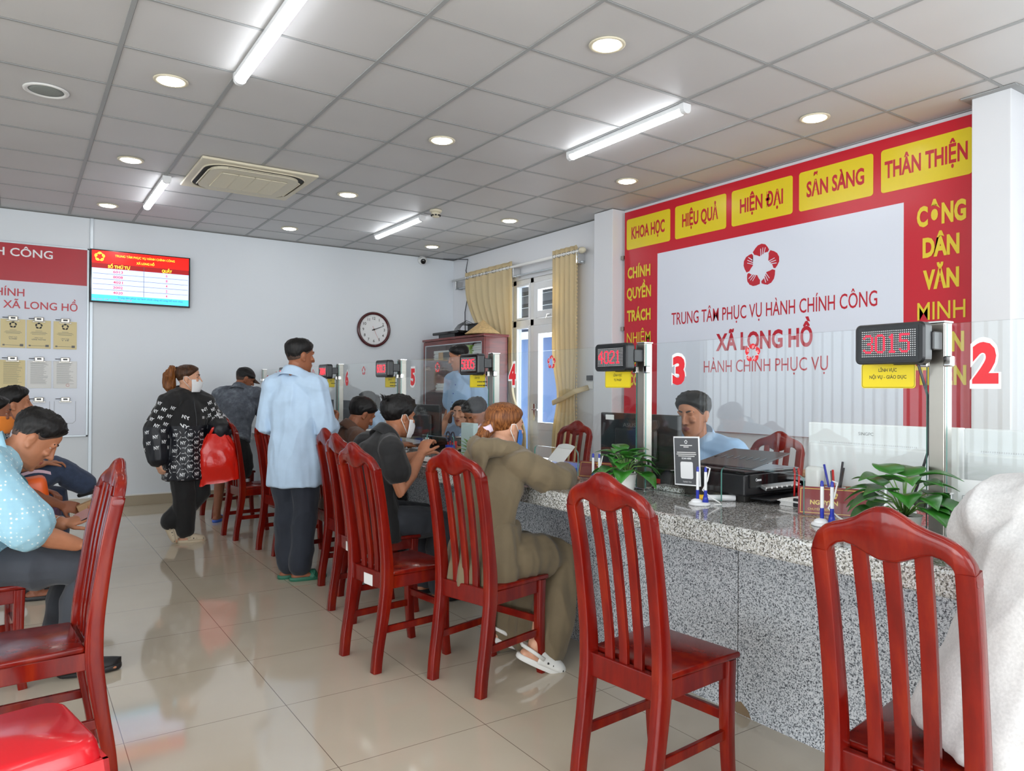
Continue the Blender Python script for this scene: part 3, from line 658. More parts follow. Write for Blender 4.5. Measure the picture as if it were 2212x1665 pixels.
def hand_(nm, ang, ln, wd, m_, d, tail=0.03):
    a = math.radians(ang); u_ = V((math.sin(a), 0, math.cos(a))); v_ = V((math.cos(a), 0, -math.sin(a))); c0 = V((CKC.x, YD-d, CKC.z)); b = MB()
    b.prism([c0-u_*tail-v_*wd, c0-u_*tail+v_*wd, c0+u_*ln+v_*wd*0.5, c0+u_*ln-v_*wd*0.5], (0, -0.002, 0)); obj(nm, b, m_, ck, False, True)
hand_('hour_hand', 70, 0.098, 0.006, 'print_black', 0.003); hand_('minute_hand', 69, 0.150, 0.005, 'print_black', 0.006); hand_('second_hand', 155, 0.15, 0.0014, 'pen_red', 0.009, 0.05)
obj('hub', MB().lathe((CKC.x, YD, CKC.z), [(0.010, 0), (0.010, 0.012), (0.001, 0.013)], 14, (0, -1, 0)), 'print_black', ck, False, True)
# ================================================================== granite counter with its glass screen
CT, CXE, CXB, GXP = 0.85, 2.045, 2.455, 2.46           # top height, slab edge, base face, glass plane
ctr = thing('service_counter', 'long grey granite service counter running down the hall', 'counter', (2.46, 4.0, 0))
Y0C, Y1C = -1.6, 9.14
slab = MB()
prof = [(CXE+0.012, CT), (CXE+0.003, CT-0.006), (CXE, CT-0.018)]
slab.box((CXE+0.012, Y0C, CT-0.03), (3.02, Y1C, CT))
obj('worktop', slab, 'granite_top', ctr, False, True)
lip = MB(); lp = [(CXE+0.0125, CT+0.0003), (CXE+0.004, CT-0.004), (CXE, CT-0.014), (CXE, CT-0.072), (CXE+0.004, CT-0.078), (CXE+0.03, CT-0.078), (CXE+0.03, CT-0.029)]
lip.prism([(x, Y0C, z) for x, z in lp], (0, Y1C-Y0C, 0)); obj('edge_lip', lip, 'granite_lip', ctr, False, True)
obj('front_panel', MB().box((CXB, Y0C, 0), (CXB+0.06, Y1C, CT-0.03)), 'granite_front', ctr, False, True)
obj('panel_joint', MB().box((CXB-0.0006, 1.98, 0), (CXB+0.001, 1.983, CT-0.05)).box((CXB-0.0006, 4.6, 0), (CXB+0.001, 4.603, CT-0.05)), 'dark_slot', ctr, False, True)
obj('stain', MB().prism([(CXB-0.0008, 1.985, 0.002), (CXB-0.0008, 1.915, 0.002), (CXB-0.0008, 1.93, 0.03), (CXB-0.0008, 1.965, 0.055), (CXB-0.0008, 1.99, 0.045), (CXB-0.0008, 2.02, 0.012)], (0.0007, 0, 0)), mat('stain_brown', (128, 108, 84), 0.8), ctr, False, True)
obj('underside', MB().box((CXE+0.03, Y0C, CT-0.05), (3.02, Y1C, CT-0.03)), 'dark_grey', ctr, False, True)
obj('inner_support', MB().box((2.98, Y0C, 0), (3.02, Y1C, CT-0.05)), 'wood_box', ctr, False, True)
POST = [-0.145, 1.203, 2.555, 3.885, 5.213, 6.533, 7.79, 9.04]
NUM = {1: '2', 2: '3', 3: '4', 4: '5', 5: '6', 6: '7', 7: '8'}
PN = {0: 'beyond the right edge of the picture', 1: 'nearest, beside the 3015 display', 2: 'beside the display showing 4021', 3: 'beside the display showing 5005', 4: 'beside the display showing 6013', 5: 'beside the display showing 7004', 6: 'behind the standing man in light blue', 7: 'farthest, beside the small number 8'}
GT = 1.535
for i, y in enumerate(POST):
    t = thing('screen_post', 'polished steel post on the counter, %s' % PN[i], 'post', (GXP+0.025, y, CT), 0, 'steel posts of the glass screen')
    obj('tube', MB().box((GXP-0.003, y-0.025, CT+0.006), (GXP+0.047, y+0.025, GT+0.006), 0.003), 'steel', t, False, True)
    obj('cap', MB().box((GXP-0.006, y-0.028, GT+0.004), (GXP+0.050, y+0.028, GT+0.011), 0.002), 'chrome', t, False, True)
    obj('base_flange', MB().box((GXP-0.02, y-0.042, CT+0.0005), (GXP+0.064, y+0.042, CT+0.007), 0.002), 'chrome', t, False, True)
    for sg in (-1, 1):
        obj('clamp', MB().box((GXP-0.012, y+sg*0.026-0.002 if sg > 0 else y-0.050, 1.398), (GXP+0.012, y+0.050 if sg > 0 else y-0.024, 1.432), 0.004), 'chrome', t, False, True)
        obj('clamp', MB().box((GXP-0.012, y+sg*0.026-0.002 if sg > 0 else y-0.050, 0.965), (GXP+0.012, y+0.050 if sg > 0 else y-0.024, 0.999), 0.004), 'chrome', t, False, True)
def glass_panel(ya, yb, num, k):
    """ya nearer post, yb farther post: a pane with a rounded pass-through cut at the bottom middle"""
    a, b_ = ya+0.031, yb-0.031; m = (a+b_)/2; hw = 0.195; zt = 1.0; r = 0.025; zb = CT+0.004
    out = [(a, zb), (m-hw, zb), (m-hw, zt-r)]+[(m-hw+r-r*math.cos(q), zt-r+r*math.sin(q)) for q in (PI/8, PI/4, 3*PI/8, PI/2)]+[(m+hw-r+r*math.sin(q), zt-r+r*math.cos(q)) for q in (0, PI/8, PI/4, 3*PI/8)]+[(m+hw, zt-r), (m+hw, zb), (b_, zb), (b_, GT), (a, GT)]
    t = thing('glass_screen', 'clear glass counter screen with the red number %s and a pass-through' % num, 'glass screen', (GXP, m, zb), 0, 'glass screens on the counter')
    g = MB(); n = len(out)
    f = [g.bm.verts.new((GXP-0.004, p, q)) for p, q in out]; bk = [g.bm.verts.new((GXP+0.004, p, q)) for p, q in out]
    g.face(f); g.face(list(reversed(bk))); g.mi = 1
    for j in range(n): g.face([f[j], bk[j], bk[(j+1) % n], f[(j+1) % n]])
    obj('pane', g, ['glass', 'glass_edge'], t, False, True)
    xs = GXP-0.0052
    yn = yb-0.243 if k > 1 else yb-0.145
    b = MB(); text_to(b, num, 0.074, 0.112, (xs-0.0004, yn, 1.352), UXB, UYB, 0.055); obj('number', b, 'red_bright', t, False, True)
    b = MB(); text_to(b, num, 0.088, 0.126, (xs+0.0002, yn, 1.345), UXB, UYB, 0.095); obj('number_outline', b, 'sticker_white', t, False, True)
    emblem('emblem_sticker', 0.038, (xs, m+0.036, 1.470), UXB, UYB, 'red_bright', t, 'sticker_white', True)
# panel k stands between post k and post k-1 and carries its counter's number next to the farther post
for k, num in ((1, '2'), (2, '3'), (3, '4'), (4, '5'), (5, '6'), (6, '7'), (7, '8')): glass_panel(POST[k-1], POST[k], num, k)
# ------------------------------------------------------------------ number displays and their yellow plates
SEG = {'0': '01110 10001 10001 10001 10001 10001 10001 10001 01110', '1': '00100 01100 00100 00100 00100 00100 00100 00100 01110', '2': '01110 10001 00001 00001 00010 00100 01000 10000 11111', '3': '01110 10001 00001 00001 00110 00001 00001 10001 01110',
       '4': '00010 00110 01010 10010 10010 11111 00010 00010 00010', '5': '11111 10000 10000 11110 00001 00001 00001 10001 01110', '6': '01110 10000 10000 11110 10001 10001 10001 10001 01110', '7': '11111 00001 00001 00010 00010 00100 00100 01000 01000', '8': '01110 10001 10001 10001 01110 10001 10001 10001 01110'}
def display(yp, digits, words, side_note):
    """digits face the customers (-x); yp: the post this display hangs from, on its far side"""
    yc, zc, w_, h_ = yp+0.102, 1.474, 0.232, 0.132
    t = thing('number_display', 'black LED queue display showing %s on its steel post' % digits, 'display', (GXP-0.06, yc, 1.41), 0, 'queue number displays')
    b = MB(); pr = rrect(w_, h_, 0.018)
    xs = (GXP-0.105, GXP-0.098, GXP-0.060, GXP-0.050); sc_ = (0.95, 1.0, 1.0, 0.93)
    rings = [[b.bm.verts.new((x, yc-p*s_, zc+q*s_)) for p, q in pr] for x, s_ in zip(xs, sc_)]
    for k in range(3):
        for j in range(len(pr)): b.face([rings[k][j], rings[k][(j+1) % len(pr)], rings[k+1][(j+1) % len(pr)], rings[k+1][j]])
    b.face(rings[0]); b.face(rings[-1]); obj('case', b, 'black_plastic', t, False, True)
    xf = GXP-0.1055
    obj('window', MB().box((xf-0.0006, yc-0.098, zc-0.055), (xf+0.0008, yc+0.098, zc+0.055)), 'black_gloss', t, False, True)
    on, off = MB(), MB(); nx, nz, px, pz = 27, 13, 0.0067, 0.0068
    bits = [SEG[c].split() for c in digits]
    for i in range(nx):
        for j in range(nz):
            y = yc+0.087-i*px; z = zc+0.041-j*pz; d, r_ = divmod(i-1, 6.5 if False else 6)
            hit = 0 <= i-1 < 26 and 0 <= d < 4 and r_ < 5 and 2 <= j+0 < 11 and bits[int(d)][j-2][int(r_)] == '1'
            tgt = on if hit else off; hh = 0.0028 if hit else 0.0016; xx = xf-0.0014
            tgt.prism([(xx, y-hh, z-hh), (xx, y+hh, z-hh), (xx, y+hh, z+hh), (xx, y-hh, z+hh)], (0.0006, 0, 0))
    obj('lit_dots', on, 'led_red', t, False, True); obj('unlit_dots', off, 'led_off', t, False, True)
    obj('arm', MB().box((GXP-0.075, yp+0.02, 1.405), (GXP-0.045, yc, 1.417), 0.002).box((GXP-0.06, yp-0.02, 1.45), (GXP-0.003, yp+0.022, 1.51), 0.004).box((GXP-0.075, yp+0.018, 1.44), (GXP-0.05, yp+0.062, 1.52), 0.004), 'black_plastic', t, False, True)
    s_ = thing('counter_plate', 'yellow plate %s' % side_note, 'sign', (GXP-0.006, yc, 1.33), 0, 'yellow service plates on the glass')
    b = MB(); b.prism([(GXP-0.0065, yc+0.056-p, 1.372+q) for p, q in rrect(0.186, 0.086, 0.010)], (0.002, 0, 0)); obj('plate', b, mat('plate_yellow', (238, 214, 20), 0.3), s_, False, True)
    b = MB(); b.tube([(GXP-0.0068, yc+0.056-p, 1.372+q) for p, q in rrect(0.180, 0.080, 0.009)+[rrect(0.180, 0.080, 0.009)[0]]], 0.0006, 4, False)
    for k, ln in enumerate(words):
        z = 1.385-0.0235*k
        if ln == '...':
            rr_ = random.Random(int(digits)); y = yc+0.055
            while y > yc-0.055: w2 = 0.006+0.010*rr_.random(); b.quad((GXP-0.0068, y, z), (GXP-0.0068, y-w2, z), (GXP-0.0068, y-w2, z+0.008), (GXP-0.0068, y, z+0.008)); y -= w2+0.004
        else: text_to(b, ln, 0.0058*len(ln)*1.35 if len(ln) < 9 else 0.0075*len(ln), 0.0115, (GXP-0.0068, yc+0.056, z), UXB, UYB, 0.015)
    obj('lettering', b, 'print_black', s_, False, True)
display(POST[1], '3015', ('LĨNH VỰC', 'NỘI VỤ - GIÁO DỤC'), 'under the display showing 3015')
display(POST[2], '4021', ('LĨNH VỰC', 'TƯ PHÁP'), 'under the display showing 4021')
display(POST[3], '5005', ('LĨNH VỰC', '...', '...'), 'under the display showing 5005')
display(POST[4], '6013', ('LĨNH VỰC', '...', '...'), 'under the display showing 6013')
display(POST[5], '7004', ('LĨNH VỰC', '...'), 'under the display showing 7004')
display(POST[6], '8008', ('LĨNH VỰC', '...'), 'under the far display half hidden by the standing man')
tag(obj('display_cable', MB().tube([(GXP-0.055, 1.235, 1.41), (GXP+0.03, 1.245, 1.30), (GXP+0.05, 1.255, 1.20), (GXP+0.04, 1.25, 1.12), (GXP+0.05, 1.29, 1.0), (GXP+0.06, 1.33, 0.90), (GXP+0.08, 1.34, 0.86)], 0.0045, 8), 'dark_grey', None, True), 'grey cable hanging down beside the nearest steel post', 'cable')
# ================================================================== red-brown wooden chairs
def back_x(z):
    pts = [(0.0, -0.232), (0.10, -0.222), (0.25, -0.196), (0.40, -0.176), (0.52, -0.178), (0.66, -0.196), (0.80, -0.216), (0.92, -0.240), (1.0, -0.256), (1.07, -0.268)]
    for (a, xa), (b_, xb) in zip(pts, pts[1:]):
        if z <= b_: t = (z-a)/(b_-a); return xa+(xb-xa)*t
    return pts[-1][1]
def smooth_x(z): return (back_x(max(0, z-0.04))+2*back_x(z)+back_x(min(1.07, z+0.04)))/4
def make_chair(label):
    t = thing('dining_chair', label, 'chair', (0, 0, 0), 0, 'red-brown wooden chairs')
    WD = 'chair_wood'
    for sg in (1, -1):
        b = MB(); n = 26; zs = [0.945*k/n for k in range(n+1)]
        b.tube([(smooth_x(z), sg*(0.152+0.006*z), z) for z in zs], [(0.0205, 0.0215+0.006*math.exp(-((z-0.42)/0.2)**2)) for z in zs], 16, True, (1, 0, 0), 0.22)
        obj('leg', b, WD, t, True, angle=40)
    for sg in (1, -1):
        b = MB(); zs = [0.436*k/10 for k in range(11)]
        b.tube([(0.150+0.018*((z-0.25)/0.25)**2*(1 if z < 0.25 else 0.3), sg*0.158, z) for z in zs], [(0.0175+0.004*z/0.44, 0.0175+0.004*z/0.44) for z in zs], 16, True, (1, 0, 0), 0.22)
        obj('leg', b, WD, t, True, angle=40)
    # seat board with rounded edges
    b = MB(); out = [(-0.150, -0.165), (0.188, -0.186), (0.188, 0.186), (-0.150, 0.165)]
    tmp = bmesh.new(); vs = [tmp.verts.new((x, y, 0.437)) for x, y in out]; tmp.faces.new(vs)
    ex = bmesh.ops.extrude_face_region(tmp, geom=list(tmp.faces)); bmesh.ops.translate(tmp, vec=(0, 0, 0.022), verts=[v for v in ex['geom'] if isinstance(v, bmesh.types.BMVert)])
    bmesh.ops.bevel(tmp, geom=list(tmp.edges), offset=0.008, segments=3, affect='EDGES', profile=0.5); b.merge(tmp); obj('seat', b, WD, t, True, angle=35)
    obj('seat_rail', MB().box((-0.189, -0.14, 0.372), (-0.163, 0.14, 0.450), 0.004), WD, t)
    for sg in (1, -1): obj('seat_rail', MB().box((-0.17, sg*0.155-0.011, 0.378), (0.14, sg*0.155+0.011, 0.437), 0.003), WD, t)
    obj('seat_rail', MB().box((0.14, -0.145, 0.378), (0.162, 0.145, 0.437), 0.003), WD, t)
    for sg in (1, -1): obj('stretcher', MB().box((-0.205, sg*0.155-0.009, 0.175), (0.15, sg*0.155+0.009, 0.207), 0.003), WD, t)
    obj('stretcher', MB().box((0.141, -0.15, 0.232), (0.160, 0.15, 0.266), 0.003), WD, t)
    for y in (-0.062, 0.0, 0.062):
        b = MB(); zs = [0.44+0.53*k/14 for k in range(15)]
        b.tube([(smooth_x(z)+0.004, y*(1+0.12*(z-0.44)/0.5), z) for z in zs], [(0.0170, 0.0075)]*15, 16, True, (1, 0, 0), 0.18); obj('slat', b, WD, t, True, angle=40)
    # shaped crest rail
    top = [(0.0, 1.064), (0.018, 1.062), (0.04, 1.051), (0.065, 1.034), (0.09, 1.023), (0.12, 1.014), (0.145, 1.002), (0.162, 0.986), (0.174, 0.962), (0.1785, 0.935)]
    bot = [(0.0, 0.937), (0.02, 0.939), (0.045, 0.949), (0.07, 0.962), (0.095, 0.968), (0.115, 0.963), (0.131, 0.950), (0.139, 0.935), (0.1398, 0.925), (0.140, 0.915)]
    def interp(tab, y):
        y = abs(y)
        for (a, za), (c, zc) in zip(tab, tab[1:]):
            if y <= c: return za+(zc-za)*((y-a)/(c-a) if c > a else 0)
        return tab[-1][1]
    b = MB(); n = 60; rings = []
    for k in range(n+1):
        y = -0.1785+0.357*k/n; zt, zb = interp(top, y), min(interp(bot, y), interp(top, y)-0.012)
        if abs(y) > 0.140: zb = 0.915
        xm = smooth_x(0.97)-0.010*(1-(y/0.18)**2); hx = 0.0175; r = []
        for fx, fz in ((-1, 0.12), (-1, 0.88), (-0.62, 0.97), (-0.2, 1.0), (0.2, 1.0), (0.62, 0.97), (1, 0.88), (1, 0.12), (0.62, 0.03), (0.2, 0), (-0.2, 0), (-0.62, 0.03)):
            z = zb+(zt-zb)*fz
            if fz in (0.12,): z = zb+min(0.010, (zt-zb)*0.2)
            if fz == 0.88: z = zt-min(0.012, (zt-zb)*0.2)
            r.append(b.bm.verts.new((xm+hx*fx-0.20*(z-0.97), y, z)))
        rings.append(r)
    for k in range(n):
        for j in range(12): b.face([rings[k][j], rings[k][(j+1) % 12], rings[k+1][(j+1) % 12], rings[k+1][j]])
    b.face(rings[0]); b.face(list(reversed(rings[-1]))); obj('crest_rail', b, WD, t, True, angle=60)
    return t
chair0 = make_chair('')
_used = []
def chair(x, y, deg, label, group='wooden chairs along the counter', sticker=False):
    c = chair0 if not _used else copy_tree(chair0); _used.append(c)
    c.location = (x, y, 0); c.rotation_euler = (0, 0, math.radians(deg)); c['label'] = label; c['group'] = group
    if sticker:
        st = obj('paper_sticker', MB().box((-0.1905, -0.045, 0.372), (-0.1893, 0.035, 0.425)), 'paper', c); st['label'] = 'white paper label stuck on the rear rail'
    return c
chair(1.785, 1.760, 5, 'empty wooden chair second from the right, alone before the counter with number 3')
chair(1.868, 0.915, 5, 'wooden chair at the right edge, behind it the person in pale grey')
chair(1.845, 2.890, 14, 'wooden chair of the woman in the olive dress')
chair(1.605, 3.365, 7, 'wooden chair with a white paper label, just left of the olive dress', sticker=True)
chair(1.80, 4.09, 2, 'wooden chair the man in the black shirt sits on', sticker=True)
chair(1.94, 4.66, 3, 'empty-looking wooden chair just right of the standing man in light blue')
chair(2.00, 5.15, 2, 'wooden chair of the black-haired customer, mostly hidden by the standing man')
chair(1.90, 6.02, 8, 'wooden chair just left of the standing man in light blue')
chair(1.795, 6.78, 6, 'wooden chair beside the red plastic bag')
chair(1.86, 8.00, 10, 'farthest wooden chair, behind the woman with the red bag')
chair(0.035, 2.965, 184, 'empty wooden chair in the left foreground seen from the side', 'wooden chairs of the waiting area')
chair(-0.15, 4.00, 6, 'wooden chair under the man looking at his phone', 'wooden chairs of the waiting area')
chair(3.62, 4.75, 190, 'wooden staff chair standing empty behind the woman in olive', 'staff chairs behind the counter')
chair(3.45, 3.78, 180, 'wooden staff chair half hidden by the dark monitor', 'staff chairs behind the counter')
chair(3.75, 2.90, 186, 'wooden staff chair of the officer at counter 3', 'staff chairs behind the counter')
# red plastic stool, bottom left
SX, SY, SA = -0.02, 2.20, math.radians(12)
st = thing('plastic_stool', 'glossy red plastic stool in the bottom left corner', 'stool', (SX, SY, 0), SA)
b = MB(); SH = 0.455
def sq(w_, z, r_): return [(x, y, z) for x, y in rrect(w_, w_, r_, 4)]
rings = [sq(0.36, SH-0.055, 0.05), sq(0.345, SH-0.02, 0.05), sq(0.33, SH-0.006, 0.048), sq(0.31, SH, 0.045)]
vr = [[b.bm.verts.new(p) for p in r_] for r_ in rings]; n = len(vr[0])
for k in range(3):
    for j in range(n): b.face([vr[k][j], vr[k][(j+1) % n], vr[k+1][(j+1) % n], vr[k+1][j]])
b.face(vr[-1]); b.face(list(reversed(vr[0]))); obj('top', b, 'red_plastic', st, True, angle=50)
for sx_, sy_ in ((1, 1), (1, -1), (-1, 1), (-1, -1)):
    b = MB(); n = 10
    for f in (0, 1):
        # each leg is an L of two tapering webs round the corner
        pts = []
        for k in range(n+1):
            z = (SH-0.05)*k/n; o_ = 0.218-0.040*z/SH; w_ = 0.060+0.085*max(0.0, (z/SH-0.55))**1.3*3.2
            pts.append((o_, w_, z))
        for (o1, w1, z1), (o2, w2, z2) in zip(pts, pts[1:]):
            if f: q = [(o1, o1-w1, z1), (o1, o1, z1), (o2, o2, z2), (o2, o2-w2, z2)]; d = (-0.012, 0, 0)
            else: q = [(o1-w1, o1, z1), (o1, o1, z1), (o2, o2, z2), (o2-w2, o2, z2)]; d = (0, -0.012, 0)
            b.prism([(x*sx_, y*sy_, z) for x, y, z in q], (d[0]*sx_, d[1]*sy_, 0))
    obj('leg', b, 'red_plastic', st)
# ================================================================== things on and behind the counter
def box_thing(name, label, cat, a, b, m, bev=0.003, group=None, rot=None):
    o = obj(name, MB().box(a, b, bev, rot), m); return tag(o, label, cat, group)
# --- monitors (their backs face the customers)
def aio(yc, w_, z0, z1, label, grp='monitors on the staff side'):
    x = 2.80; t = thing('desktop_monitor', label, 'monitor', (x, yc, CT), 0, grp)
    b = MB(); b.box((x, yc-w_/2, z0), (x+0.035, yc+w_/2, z1), 0.006); obj('casing', b, 'white_gloss', t, False, True)
    obj('rear_bulge', MB().box((x-0.016, yc-w_/2+0.012, z0+0.01), (x+0.01, yc+w_/2-0.012, z1-0.085), 0.010), 'white_gloss', t, False, True)
    v = MB()
    for k in range(56): y = yc-w_/2+0.06+(w_-0.12)*k/55; v.box((x-0.0012, y-0.0018, z1-0.082), (x+0.0, y+0.0018, z1-0.076))
    obj('vent_slot', v, 'led_off', t, False, True)
    plane_part('lettering', [('SINGPC', 0.062, 0.0125, (x-0.001, yc, z1-0.044), UXB, UYB, -0.005)], 'print_grey', t, True)
    obj('stand', MB().box((x+0.02, yc-0.03, CT), (x+0.05, yc+0.03, z0+0.06), 0.003).box((x-0.04, yc-0.13, CT+0.0005), (x+0.14, yc+0.13, CT+0.012), 0.004), 'white_plastic', t, False, True)
    obj('screen', MB().box((x+0.0345, yc-w_/2+0.012, z0+0.012), (x+0.0358, yc+w_/2-0.012, z1-0.012)), 'black_gloss', t, False, True)
    return t
a1 = aio(1.640, 0.515, 0.885, 1.187, 'white all-in-one computer with grey maker lettering, left of the nearest post')
a2 = aio(1.02, 0.515, 0.885, 1.189, 'white all-in-one computer at the right edge, right of the nearest post')
obj('product_label', MB().box((2.797, 1.298, 1.10), (2.7995, 1.345, 1.187)), 'sticker_white', a2, False, True)
obj('side_edge', MB().box((2.79, 1.288, 0.885), (2.84, 1.358, 1.189), 0.004), 'white_plastic', a2, False, True)
def monitor(x, y0, y1, z1, label, brand=None, note=False, m='black_plastic'):
    yc = (y0+y1)/2; z0 = z1-0.30; t = thing('desktop_monitor', label, 'monitor', (x, yc, CT), 0, 'monitors on the staff side')
    obj('casing', MB().box((x, y0, z0), (x+0.03, y1, z1), 0.006).box((x-0.02, yc-0.16, z0+0.05), (x+0.005, yc+0.16, z1-0.08), 0.012), m, t, False, True)
    obj('screen', MB().box((x+0.0295, y0+0.01, z0+0.015), (x+0.031, y1-0.01, z1-0.01)), 'black_gloss', t, False, True)
    obj('stand', MB().box((x-0.01, yc-0.03, CT), (x+0.012, yc+0.03, z0+0.12), 0.003).lathe((x+0.02, yc, CT+0.0005), [(0.10, 0), (0.10, 0.008), (0.06, 0.014), (0.001, 0.015)], 24), m, t, False, True)
    if brand: plane_part('lettering', [(brand, 0.10, 0.022, (x-0.0006, yc+0.06, z1-0.075), UXB, UYB, -0.01)], 'print_grey', t, True)
    if note: obj('paper_label', MB().box((x-0.001, y1-0.115, z1-0.040), (x+0.0, y1-0.045, z1-0.012)), 'folder_blue' if False else 'paper', t, False, True)
monitor(2.80, 2.64, 3.24, 1.190, 'black monitor with a small white label behind the 4021 display post', 'ASUS', True)
monitor(2.80, 5.20, 5.74, 1.190, 'dark monitor in front of the staff woman on the phone')
monitor(2.80, 6.84, 7.38, 1.198, 'grey monitor in front of the staff woman with a ponytail', m='dark_grey')
monitor(2.80, 7.62, 7.95, 1.198, 'dark monitor behind the post beside the number 6', m='dark_grey')
# --- printer
P0 = V((2.505, 1.985, CT)); pr = thing('printer', 'black inkjet printer with raised paper support behind the glass', 'printer', (2.69, 2.18, CT))
obj('body', MB().box((2.505, 1.99, CT+0.028), (2.885, 2.37, CT+0.120), 0.008), 'black_plastic', pr, False, True)
obj('foot_base', MB().box((2.53, 2.01, CT+0.001), (2.86, 2.35, CT+0.03), 0.004), 'dark_slot', pr, False, True)
obj('scanner_lid', MB().box((2.508, 1.995, CT+0.119), (2.882, 2.365, CT+0.132), 0.005), 'black_gloss', pr, False, True)
b = MB(); b.box((2.60, 2.03, CT+0.131), (2.87, 2.34, CT+0.139), 0.003, MX.Rotation(-0.20, 3, 'Y'), (2.60, 2.2, CT+0.133)); obj('paper_support', b, mat('support_grey', (70, 64, 66), 0.4), pr, False, True)
b = MB()
for k in range(8): b.box((2.70, 2.06+0.036*k, CT+0.1615), (2.745, 2.068+0.036*k, CT+0.1655), 0, MX.Rotation(-0.20, 3, 'Y'))
obj('support_slot', b, 'black_gloss', pr, False, True)
obj('front_flap', MB().box((2.53, 1.984, CT+0.062), (2.86, 1.991, CT+0.118), 0.002), 'black_gloss', pr, False, True)
obj('control_panel', MB().box((2.60, 1.955, CT+0.052), (2.84, 1.989, CT+0.070), 0.004, MX.Rotation(0.35, 3, 'X')), 'brushed', pr, False, True)
b = MB()
for k in range(6): b.lathe((2.63+0.034*k, 1.953, CT+0.062), [(0.005, 0), (0.005, 0.003), (0.001, 0.0035)], 10, (0, -1, 0.35))
obj('button', b, 'white_plastic', pr, False, True)
obj('output_tray', MB().box((2.55, 1.90, CT+0.016), (2.84, 2.0, CT+0.024), 0.003), 'black_plastic', pr, False, True)
plane_part('lettering', [('Canon', 0.038, 0.0105, (2.585, 1.9835, CT+0.090), (1, 0, 0), (0, 0, 1), 0.04)], 'sticker_white', pr, True)
b = MB(); b.box((2.90, 1.86, CT+0.001), (3.01, 2.28, CT+0.07), 0.006); tag(obj('document_scanner', b, 'black_gloss'), 'flat black scanner unit beside the printer', 'scanner')
wt = MB(); wt.lathe((2.86, 1.78, CT+0.001), [(0.001, 0), (0.10, 0), (0.115, 0.05), (0.12, 0.085), (0.112, 0.085), (0.105, 0.05), (0.09, 0.008), (0.001, 0.008)], 26); tag(obj('wooden_tray', wt, mat('tray_wood', (150, 92, 52), 0.4), None, True), 'round brown wooden tray behind the printer', 'tray')
st_ = thing('paper_stack', 'small stack of white papers with a black binder clip right of the printer', 'paper stack', (2.68, 1.86, CT))
b = MB(); rnd = random.Random(5)
for k in range(9): d = rnd.uniform(-0.006, 0.006); b.box((2.60+d, 1.76+d, CT+0.001+0.003*k), (2.76+d, 1.895-d, CT+0.0035+0.003*k))
obj('sheets', b, 'paper', st_, False, True); obj('binder_clip', MB().box((2.60, 1.80, CT+0.001), (2.615, 1.83, CT+0.036), 0.003), 'black_plastic', st_, False, True)
# --- name plates
def name_plate(p0, p1, label, l1, l2, h=0.108):
    p0, p1 = V(p0), V(p1); u = (p1-p0); w_ = u.length; u.normalize(); n = u.cross(V((0, 0, 1))).normalized(); bk = -n; up = (V((0, 0, 1))*0.955+bk*0.30).normalized()
    t = thing('name_plate', label, 'name plate', (p0+p1)/2, 0, 'maroon desk name plates')
    b = MB(); b.prism([p0+V((0, 0, 0.001)), p0+bk*0.06+V((0, 0, 0.001)), p0+up*h], p1-p0); obj('wedge', b, 'maroon', t, False, True)
    nn = u.cross(up).normalized(); off = nn*0.0006; b = MB(); q = 0.007; r = 0.0095
    def pt(a, c): return p0+u*a+up*c+off
    for (a0, c0, a1, c1) in ((q, q, w_-q, r), (q, h-r, w_-q, h-q), (q, q, r, h-q), (w_-r, q, w_-q, h-q)): b.quad(pt(a0, c0), pt(a1, c0), pt(a1, c1), pt(a0, c1))
    obj('gold_border', b, 'gold_text', t, False, True)
    args = [(l1, None, 0.0165, pt(w_*0.17, 0.040), u, up, 0.03, 'L')] if l1 else []
    if l2: args.append((l2, None, 0.0085, pt(w_*0.14, 0.018), u, up, 0.0, 'L'))
    args = [a_+(0.0003,) for a_ in args]
    if args: plane_part('lettering', args, 'gold_text', t, True)
    emblem('emblem', 0.015, pt(w_*0.5, 0.078), u, up, 'gold_text', t, None, True)
    return t
name_plate((2.478, 1.722, CT), (2.600, 1.505, CT), 'maroon desk name plate with gold border left of the nearest pothos', 'NGUYỄN', 'CHUYÊN VIÊN')
name_plate((2.510, 3.090, CT), (2.590, 2.870, CT), 'maroon desk name plate beside the pothos at the 4021 post', '', '', 0.09)
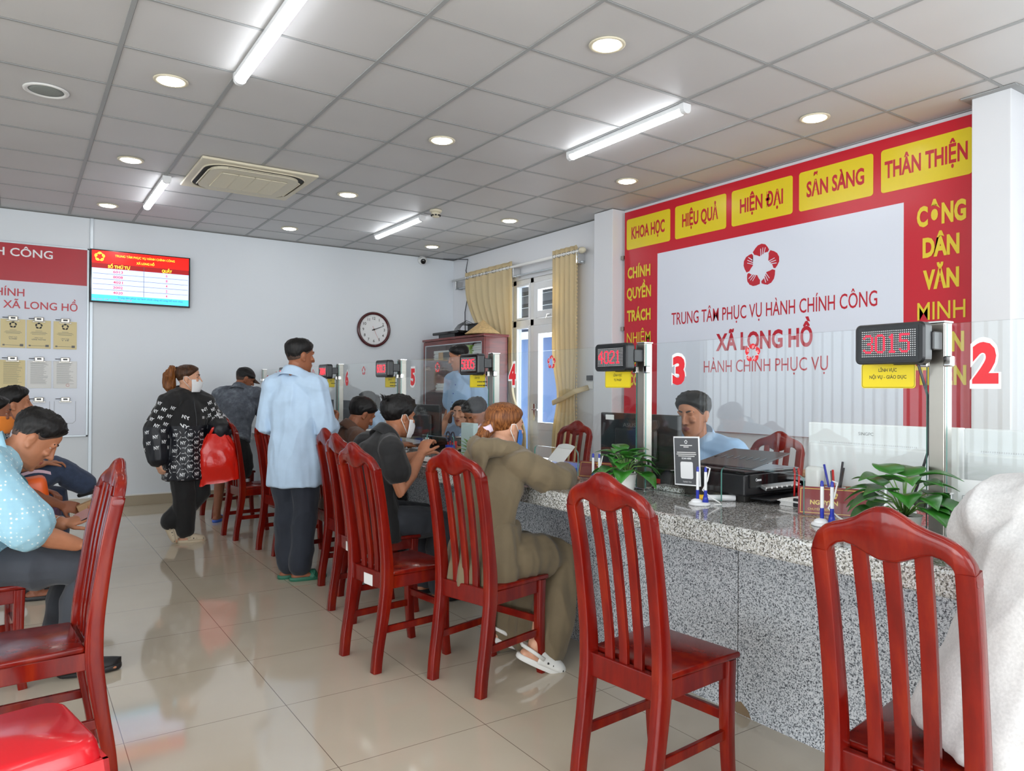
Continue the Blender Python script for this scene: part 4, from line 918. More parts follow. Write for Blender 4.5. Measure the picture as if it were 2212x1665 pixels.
# --- pen stands: a round base and two pens on cords
def pen_stand(x, y, label):
    t = thing('pen_stand', label, 'pen stand', (x, y, CT), 0, 'pen stands with two blue and white pens')
    obj('base', MB().lathe((x, y, CT+0.001), [(0.044, 0), (0.045, 0.004), (0.040, 0.010), (0.001, 0.011)], 26), 'white_gloss', t, True, True, 50)
    obj('hub', MB().ball((x-0.004, y+0.012, CT+0.011), (0.026, 0.024, 0.014)), 'white_gloss', t, True, True)
    obj('blue_socket', MB().lathe((x+0.018, y-0.016, CT+0.009), [(0.014, 0), (0.010, 0.02), (0.008, 0.03)], 14), 'pen_blue', t, True, True)
    for k, (dx, dy) in enumerate(((0.0, 0.010), (0.016, -0.018))):
        b = MB(); b.mi = 0; b.lathe((x+dx, y+dy, CT+0.014), [(0.003, 0), (0.0068, 0.008), (0.0068, 0.046)], 12); p_ = obj('pen', b, 'pen_blue', t, True, True, 50)
        obj('barrel', MB().lathe((x+dx, y+dy, CT+0.060), [(0.0062, 0), (0.0062, 0.075)], 12), 'white_gloss', p_, True, True, 50)
        obj('pen_top', MB().lathe((x+dx, y+dy, CT+0.135), [(0.0058, 0), (0.0055, 0.016), (0.003, 0.020)], 12), 'pen_blue', p_, True, True, 50)
    b = MB(); pts = [(x+0.016, y-0.018, CT+0.155), (x+0.028, y-0.03, CT+0.150), (x+0.020, y-0.024, CT+0.10), (x+0.012, y-0.006, CT+0.06), (x+0.035, y-0.03, CT+0.03), (x+0.06, y-0.05, CT+0.012), (x+0.045, y-0.075, CT+0.006), (x+0.03, y-0.05, CT+0.006)]
    b.tube(pts, 0.0030, 8); obj('cord', b, 'paper', t, True, True)
pen_stand(2.325, 2.073, 'white and blue pen stand with two corded pens beside the printer')
pen_stand(2.34, 1.52, 'pen stand half hidden behind the nearest chair back')
pen_stand(2.36, 2.775, 'pen stand left of the pothos at the 4021 post')
# --- pothos and succulent in white pots
def leaf(b, base, dirv, up, ln, wd, droop, fold=0.18):
    d = V(dirv).normalized(); s_ = d.cross(V(up)).normalized(); u = s_.cross(d).normalized(); n = 9; L_, R_, M_ = [], [], []
    for k in range(n+1):
        t = k/n; w_ = wd*(math.sin(PI*min(1, t**0.62))**0.9)*(1-0.25*t) if 0 < t < 1 else 0
        c = V(base)+d*ln*t+u*(-droop*ln*t*t)+u*(0.06*ln*math.sin(PI*t)); back = -d*(0.10*ln*(1-t)**3 if t > 0 else 0)
        M_.append(b.bm.verts.new(c)); L_.append(b.bm.verts.new(c+s_*w_+u*fold*w_+back)); R_.append(b.bm.verts.new(c-s_*w_+u*fold*w_+back))
    for k in range(n):
        for A_, B_ in ((L_, M_), (M_, R_)):
            f = b.face([A_[k], B_[k], B_[k+1], A_[k+1]])
            if f: f.smooth = True
def pothos(x, y, label, seed, size=1.0, leaves=None):
    rnd = random.Random(seed); t = thing('potted_pothos', label, 'plant', (x, y, CT), 0, 'pothos plants on the counter')
    obj('pot', MB().lathe((x, y, CT+0.001), [(0.034, 0), (0.040, 0.012), (0.050, 0.075), (0.053, 0.08), (0.049, 0.08), (0.046, 0.07)], 26), 'pot_white', t, True, True, 45)
    obj('soil', MB().lathe((x, y, CT+0.068), [(0.046, 0), (0.03, 0.005), (0.001, 0.006)], 20), 'soil', t, True, True)
    n = leaves or 26
    for k in range(n):
        az = k*2.399+rnd.uniform(-0.3, 0.3); el = 0.15+1.15*(k/n)**0.9; rr = (0.095-0.055*(k/n))*size
        o = V((x, y, CT+0.072)); d = V((math.cos(az)*math.cos(el), math.sin(az)*math.cos(el), math.sin(el)))
        tip = o+V((math.cos(az)*rr, math.sin(az)*rr, (0.015+0.105*(k/n)+rnd.uniform(-0.012, 0.012))*size))
        sb = MB(); mid = (o+tip)/2+V((0, 0, 0.02)); sb.tube([o, mid, tip], [0.0028, 0.0022, 0.0016], 6)
        dd = V((math.cos(az+rnd.uniform(-0.4, 0.4)), math.sin(az+rnd.uniform(-0.4, 0.4)), -0.40+0.95*(k/n)+rnd.uniform(-0.2, 0.2)))
        lb = MB(); leaf(lb, tip, dd, (0, 0, 1), (0.080+0.022*rnd.random())*size, (0.041+0.010*rnd.random())*size, 0.30, 0.22)
        obj('stem', sb, 'stem', t, True, True)
        lo = obj('leaf', lb, 'leaf', t, True, True); md = lo.modifiers.new('thick', 'SOLIDIFY'); md.thickness = 0.0012
pothos(2.325, 1.235, 'bushy pothos in front of the nearest steel post', 4, 1.12, 26)
pothos(2.34, 2.53, 'pothos in a white pot beside the post of the 4021 display', 9, 1.0, 26)
t = thing('potted_succulent', 'pale green leafy plant in a square white pot left of the woman in olive', 'plant', (2.36, 3.93, CT))
obj('pot', MB().box((2.315, 3.885, CT+0.001), (2.405, 3.975, CT+0.062), 0.006), 'pot_white', t, False, True)
obj('soil', MB().box((2.322, 3.892, CT+0.055), (2.398, 3.968, CT+0.064), 0.002), 'soil', t, False, True)
rnd = random.Random(12)
for k in range(34):
    az = k*2.399; el = 0.2+1.2*k/34; lb = MB(); o = V((2.36+0.025*math.cos(az), 3.93+0.025*math.sin(az), CT+0.062+0.05*k/34))
    leaf(lb, o, (math.cos(az)*math.cos(el), math.sin(az)*math.cos(el), math.sin(el)), (0, 0, 1), 0.065+0.02*rnd.random(), 0.013, 0.25, 0.3)
    lo = obj('leaf', lb, 'leaf_light', t, True, True); md = lo.modifiers.new('thick', 'SOLIDIFY'); md.thickness = 0.002
# --- acrylic cards (their square codes are left blank)
def card(yc, z0, w_, h_, m, label, words, tilt=0.0, x=GXP-0.014):
    t = thing('standing_card', label, 'card', (x, yc, z0), 0, 'cards on the counter')
    R_ = MX.Rotation(tilt, 3, 'X'); c = V((x, yc, z0+h_/2))
    obj('acrylic', MB().box((x, yc-w_/2, z0), (x+0.004, yc+w_/2, z0+h_), 0.001, R_), 'sticker_white', t, False, True)
    if m != 'sticker_white': obj('print_area', MB().box((x-0.0006, yc-w_/2+0.006, z0+0.006), (x+0.0002, yc+w_/2-0.006, z0+h_-0.006), 0, R_, c), m, t, False, True)
    if words:
        ux, uy = R_ @ UXB, R_ @ UYB; o0 = V((x-0.0010, yc, z0+h_/2))
        plane_part('lettering', [(s_, w2, hh, o0+ux*dx+uy*dz, ux, uy, bo) for s_, w2, hh, dx, dz, bo in words], 'sticker_white', t, True)
        b = MB(); b.prism([o0+ux*(p)+uy*(q-0.040)-V((0.0002, 0, 0)) for p, q in rrect(0.072, 0.074, 0.008)], (0.0006, 0, 0)); obj('blank_square', b, 'sticker_white', t, False, True)
        b = MB()
        for q, ww in ((0.036, 0.11), (0.028, 0.115), (0.020, 0.095), (0.067, 0.07), (0.060, 0.03)):
            b.quad(o0+ux*(-ww/2)+uy*q, o0+ux*(ww/2)+uy*q, o0+ux*(ww/2)+uy*(q+0.0035), o0+ux*(-ww/2)+uy*(q+0.0035))
        obj('small_print', b, 'paper', t, False, True)
        emblem('emblem', 0.009, o0+uy*0.084, ux, uy, 'sticker_white', t, None, True)
    else:
        b = MB(); b.tube([V((x-0.0006, yc-p, z0+h_*0.52+q)) for p, q in rrect(w_*0.76, w_*0.76, 0.003)+[rrect(w_*0.76, w_*0.76, 0.003)[0]]], 0.0005, 4, False); obj('blank_square', b, 'print_grey', t, False, True)
    return t
card(2.255, 0.900, 0.150, 0.215, mat('card_grey', (92, 94, 98), 0.3), 'grey information card headed SCAN HERE leaning on the glass by the printer', [('SCAN HERE', 0.055, 0.0075, 0, 0.008, 0.03), ('THANK YOU', 0.05, 0.0065, 0, -0.094, 0.0)], -0.05)
card(1.075, CT+0.001, 0.115, 0.195, 'sticker_white', 'plain white card standing at counter 2 beside the pale grey shirt', None)
# --- small things
g = thing('glue_bottle', 'clear tube with a yellow cap lying on the counter under the glass edge', 'bottle', (2.45, 2.13, CT))
obj('tube', MB().tube([(2.425, 2.135, CT+0.0135), (2.53, 2.06, CT+0.0135)], 0.013, 12), 'white_gloss', g, True, True, 50)
obj('cap', MB().tube([(2.400, 2.153, CT+0.0135), (2.428, 2.133, CT+0.0135)], 0.0128, 12), 'yellow_tape', g, True, True, 50)
box_thing('granite_offcut', 'narrow granite offcut lying behind the glass near the 4021 post', 'stone', (2.50, 2.345, CT+0.001), (2.575, 2.51, CT+0.022), 'granite_lip', 0.002)
bx = thing('pen_box', 'black pen box with a red patch beside the dark monitor', 'pen holder', (2.66, 2.57, CT))
obj('case', MB().box((2.61, 2.51, CT+0.001), (2.71, 2.63, CT+0.085), 0.004), 'black_gloss', bx, False, True); obj('red_patch', MB().box((2.6085, 2.575, CT+0.012), (2.6105, 2.62, CT+0.035)), 'pen_red', bx, False, True)
b = MB(); b.grid(lambda u, v: (2.55+0.05*u, 2.63+0.10*v, CT+0.002+0.12*u*(1-0.3*v)), 6, 6); tag(obj('paper_sheet', b, 'paper', None, True), 'white sheet leaning against the dark monitor beside the pothos', 'paper')
ct = thing('pen_cup', 'white cup of pens behind the maroon name plate', 'pen holder', (2.72, 1.72, CT))
obj('cup', MB().lathe((2.72, 1.72, CT+0.001), [(0.034, 0), (0.038, 0.085), (0.035, 0.085), (0.031, 0.004), (0.001, 0.004)], 20), 'white_plastic', ct, True, True, 45)
for k, (dx, dy, m_) in enumerate(((0.015, 0.02, 'print_grey'), (-0.01, 0.0, 'pen_red'), (0.0, -0.02, 'black_plastic'), (-0.018, 0.016, 'pen_blue'), (0.02, -0.005, 'dark_grey'))):
    obj('pen', MB().tube([(2.72+dx*0.4, 1.72+dy*0.4, CT+0.01), (2.72+dx*1.8, 1.72+dy*1.8, CT+0.145+0.01*k)], 0.0045, 8), m_, ct, True, True)
rt = thing('white_router', 'white rounded box standing against the white computer', 'router', (2.755, 1.84, CT))
obj('case', MB().box((2.735, 1.80, CT+0.001), (2.782, 1.875, CT+0.155), 0.018, None, None, 4), 'white_plastic', rt, True, True)
b = MB()
for k in range(2): b.tube([(2.73, 1.895+0.02*k, CT+0.0), (2.735, 1.895+0.02*k, CT+0.12), (2.745, 1.905+0.02*k, CT+0.14), (2.755, 1.915+0.02*k, CT+0.125)], 0.004, 8)
tag(obj('striped_straws', b, 'pen_red', None, True), 'pair of red hooked straws beside the white router', 'straw')
sv = thing('phone_stand', 'silver upright stand behind the nearest pothos', 'stand', (2.65, 1.50, CT))
obj('plate', MB().box((2.64, 1.47, CT+0.008), (2.66, 1.545, CT+0.125), 0.006), 'brushed', sv, False, True); obj('base', MB().box((2.61, 1.46, CT+0.001), (2.70, 1.555, CT+0.010), 0.003), 'brushed', sv, False, True)
bk = thing('wicker_tray', 'small wicker tray with a phone at counter 2 by the grey shirt', 'tray', (2.40, 0.93, CT))
obj('tray', MB().box((2.33, 0.85, CT+0.001), (2.47, 1.0, CT+0.02), 0.004), 'straw', bk, False, True); obj('liner', MB().box((2.34, 0.86, CT+0.018), (2.44, 0.99, CT+0.026), 0.003), 'black_plastic', bk, False, True)
fo = thing('document_folder', 'blue plastic document folder at the olive woman\'s counter', 'folder', (2.70, 3.42, CT))
obj('cover', MB().box((2.60, 3.24, CT+0.001), (2.80, 3.62, CT+0.028), 0.005), 'folder_blue', fo, False, True); obj('pages', MB().box((2.604, 3.25, CT+0.006), (2.79, 3.61, CT+0.022)), 'paper', fo, False, True)
b = MB(); b.grid(lambda u, v: (2.66+0.10*u, 3.42+0.16*v, CT+0.03+0.10*u+0.012*math.sin(3*v)), 8, 8); tag(obj('form_sheet', b, 'paper', None, True), 'white form held up over the blue folder', 'paper')
b = MB(); b.grid(lambda u, v: (2.26+0.21*u, 3.02+0.30*v, CT+0.002+0.006*math.sin(4*u+3*v)**2), 8, 8); tag(obj('form_sheet', b, 'paper', None, True), 'white form under the olive woman\'s sleeve', 'paper')
for (x, y, rz, lb) in ((2.24, 4.30, 0.5, 'white form before the man in the black shirt'), (2.60, 4.55, 0.2, 'white form passed under the glass to the man in black')):
    b = MB(); R_ = MX.Rotation(rz, 3, 'Z'); b.grid(lambda u, v: V((x, y, CT+0.0015+0.010*math.sin(3*u+2*v)**2))+R_ @ V((0.21*(u-0.5), 0.30*(v-0.5), 0)), 8, 8); tag(obj('form_sheet', b, 'paper', None, True), lb, 'paper')
lt = thing('card_reader', 'black boxy reader with a small white card behind the glass at counter 4', 'card reader', (2.68, 4.98, CT))
obj('case', MB().box((2.62, 4.72, CT+0.001), (2.74, 5.14, CT+0.115), 0.008), 'black_gloss', lt, False, True); obj('card', MB().box((2.617, 5.02, CT+0.03), (2.6205, 5.08, CT+0.095), 0.001), 'sticker_white', lt, False, True)
def cup(x, y, h_, m_, label, sc_=False):
    t = thing('desk_cup', label, 'cup', (x, y, CT)); obj('body', MB().lathe((x, y, CT+0.001), [(0.030, 0), (0.036, h_), (0.032, h_), (0.027, 0.005), (0.001, 0.005)], 18), m_, t, True, True, 45); return t
cup(2.62, 4.66, 0.09, 'pen_red', 'red cup beside the black reader'); cc = cup(2.56, 4.58, 0.07, 'pen_blue', 'blue cup holding scissors beside the red cup')
for sg in (-1, 1):
    b = MB(); b.tube([(2.56, 4.58+sg*0.004, CT+0.02), (2.56, 4.58+sg*0.018, CT+0.10)], 0.004, 6); cyy = 4.58+sg*0.034
    b.tube([(2.56, cyy+0.026*math.cos(q*PI/8), CT+0.130+0.034*math.sin(q*PI/8)) for q in range(17)], 0.0055, 8, False); obj('scissor_handle', b, mat('scissor_navy', (38, 44, 66), 0.35), cc, True, True)
b = MB(); b.box((2.52, 4.20, CT+0.001), (2.56, 4.36, CT+0.24), 0.003); tag(obj('desk_calendar', b, mat('calendar_pale', (206, 226, 226), 0.5)), 'tall pale green desk board by the post of the 5005 display', 'calendar')
# far end of the counter: trays, boxes and piles of paper seen through the glass
rnd = random.Random(21)
for k, (x, y) in enumerate(((2.62, 5.95), (2.72, 6.45), (2.58, 7.05))):
    t = thing('document_tray', ('clear document tray with papers nearest the post of the 6013 display', 'clear document tray with papers beside the ponytailed woman', 'farthest clear document tray with papers')[k], 'document tray', (x, y, CT), 0, 'document trays on the counter')
    b = MB()
    for z in (0.002, 0.055): b.box((x-0.11, y-0.15, CT+z), (x+0.11, y+0.15, CT+z+0.004)); 
    for dy in (-0.148, 0.148): b.box((x-0.11, y+dy-0.002, CT+0.001), (x+0.11, y+dy+0.002, CT+0.085))
    obj('tray', b, 'print_grey', t, False, True)
    p_ = MB()
    for j in range(6): d = rnd.uniform(-0.01, 0.01); p_.box((x-0.10+d, y-0.135+d, CT+0.007+0.006*j), (x+0.10+d, y+0.135-d, CT+0.011+0.006*j)); p_.box((x-0.10-d, y-0.135+d, CT+0.06+0.004*j), (x+0.10-d, y+0.13-d, CT+0.063+0.004*j))
    obj('papers', p_, 'paper', t, False, True)
wb = thing('water_bottle', 'clear plastic water bottle with blue label by the masked man', 'bottle', (2.37, 5.05, CT))
obj('bottle', MB().lathe((2.37, 5.05, CT+0.001), [(0.030, 0), (0.032, 0.01), (0.032, 0.10), (0.030, 0.125), (0.014, 0.150), (0.014, 0.165)], 18), 'glass', wb, True, True, 50)
obj('label', MB().lathe((2.37, 5.05, CT+0.05), [(0.0325, 0), (0.0325, 0.045)], 18), 'folder_blue', wb, True, True); obj('cap', MB().lathe((2.37, 5.05, CT+0.165), [(0.016, 0), (0.016, 0.014), (0.001, 0.015)], 14), 'pen_blue', wb, True, True, 50)
b = MB(); b.grid(lambda u, v: (1.93+0.30*u, 5.35+0.24*v, 0.862+0.05*math.sin(2.4*u+v)+0.03*v), 9, 9); 
ys = obj('crumpled_bag', MB().box((2.12, 5.33, CT+0.001), (2.30, 5.56, CT+0.075), 0.03, None, None, 3), mat('paper_cream', (226, 222, 196), 0.6, bump=0.6, bscale=30), None, True); tag(ys, 'crumpled cream paper bag on the counter behind the chair backs', 'bag'); b.bm.free()
# ================================================================== cabinet and what is on it
KX0, KX1, KY0, KY1, KH = 4.62, 4.965, 7.46, 9.03, 1.985
kb = thing('filing_cabinet', 'red-brown wooden document cabinet with glass doors in the far right corner', 'cabinet', ((KX0+KX1)/2, (KY0+KY1)/2, 0))
b = MB(); b.box((KX0+0.02, KY0, 0), (KX1, KY0+0.022, KH-0.02)).box((KX0+0.02, KY1-0.022, 0), (KX1, KY1, KH-0.02)).box((KX1-0.012, KY0, 0), (KX1, KY1, KH-0.02)).box((KX0+0.02, KY0, 0), (KX1, KY1, 0.08))
b.box((KX0+0.03, 8.225, 0), (KX1, 8.245, KH-0.02)); obj('carcass', b, 'cabinet_wood', kb, False, True)
obj('top', MB().box((KX0-0.015, KY0-0.015, KH-0.03), (KX1+0.005, KY1+0.015, KH), 0.006), 'cabinet_wood', kb, False, True)
for z in (0.45, 0.86, 1.28, 1.685): obj('shelf', MB().box((KX0+0.03, KY0+0.02, z), (KX1-0.01, KY1-0.02, z+0.018)), 'cabinet_wood', kb, False, True)
def cab_door(y0, y1):
    f = MB(); f.box((KX0, y0, 0.84), (KX0+0.022, y0+0.05, KH-0.035)).box((KX0, y1-0.05, 0.84), (KX0+0.022, y1, KH-0.035)).box((KX0, y0+0.05, 0.84), (KX0+0.022, y1-0.05, 0.89)).box((KX0, y0+0.05, KH-0.085), (KX0+0.022, y1-0.05, KH-0.035))
    d = obj('door', f, 'cabinet_wood', kb, False, True)
    e = MB(); e.box((KX0-0.002, y0+0.05, 0.89), (KX0+0.006, y0+0.062, KH-0.085)).box((KX0-0.002, y1-0.062, 0.89), (KX0+0.006, y1-0.05, KH-0.085)).box((KX0-0.002, y0+0.05, KH-0.097), (KX0+0.006, y1-0.05, KH-0.085)); obj('bead', e, 'trim_metal', d, False, True)
    obj('door_glass', MB().box((KX0+0.008, y0+0.05, 0.89), (KX0+0.012, y1-0.05, KH-0.085)), 'glass', d, False, True)
    obj('lower_panel', MB().box((KX0, y0, 0.09), (KX0+0.022, y1, 0.83), 0.004), 'cabinet_wood', d, False, True)
cab_door(KY0+0.002, 9.028)
def pile(x0, y0, y1, z, n, m_, label, grp='paper piles in the cabinet', seed=1):
    r_ = random.Random(seed); b = MB()
    for k in range(n): d = r_.uniform(-0.03, 0.03); b.box((x0+r_.uniform(0, 0.03), y0+d, z+0.001+0.0105*k), (x0+0.22, y1+d*0.5, z+0.0100+0.0105*k))
    tag(obj('paper_pile', b, m_), label, 'papers', grp)
pile(4.68, 8.34, 8.86, 1.703, 12, 'paper', 'wide pile of white papers on the upper cabinet shelf, left part', seed=2)
pile(4.68, 7.52, 7.84, 1.703, 17, 'paper', 'tall pile of white papers on the upper cabinet shelf, right part', seed=3)
box_thing('box_file', 'brown box file before the left paper pile in the cabinet', 'file', (4.645, 8.53, 1.704), (4.675, 8.65, 1.80), 'wood_box'); box_thing('box_file', 'black box file in the middle of the upper cabinet shelf', 'file', (4.645, 8.33, 1.704), (4.675, 8.52, 1.80), 'black_plastic')
box_thing('green_folder', 'green folder lying on papers at the top right of the cabinet', 'folder', (4.66, 7.86, 1.704), (4.88, 8.19, 1.87), 'folder_green', 0.006)
pile(4.68, 8.30, 8.80, 1.299, 9, 'paper', 'pile of white papers on the second cabinet shelf', seed=4)
pile(4.68, 7.60, 8.10, 1.299, 14, 'paper', 'pile of papers on the second cabinet shelf behind the standing clerk', seed=5)
pile(4.68, 8.35, 8.85, 0.879, 10, 'paper', 'pile of papers on the third cabinet shelf', seed=6)
for k in range(6): tag(obj('ring_binder', MB().box((4.66, 7.62+0.07*k, 0.879), (4.90, 7.68+0.07*k, 1.19), 0.004), ('black_plastic', 'maroon', 'dark_grey', 'folder_blue', 'black_plastic', 'folder_green')[k]), '%s ring binder upright on the third cabinet shelf' % ('right-end black', 'maroon', 'dark grey', 'blue', 'inner black', 'green')[k], 'binder', 'binders in the cabinet')
pb = thing('storage_basket', 'lilac plastic basket behind the standing clerk in the cabinet corner', 'basket', (4.50, 7.9, 1.33))
b = MB(); cx_, cy_ = 4.72, 8.02
b.box((4.60, 7.95, 1.299), (4.61, 8.1, 1.30)); b.bm.free()
bpy.data.objects.remove(pb)
dv = thing('dvd_recorder', 'flat black recorder on top of the cabinet, left', 'recorder', (4.75, 8.45, KH))
obj('case', MB().box((4.63, 8.20, KH+0.001), (4.90, 8.62, KH+0.045), 0.004), 'black_plastic', dv, False, True)
dv2 = thing('set_top_box', 'slim black box lying on the recorder on the cabinet', 'recorder', (4.74, 8.45, KH+0.045))
obj('case', MB().box((4.62, 8.10, KH+0.0455), (4.88, 8.78, KH+0.082), 0.010), 'black_gloss', dv2, False, True)
rt2 = thing('network_switch', 'black equipment box with loose cables on the cabinet', 'network device', (4.80, 8.0, KH))
obj('case', MB().box((4.80, 7.93, KH+0.001), (4.94, 8.16, KH+0.17), 0.006), 'black_plastic', rt2, False, True)
b = MB()
for k in range(5): b.tube([(4.79, 7.96+0.04*k, KH+0.15), (4.70, 8.02+0.05*k, KH+0.20-0.01*k), (4.64, 8.08+0.03*k, KH+0.10), (4.66, 8.1+0.04*k, KH+0.005)], 0.0045, 6)
obj('cable', b, 'black_plastic', rt2, True, True)
ht = thing('conical_hat', 'woven conical straw hat lying on the cabinet top', 'hat', (4.76, 7.70, KH))
obj('cone', MB().lathe((4.75, 7.70, KH+0.001), [(0.215, 0.012), (0.217, 0.016), (0.14, 0.075), (0.075, 0.125), (0.03, 0.165), (0.004, 0.185), (0.001, 0.184)], 36), 'straw', ht, True, True)
obj('brim_ring', MB().tube([(4.75+0.216*math.cos(q*PI/18), 7.70+0.216*math.sin(q*PI/18), KH+0.012) for q in range(37)], 0.006, 8, False), 'straw', ht, True, True)
# ================================================================== people
SKIN = {}
def skin(name, col):
    m = mat('skin_'+name, col, 0.5, var=0.10, vscale=16, bump=0.05, bscale=140); b = m.node_tree.nodes['Principled BSDF']
    b.inputs['Subsurface Weight'].default_value = 0.0; SKIN[name] = m; return m
skin('tan', (176, 116, 84)); skin('brown', (150, 92, 62)); skin('light', (214, 160, 130)); skin('deep', (132, 80, 56))
mat('lip', (150, 78, 70), 0.45); mat('eye_white', (176, 168, 160), 0.3); mat('iris', (30, 20, 16), 0.15); mat('brow', (36, 28, 24), 0.8)
def hairm(name, c1, c2):
    m = mat('hair_'+name, c1, 0.46, spec=0.28); nt, N, L, b = nodes(m); tc = N.new('ShaderNodeTexCoord'); mp = N.new('ShaderNodeMapping'); mp.inputs['Scale'].default_value = (150, 150, 9); L.new(tc.outputs['Object'], mp.inputs[0])
    n = N.new('ShaderNodeTexNoise'); n.inputs['Scale'].default_value = 1.0; n.inputs['Detail'].default_value = 4; L.new(mp.outputs[0], n.inputs['Vector'])
    r = ramp(nt, [(0.35, c1), (0.7, c2)]); L.new(n.outputs['Fac'], r.inputs['Fac']); L.new(r.outputs[0], b.inputs['Base Color'])
    bp = N.new('ShaderNodeBump'); bp.inputs['Strength'].default_value = 0.3; bp.inputs['Distance'].default_value = 0.003; L.new(n.outputs['Fac'], bp.inputs['Height']); L.new(bp.outputs[0], b.inputs['Normal'])
mat('hair_fade', (74, 54, 44), 0.7, var=0.3, vscale=120)
hairm('black', (9, 8, 9), (27, 24, 23)); hairm('brown', (92, 52, 24), (150, 92, 42)); hairm('dark_brown', (44, 28, 20), (92, 58, 34)); hairm('copper', (84, 44, 18), (158, 100, 54))
def cloth(name, col, rough=0.8, var=0.06, vs=12, bump=0.12): return mat('cloth_'+name, col, rough, var=var, vscale=vs, bump=bump, bscale=420, sheen=0.15)
cloth('sky', (182, 206, 230)); cloth('sky2', (160, 192, 226)); cloth('navy', (34, 40, 52)); cloth('black', (20, 20, 22)); cloth('charcoal', (56, 60, 68)); cloth('olive', (112, 98, 74)); cloth('grey', (214, 214, 214), var=0.09, vs=160)
cloth('jeans', (52, 66, 92), var=0.2, vs=30); cloth('purple', (70, 38, 66)); cloth('teal', (22, 96, 106)); cloth('mask_white', (232, 234, 236), bump=0.05); cloth('mask_blue', (46, 112, 196), bump=0.05); cloth('mask_orange', (214, 120, 34), bump=0.05); cloth('brown', (90, 60, 44))
def dotted():
    m = mat('cloth_dotted', (164, 208, 224), 0.8); nt, N, L, b = nodes(m); tc = N.new('ShaderNodeTexCoord'); v = N.new('ShaderNodeTexVoronoi'); v.inputs['Scale'].default_value = 52; v.inputs['Randomness'].default_value = 0.35; L.new(tc.outputs['Object'], v.inputs['Vector'])
    r = ramp(nt, [(0.0, (240, 248, 250)), (0.19, (228, 242, 246)), (0.26, (160, 206, 224)), (1.0, (152, 200, 222))]); L.new(v.outputs['Distance'], r.inputs['Fac']); L.new(r.outputs[0], b.inputs['Base Color'])
dotted()
def checked():
    m = mat('cloth_checked', (60, 60, 64), 0.8); nt, N, L, b = nodes(m); tc = N.new('ShaderNodeTexCoord'); c = N.new('ShaderNodeTexChecker'); c.inputs['Scale'].default_value = 62; c.inputs['Color1'].default_value = srgb(214, 214, 216); c.inputs['Color2'].default_value = srgb(26, 28, 34); L.new(tc.outputs['Object'], c.inputs['Vector']); L.new(c.outputs['Color'], b.inputs['Base Color'])
checked()
def denim():
    m = mat('cloth_denim', (92, 98, 108), 0.85); nt, N, L, b = nodes(m); tc = N.new('ShaderNodeTexCoord'); n = N.new('ShaderNodeTexNoise'); n.inputs['Scale'].default_value = 9; n.inputs['Detail'].default_value = 8; n.inputs['Roughness'].default_value = 0.75; L.new(tc.outputs['Object'], n.inputs['Vector'])
    r = ramp(nt, [(0.3, (52, 56, 64)), (0.52, (88, 94, 104)), (0.72, (136, 144, 152))]); L.new(n.outputs['Fac'], r.inputs['Fac']); L.new(r.outputs[0], b.inputs['Base Color'])
denim()
mat('rubber_beige', (212, 196, 170), 0.55); mat('rubber_green', (44, 112, 88), 0.5); mat('rubber_black', (26, 26, 28), 0.5); mat('rubber_white', (226, 226, 222), 0.5); mat('rubber_brown', (70, 54, 42), 0.6)

def remesh(mb, voxel, smooth=3, fold=0.0, fscale=(9, 9, 4), seed=0.0):
    bmesh.ops.recalc_face_normals(mb.bm, faces=list(mb.bm.faces))
    me = bpy.data.meshes.new('tmp'); mb.bm.to_mesh(me); mb.bm.free()
    o = bpy.data.objects.new('tmp', me); COL.objects.link(o)
    md = o.modifiers.new('r', 'REMESH'); md.mode = 'VOXEL'; md.voxel_size = voxel; md.adaptivity = 0.0
    if smooth: s_ = o.modifiers.new('s', 'SMOOTH'); s_.iterations = smooth; s_.factor = 0.5
    dg = bpy.context.evaluated_depsgraph_get(); dg.update()
    out = bpy.data.meshes.new_from_object(o.evaluated_get(dg)); bpy.data.objects.remove(o); bpy.data.meshes.remove(me)
    out.materials.clear()
    if fold:
        ns = [v.normal.copy() for v in out.vertices]; sd = V((seed, seed*1.7, seed*0.6))
        for v, n in zip(out.vertices, ns):
            c = v.co; p = V((c.x*fscale[0], c.y*fscale[1], c.z*fscale[2]))+sd
            a = NZ.noise(p); q = NZ.noise(p*2.3+V((3, 1, 7)))
            v.co = c+n*fold*(1.0-2.2*abs(a)+0.45*q)
    return out
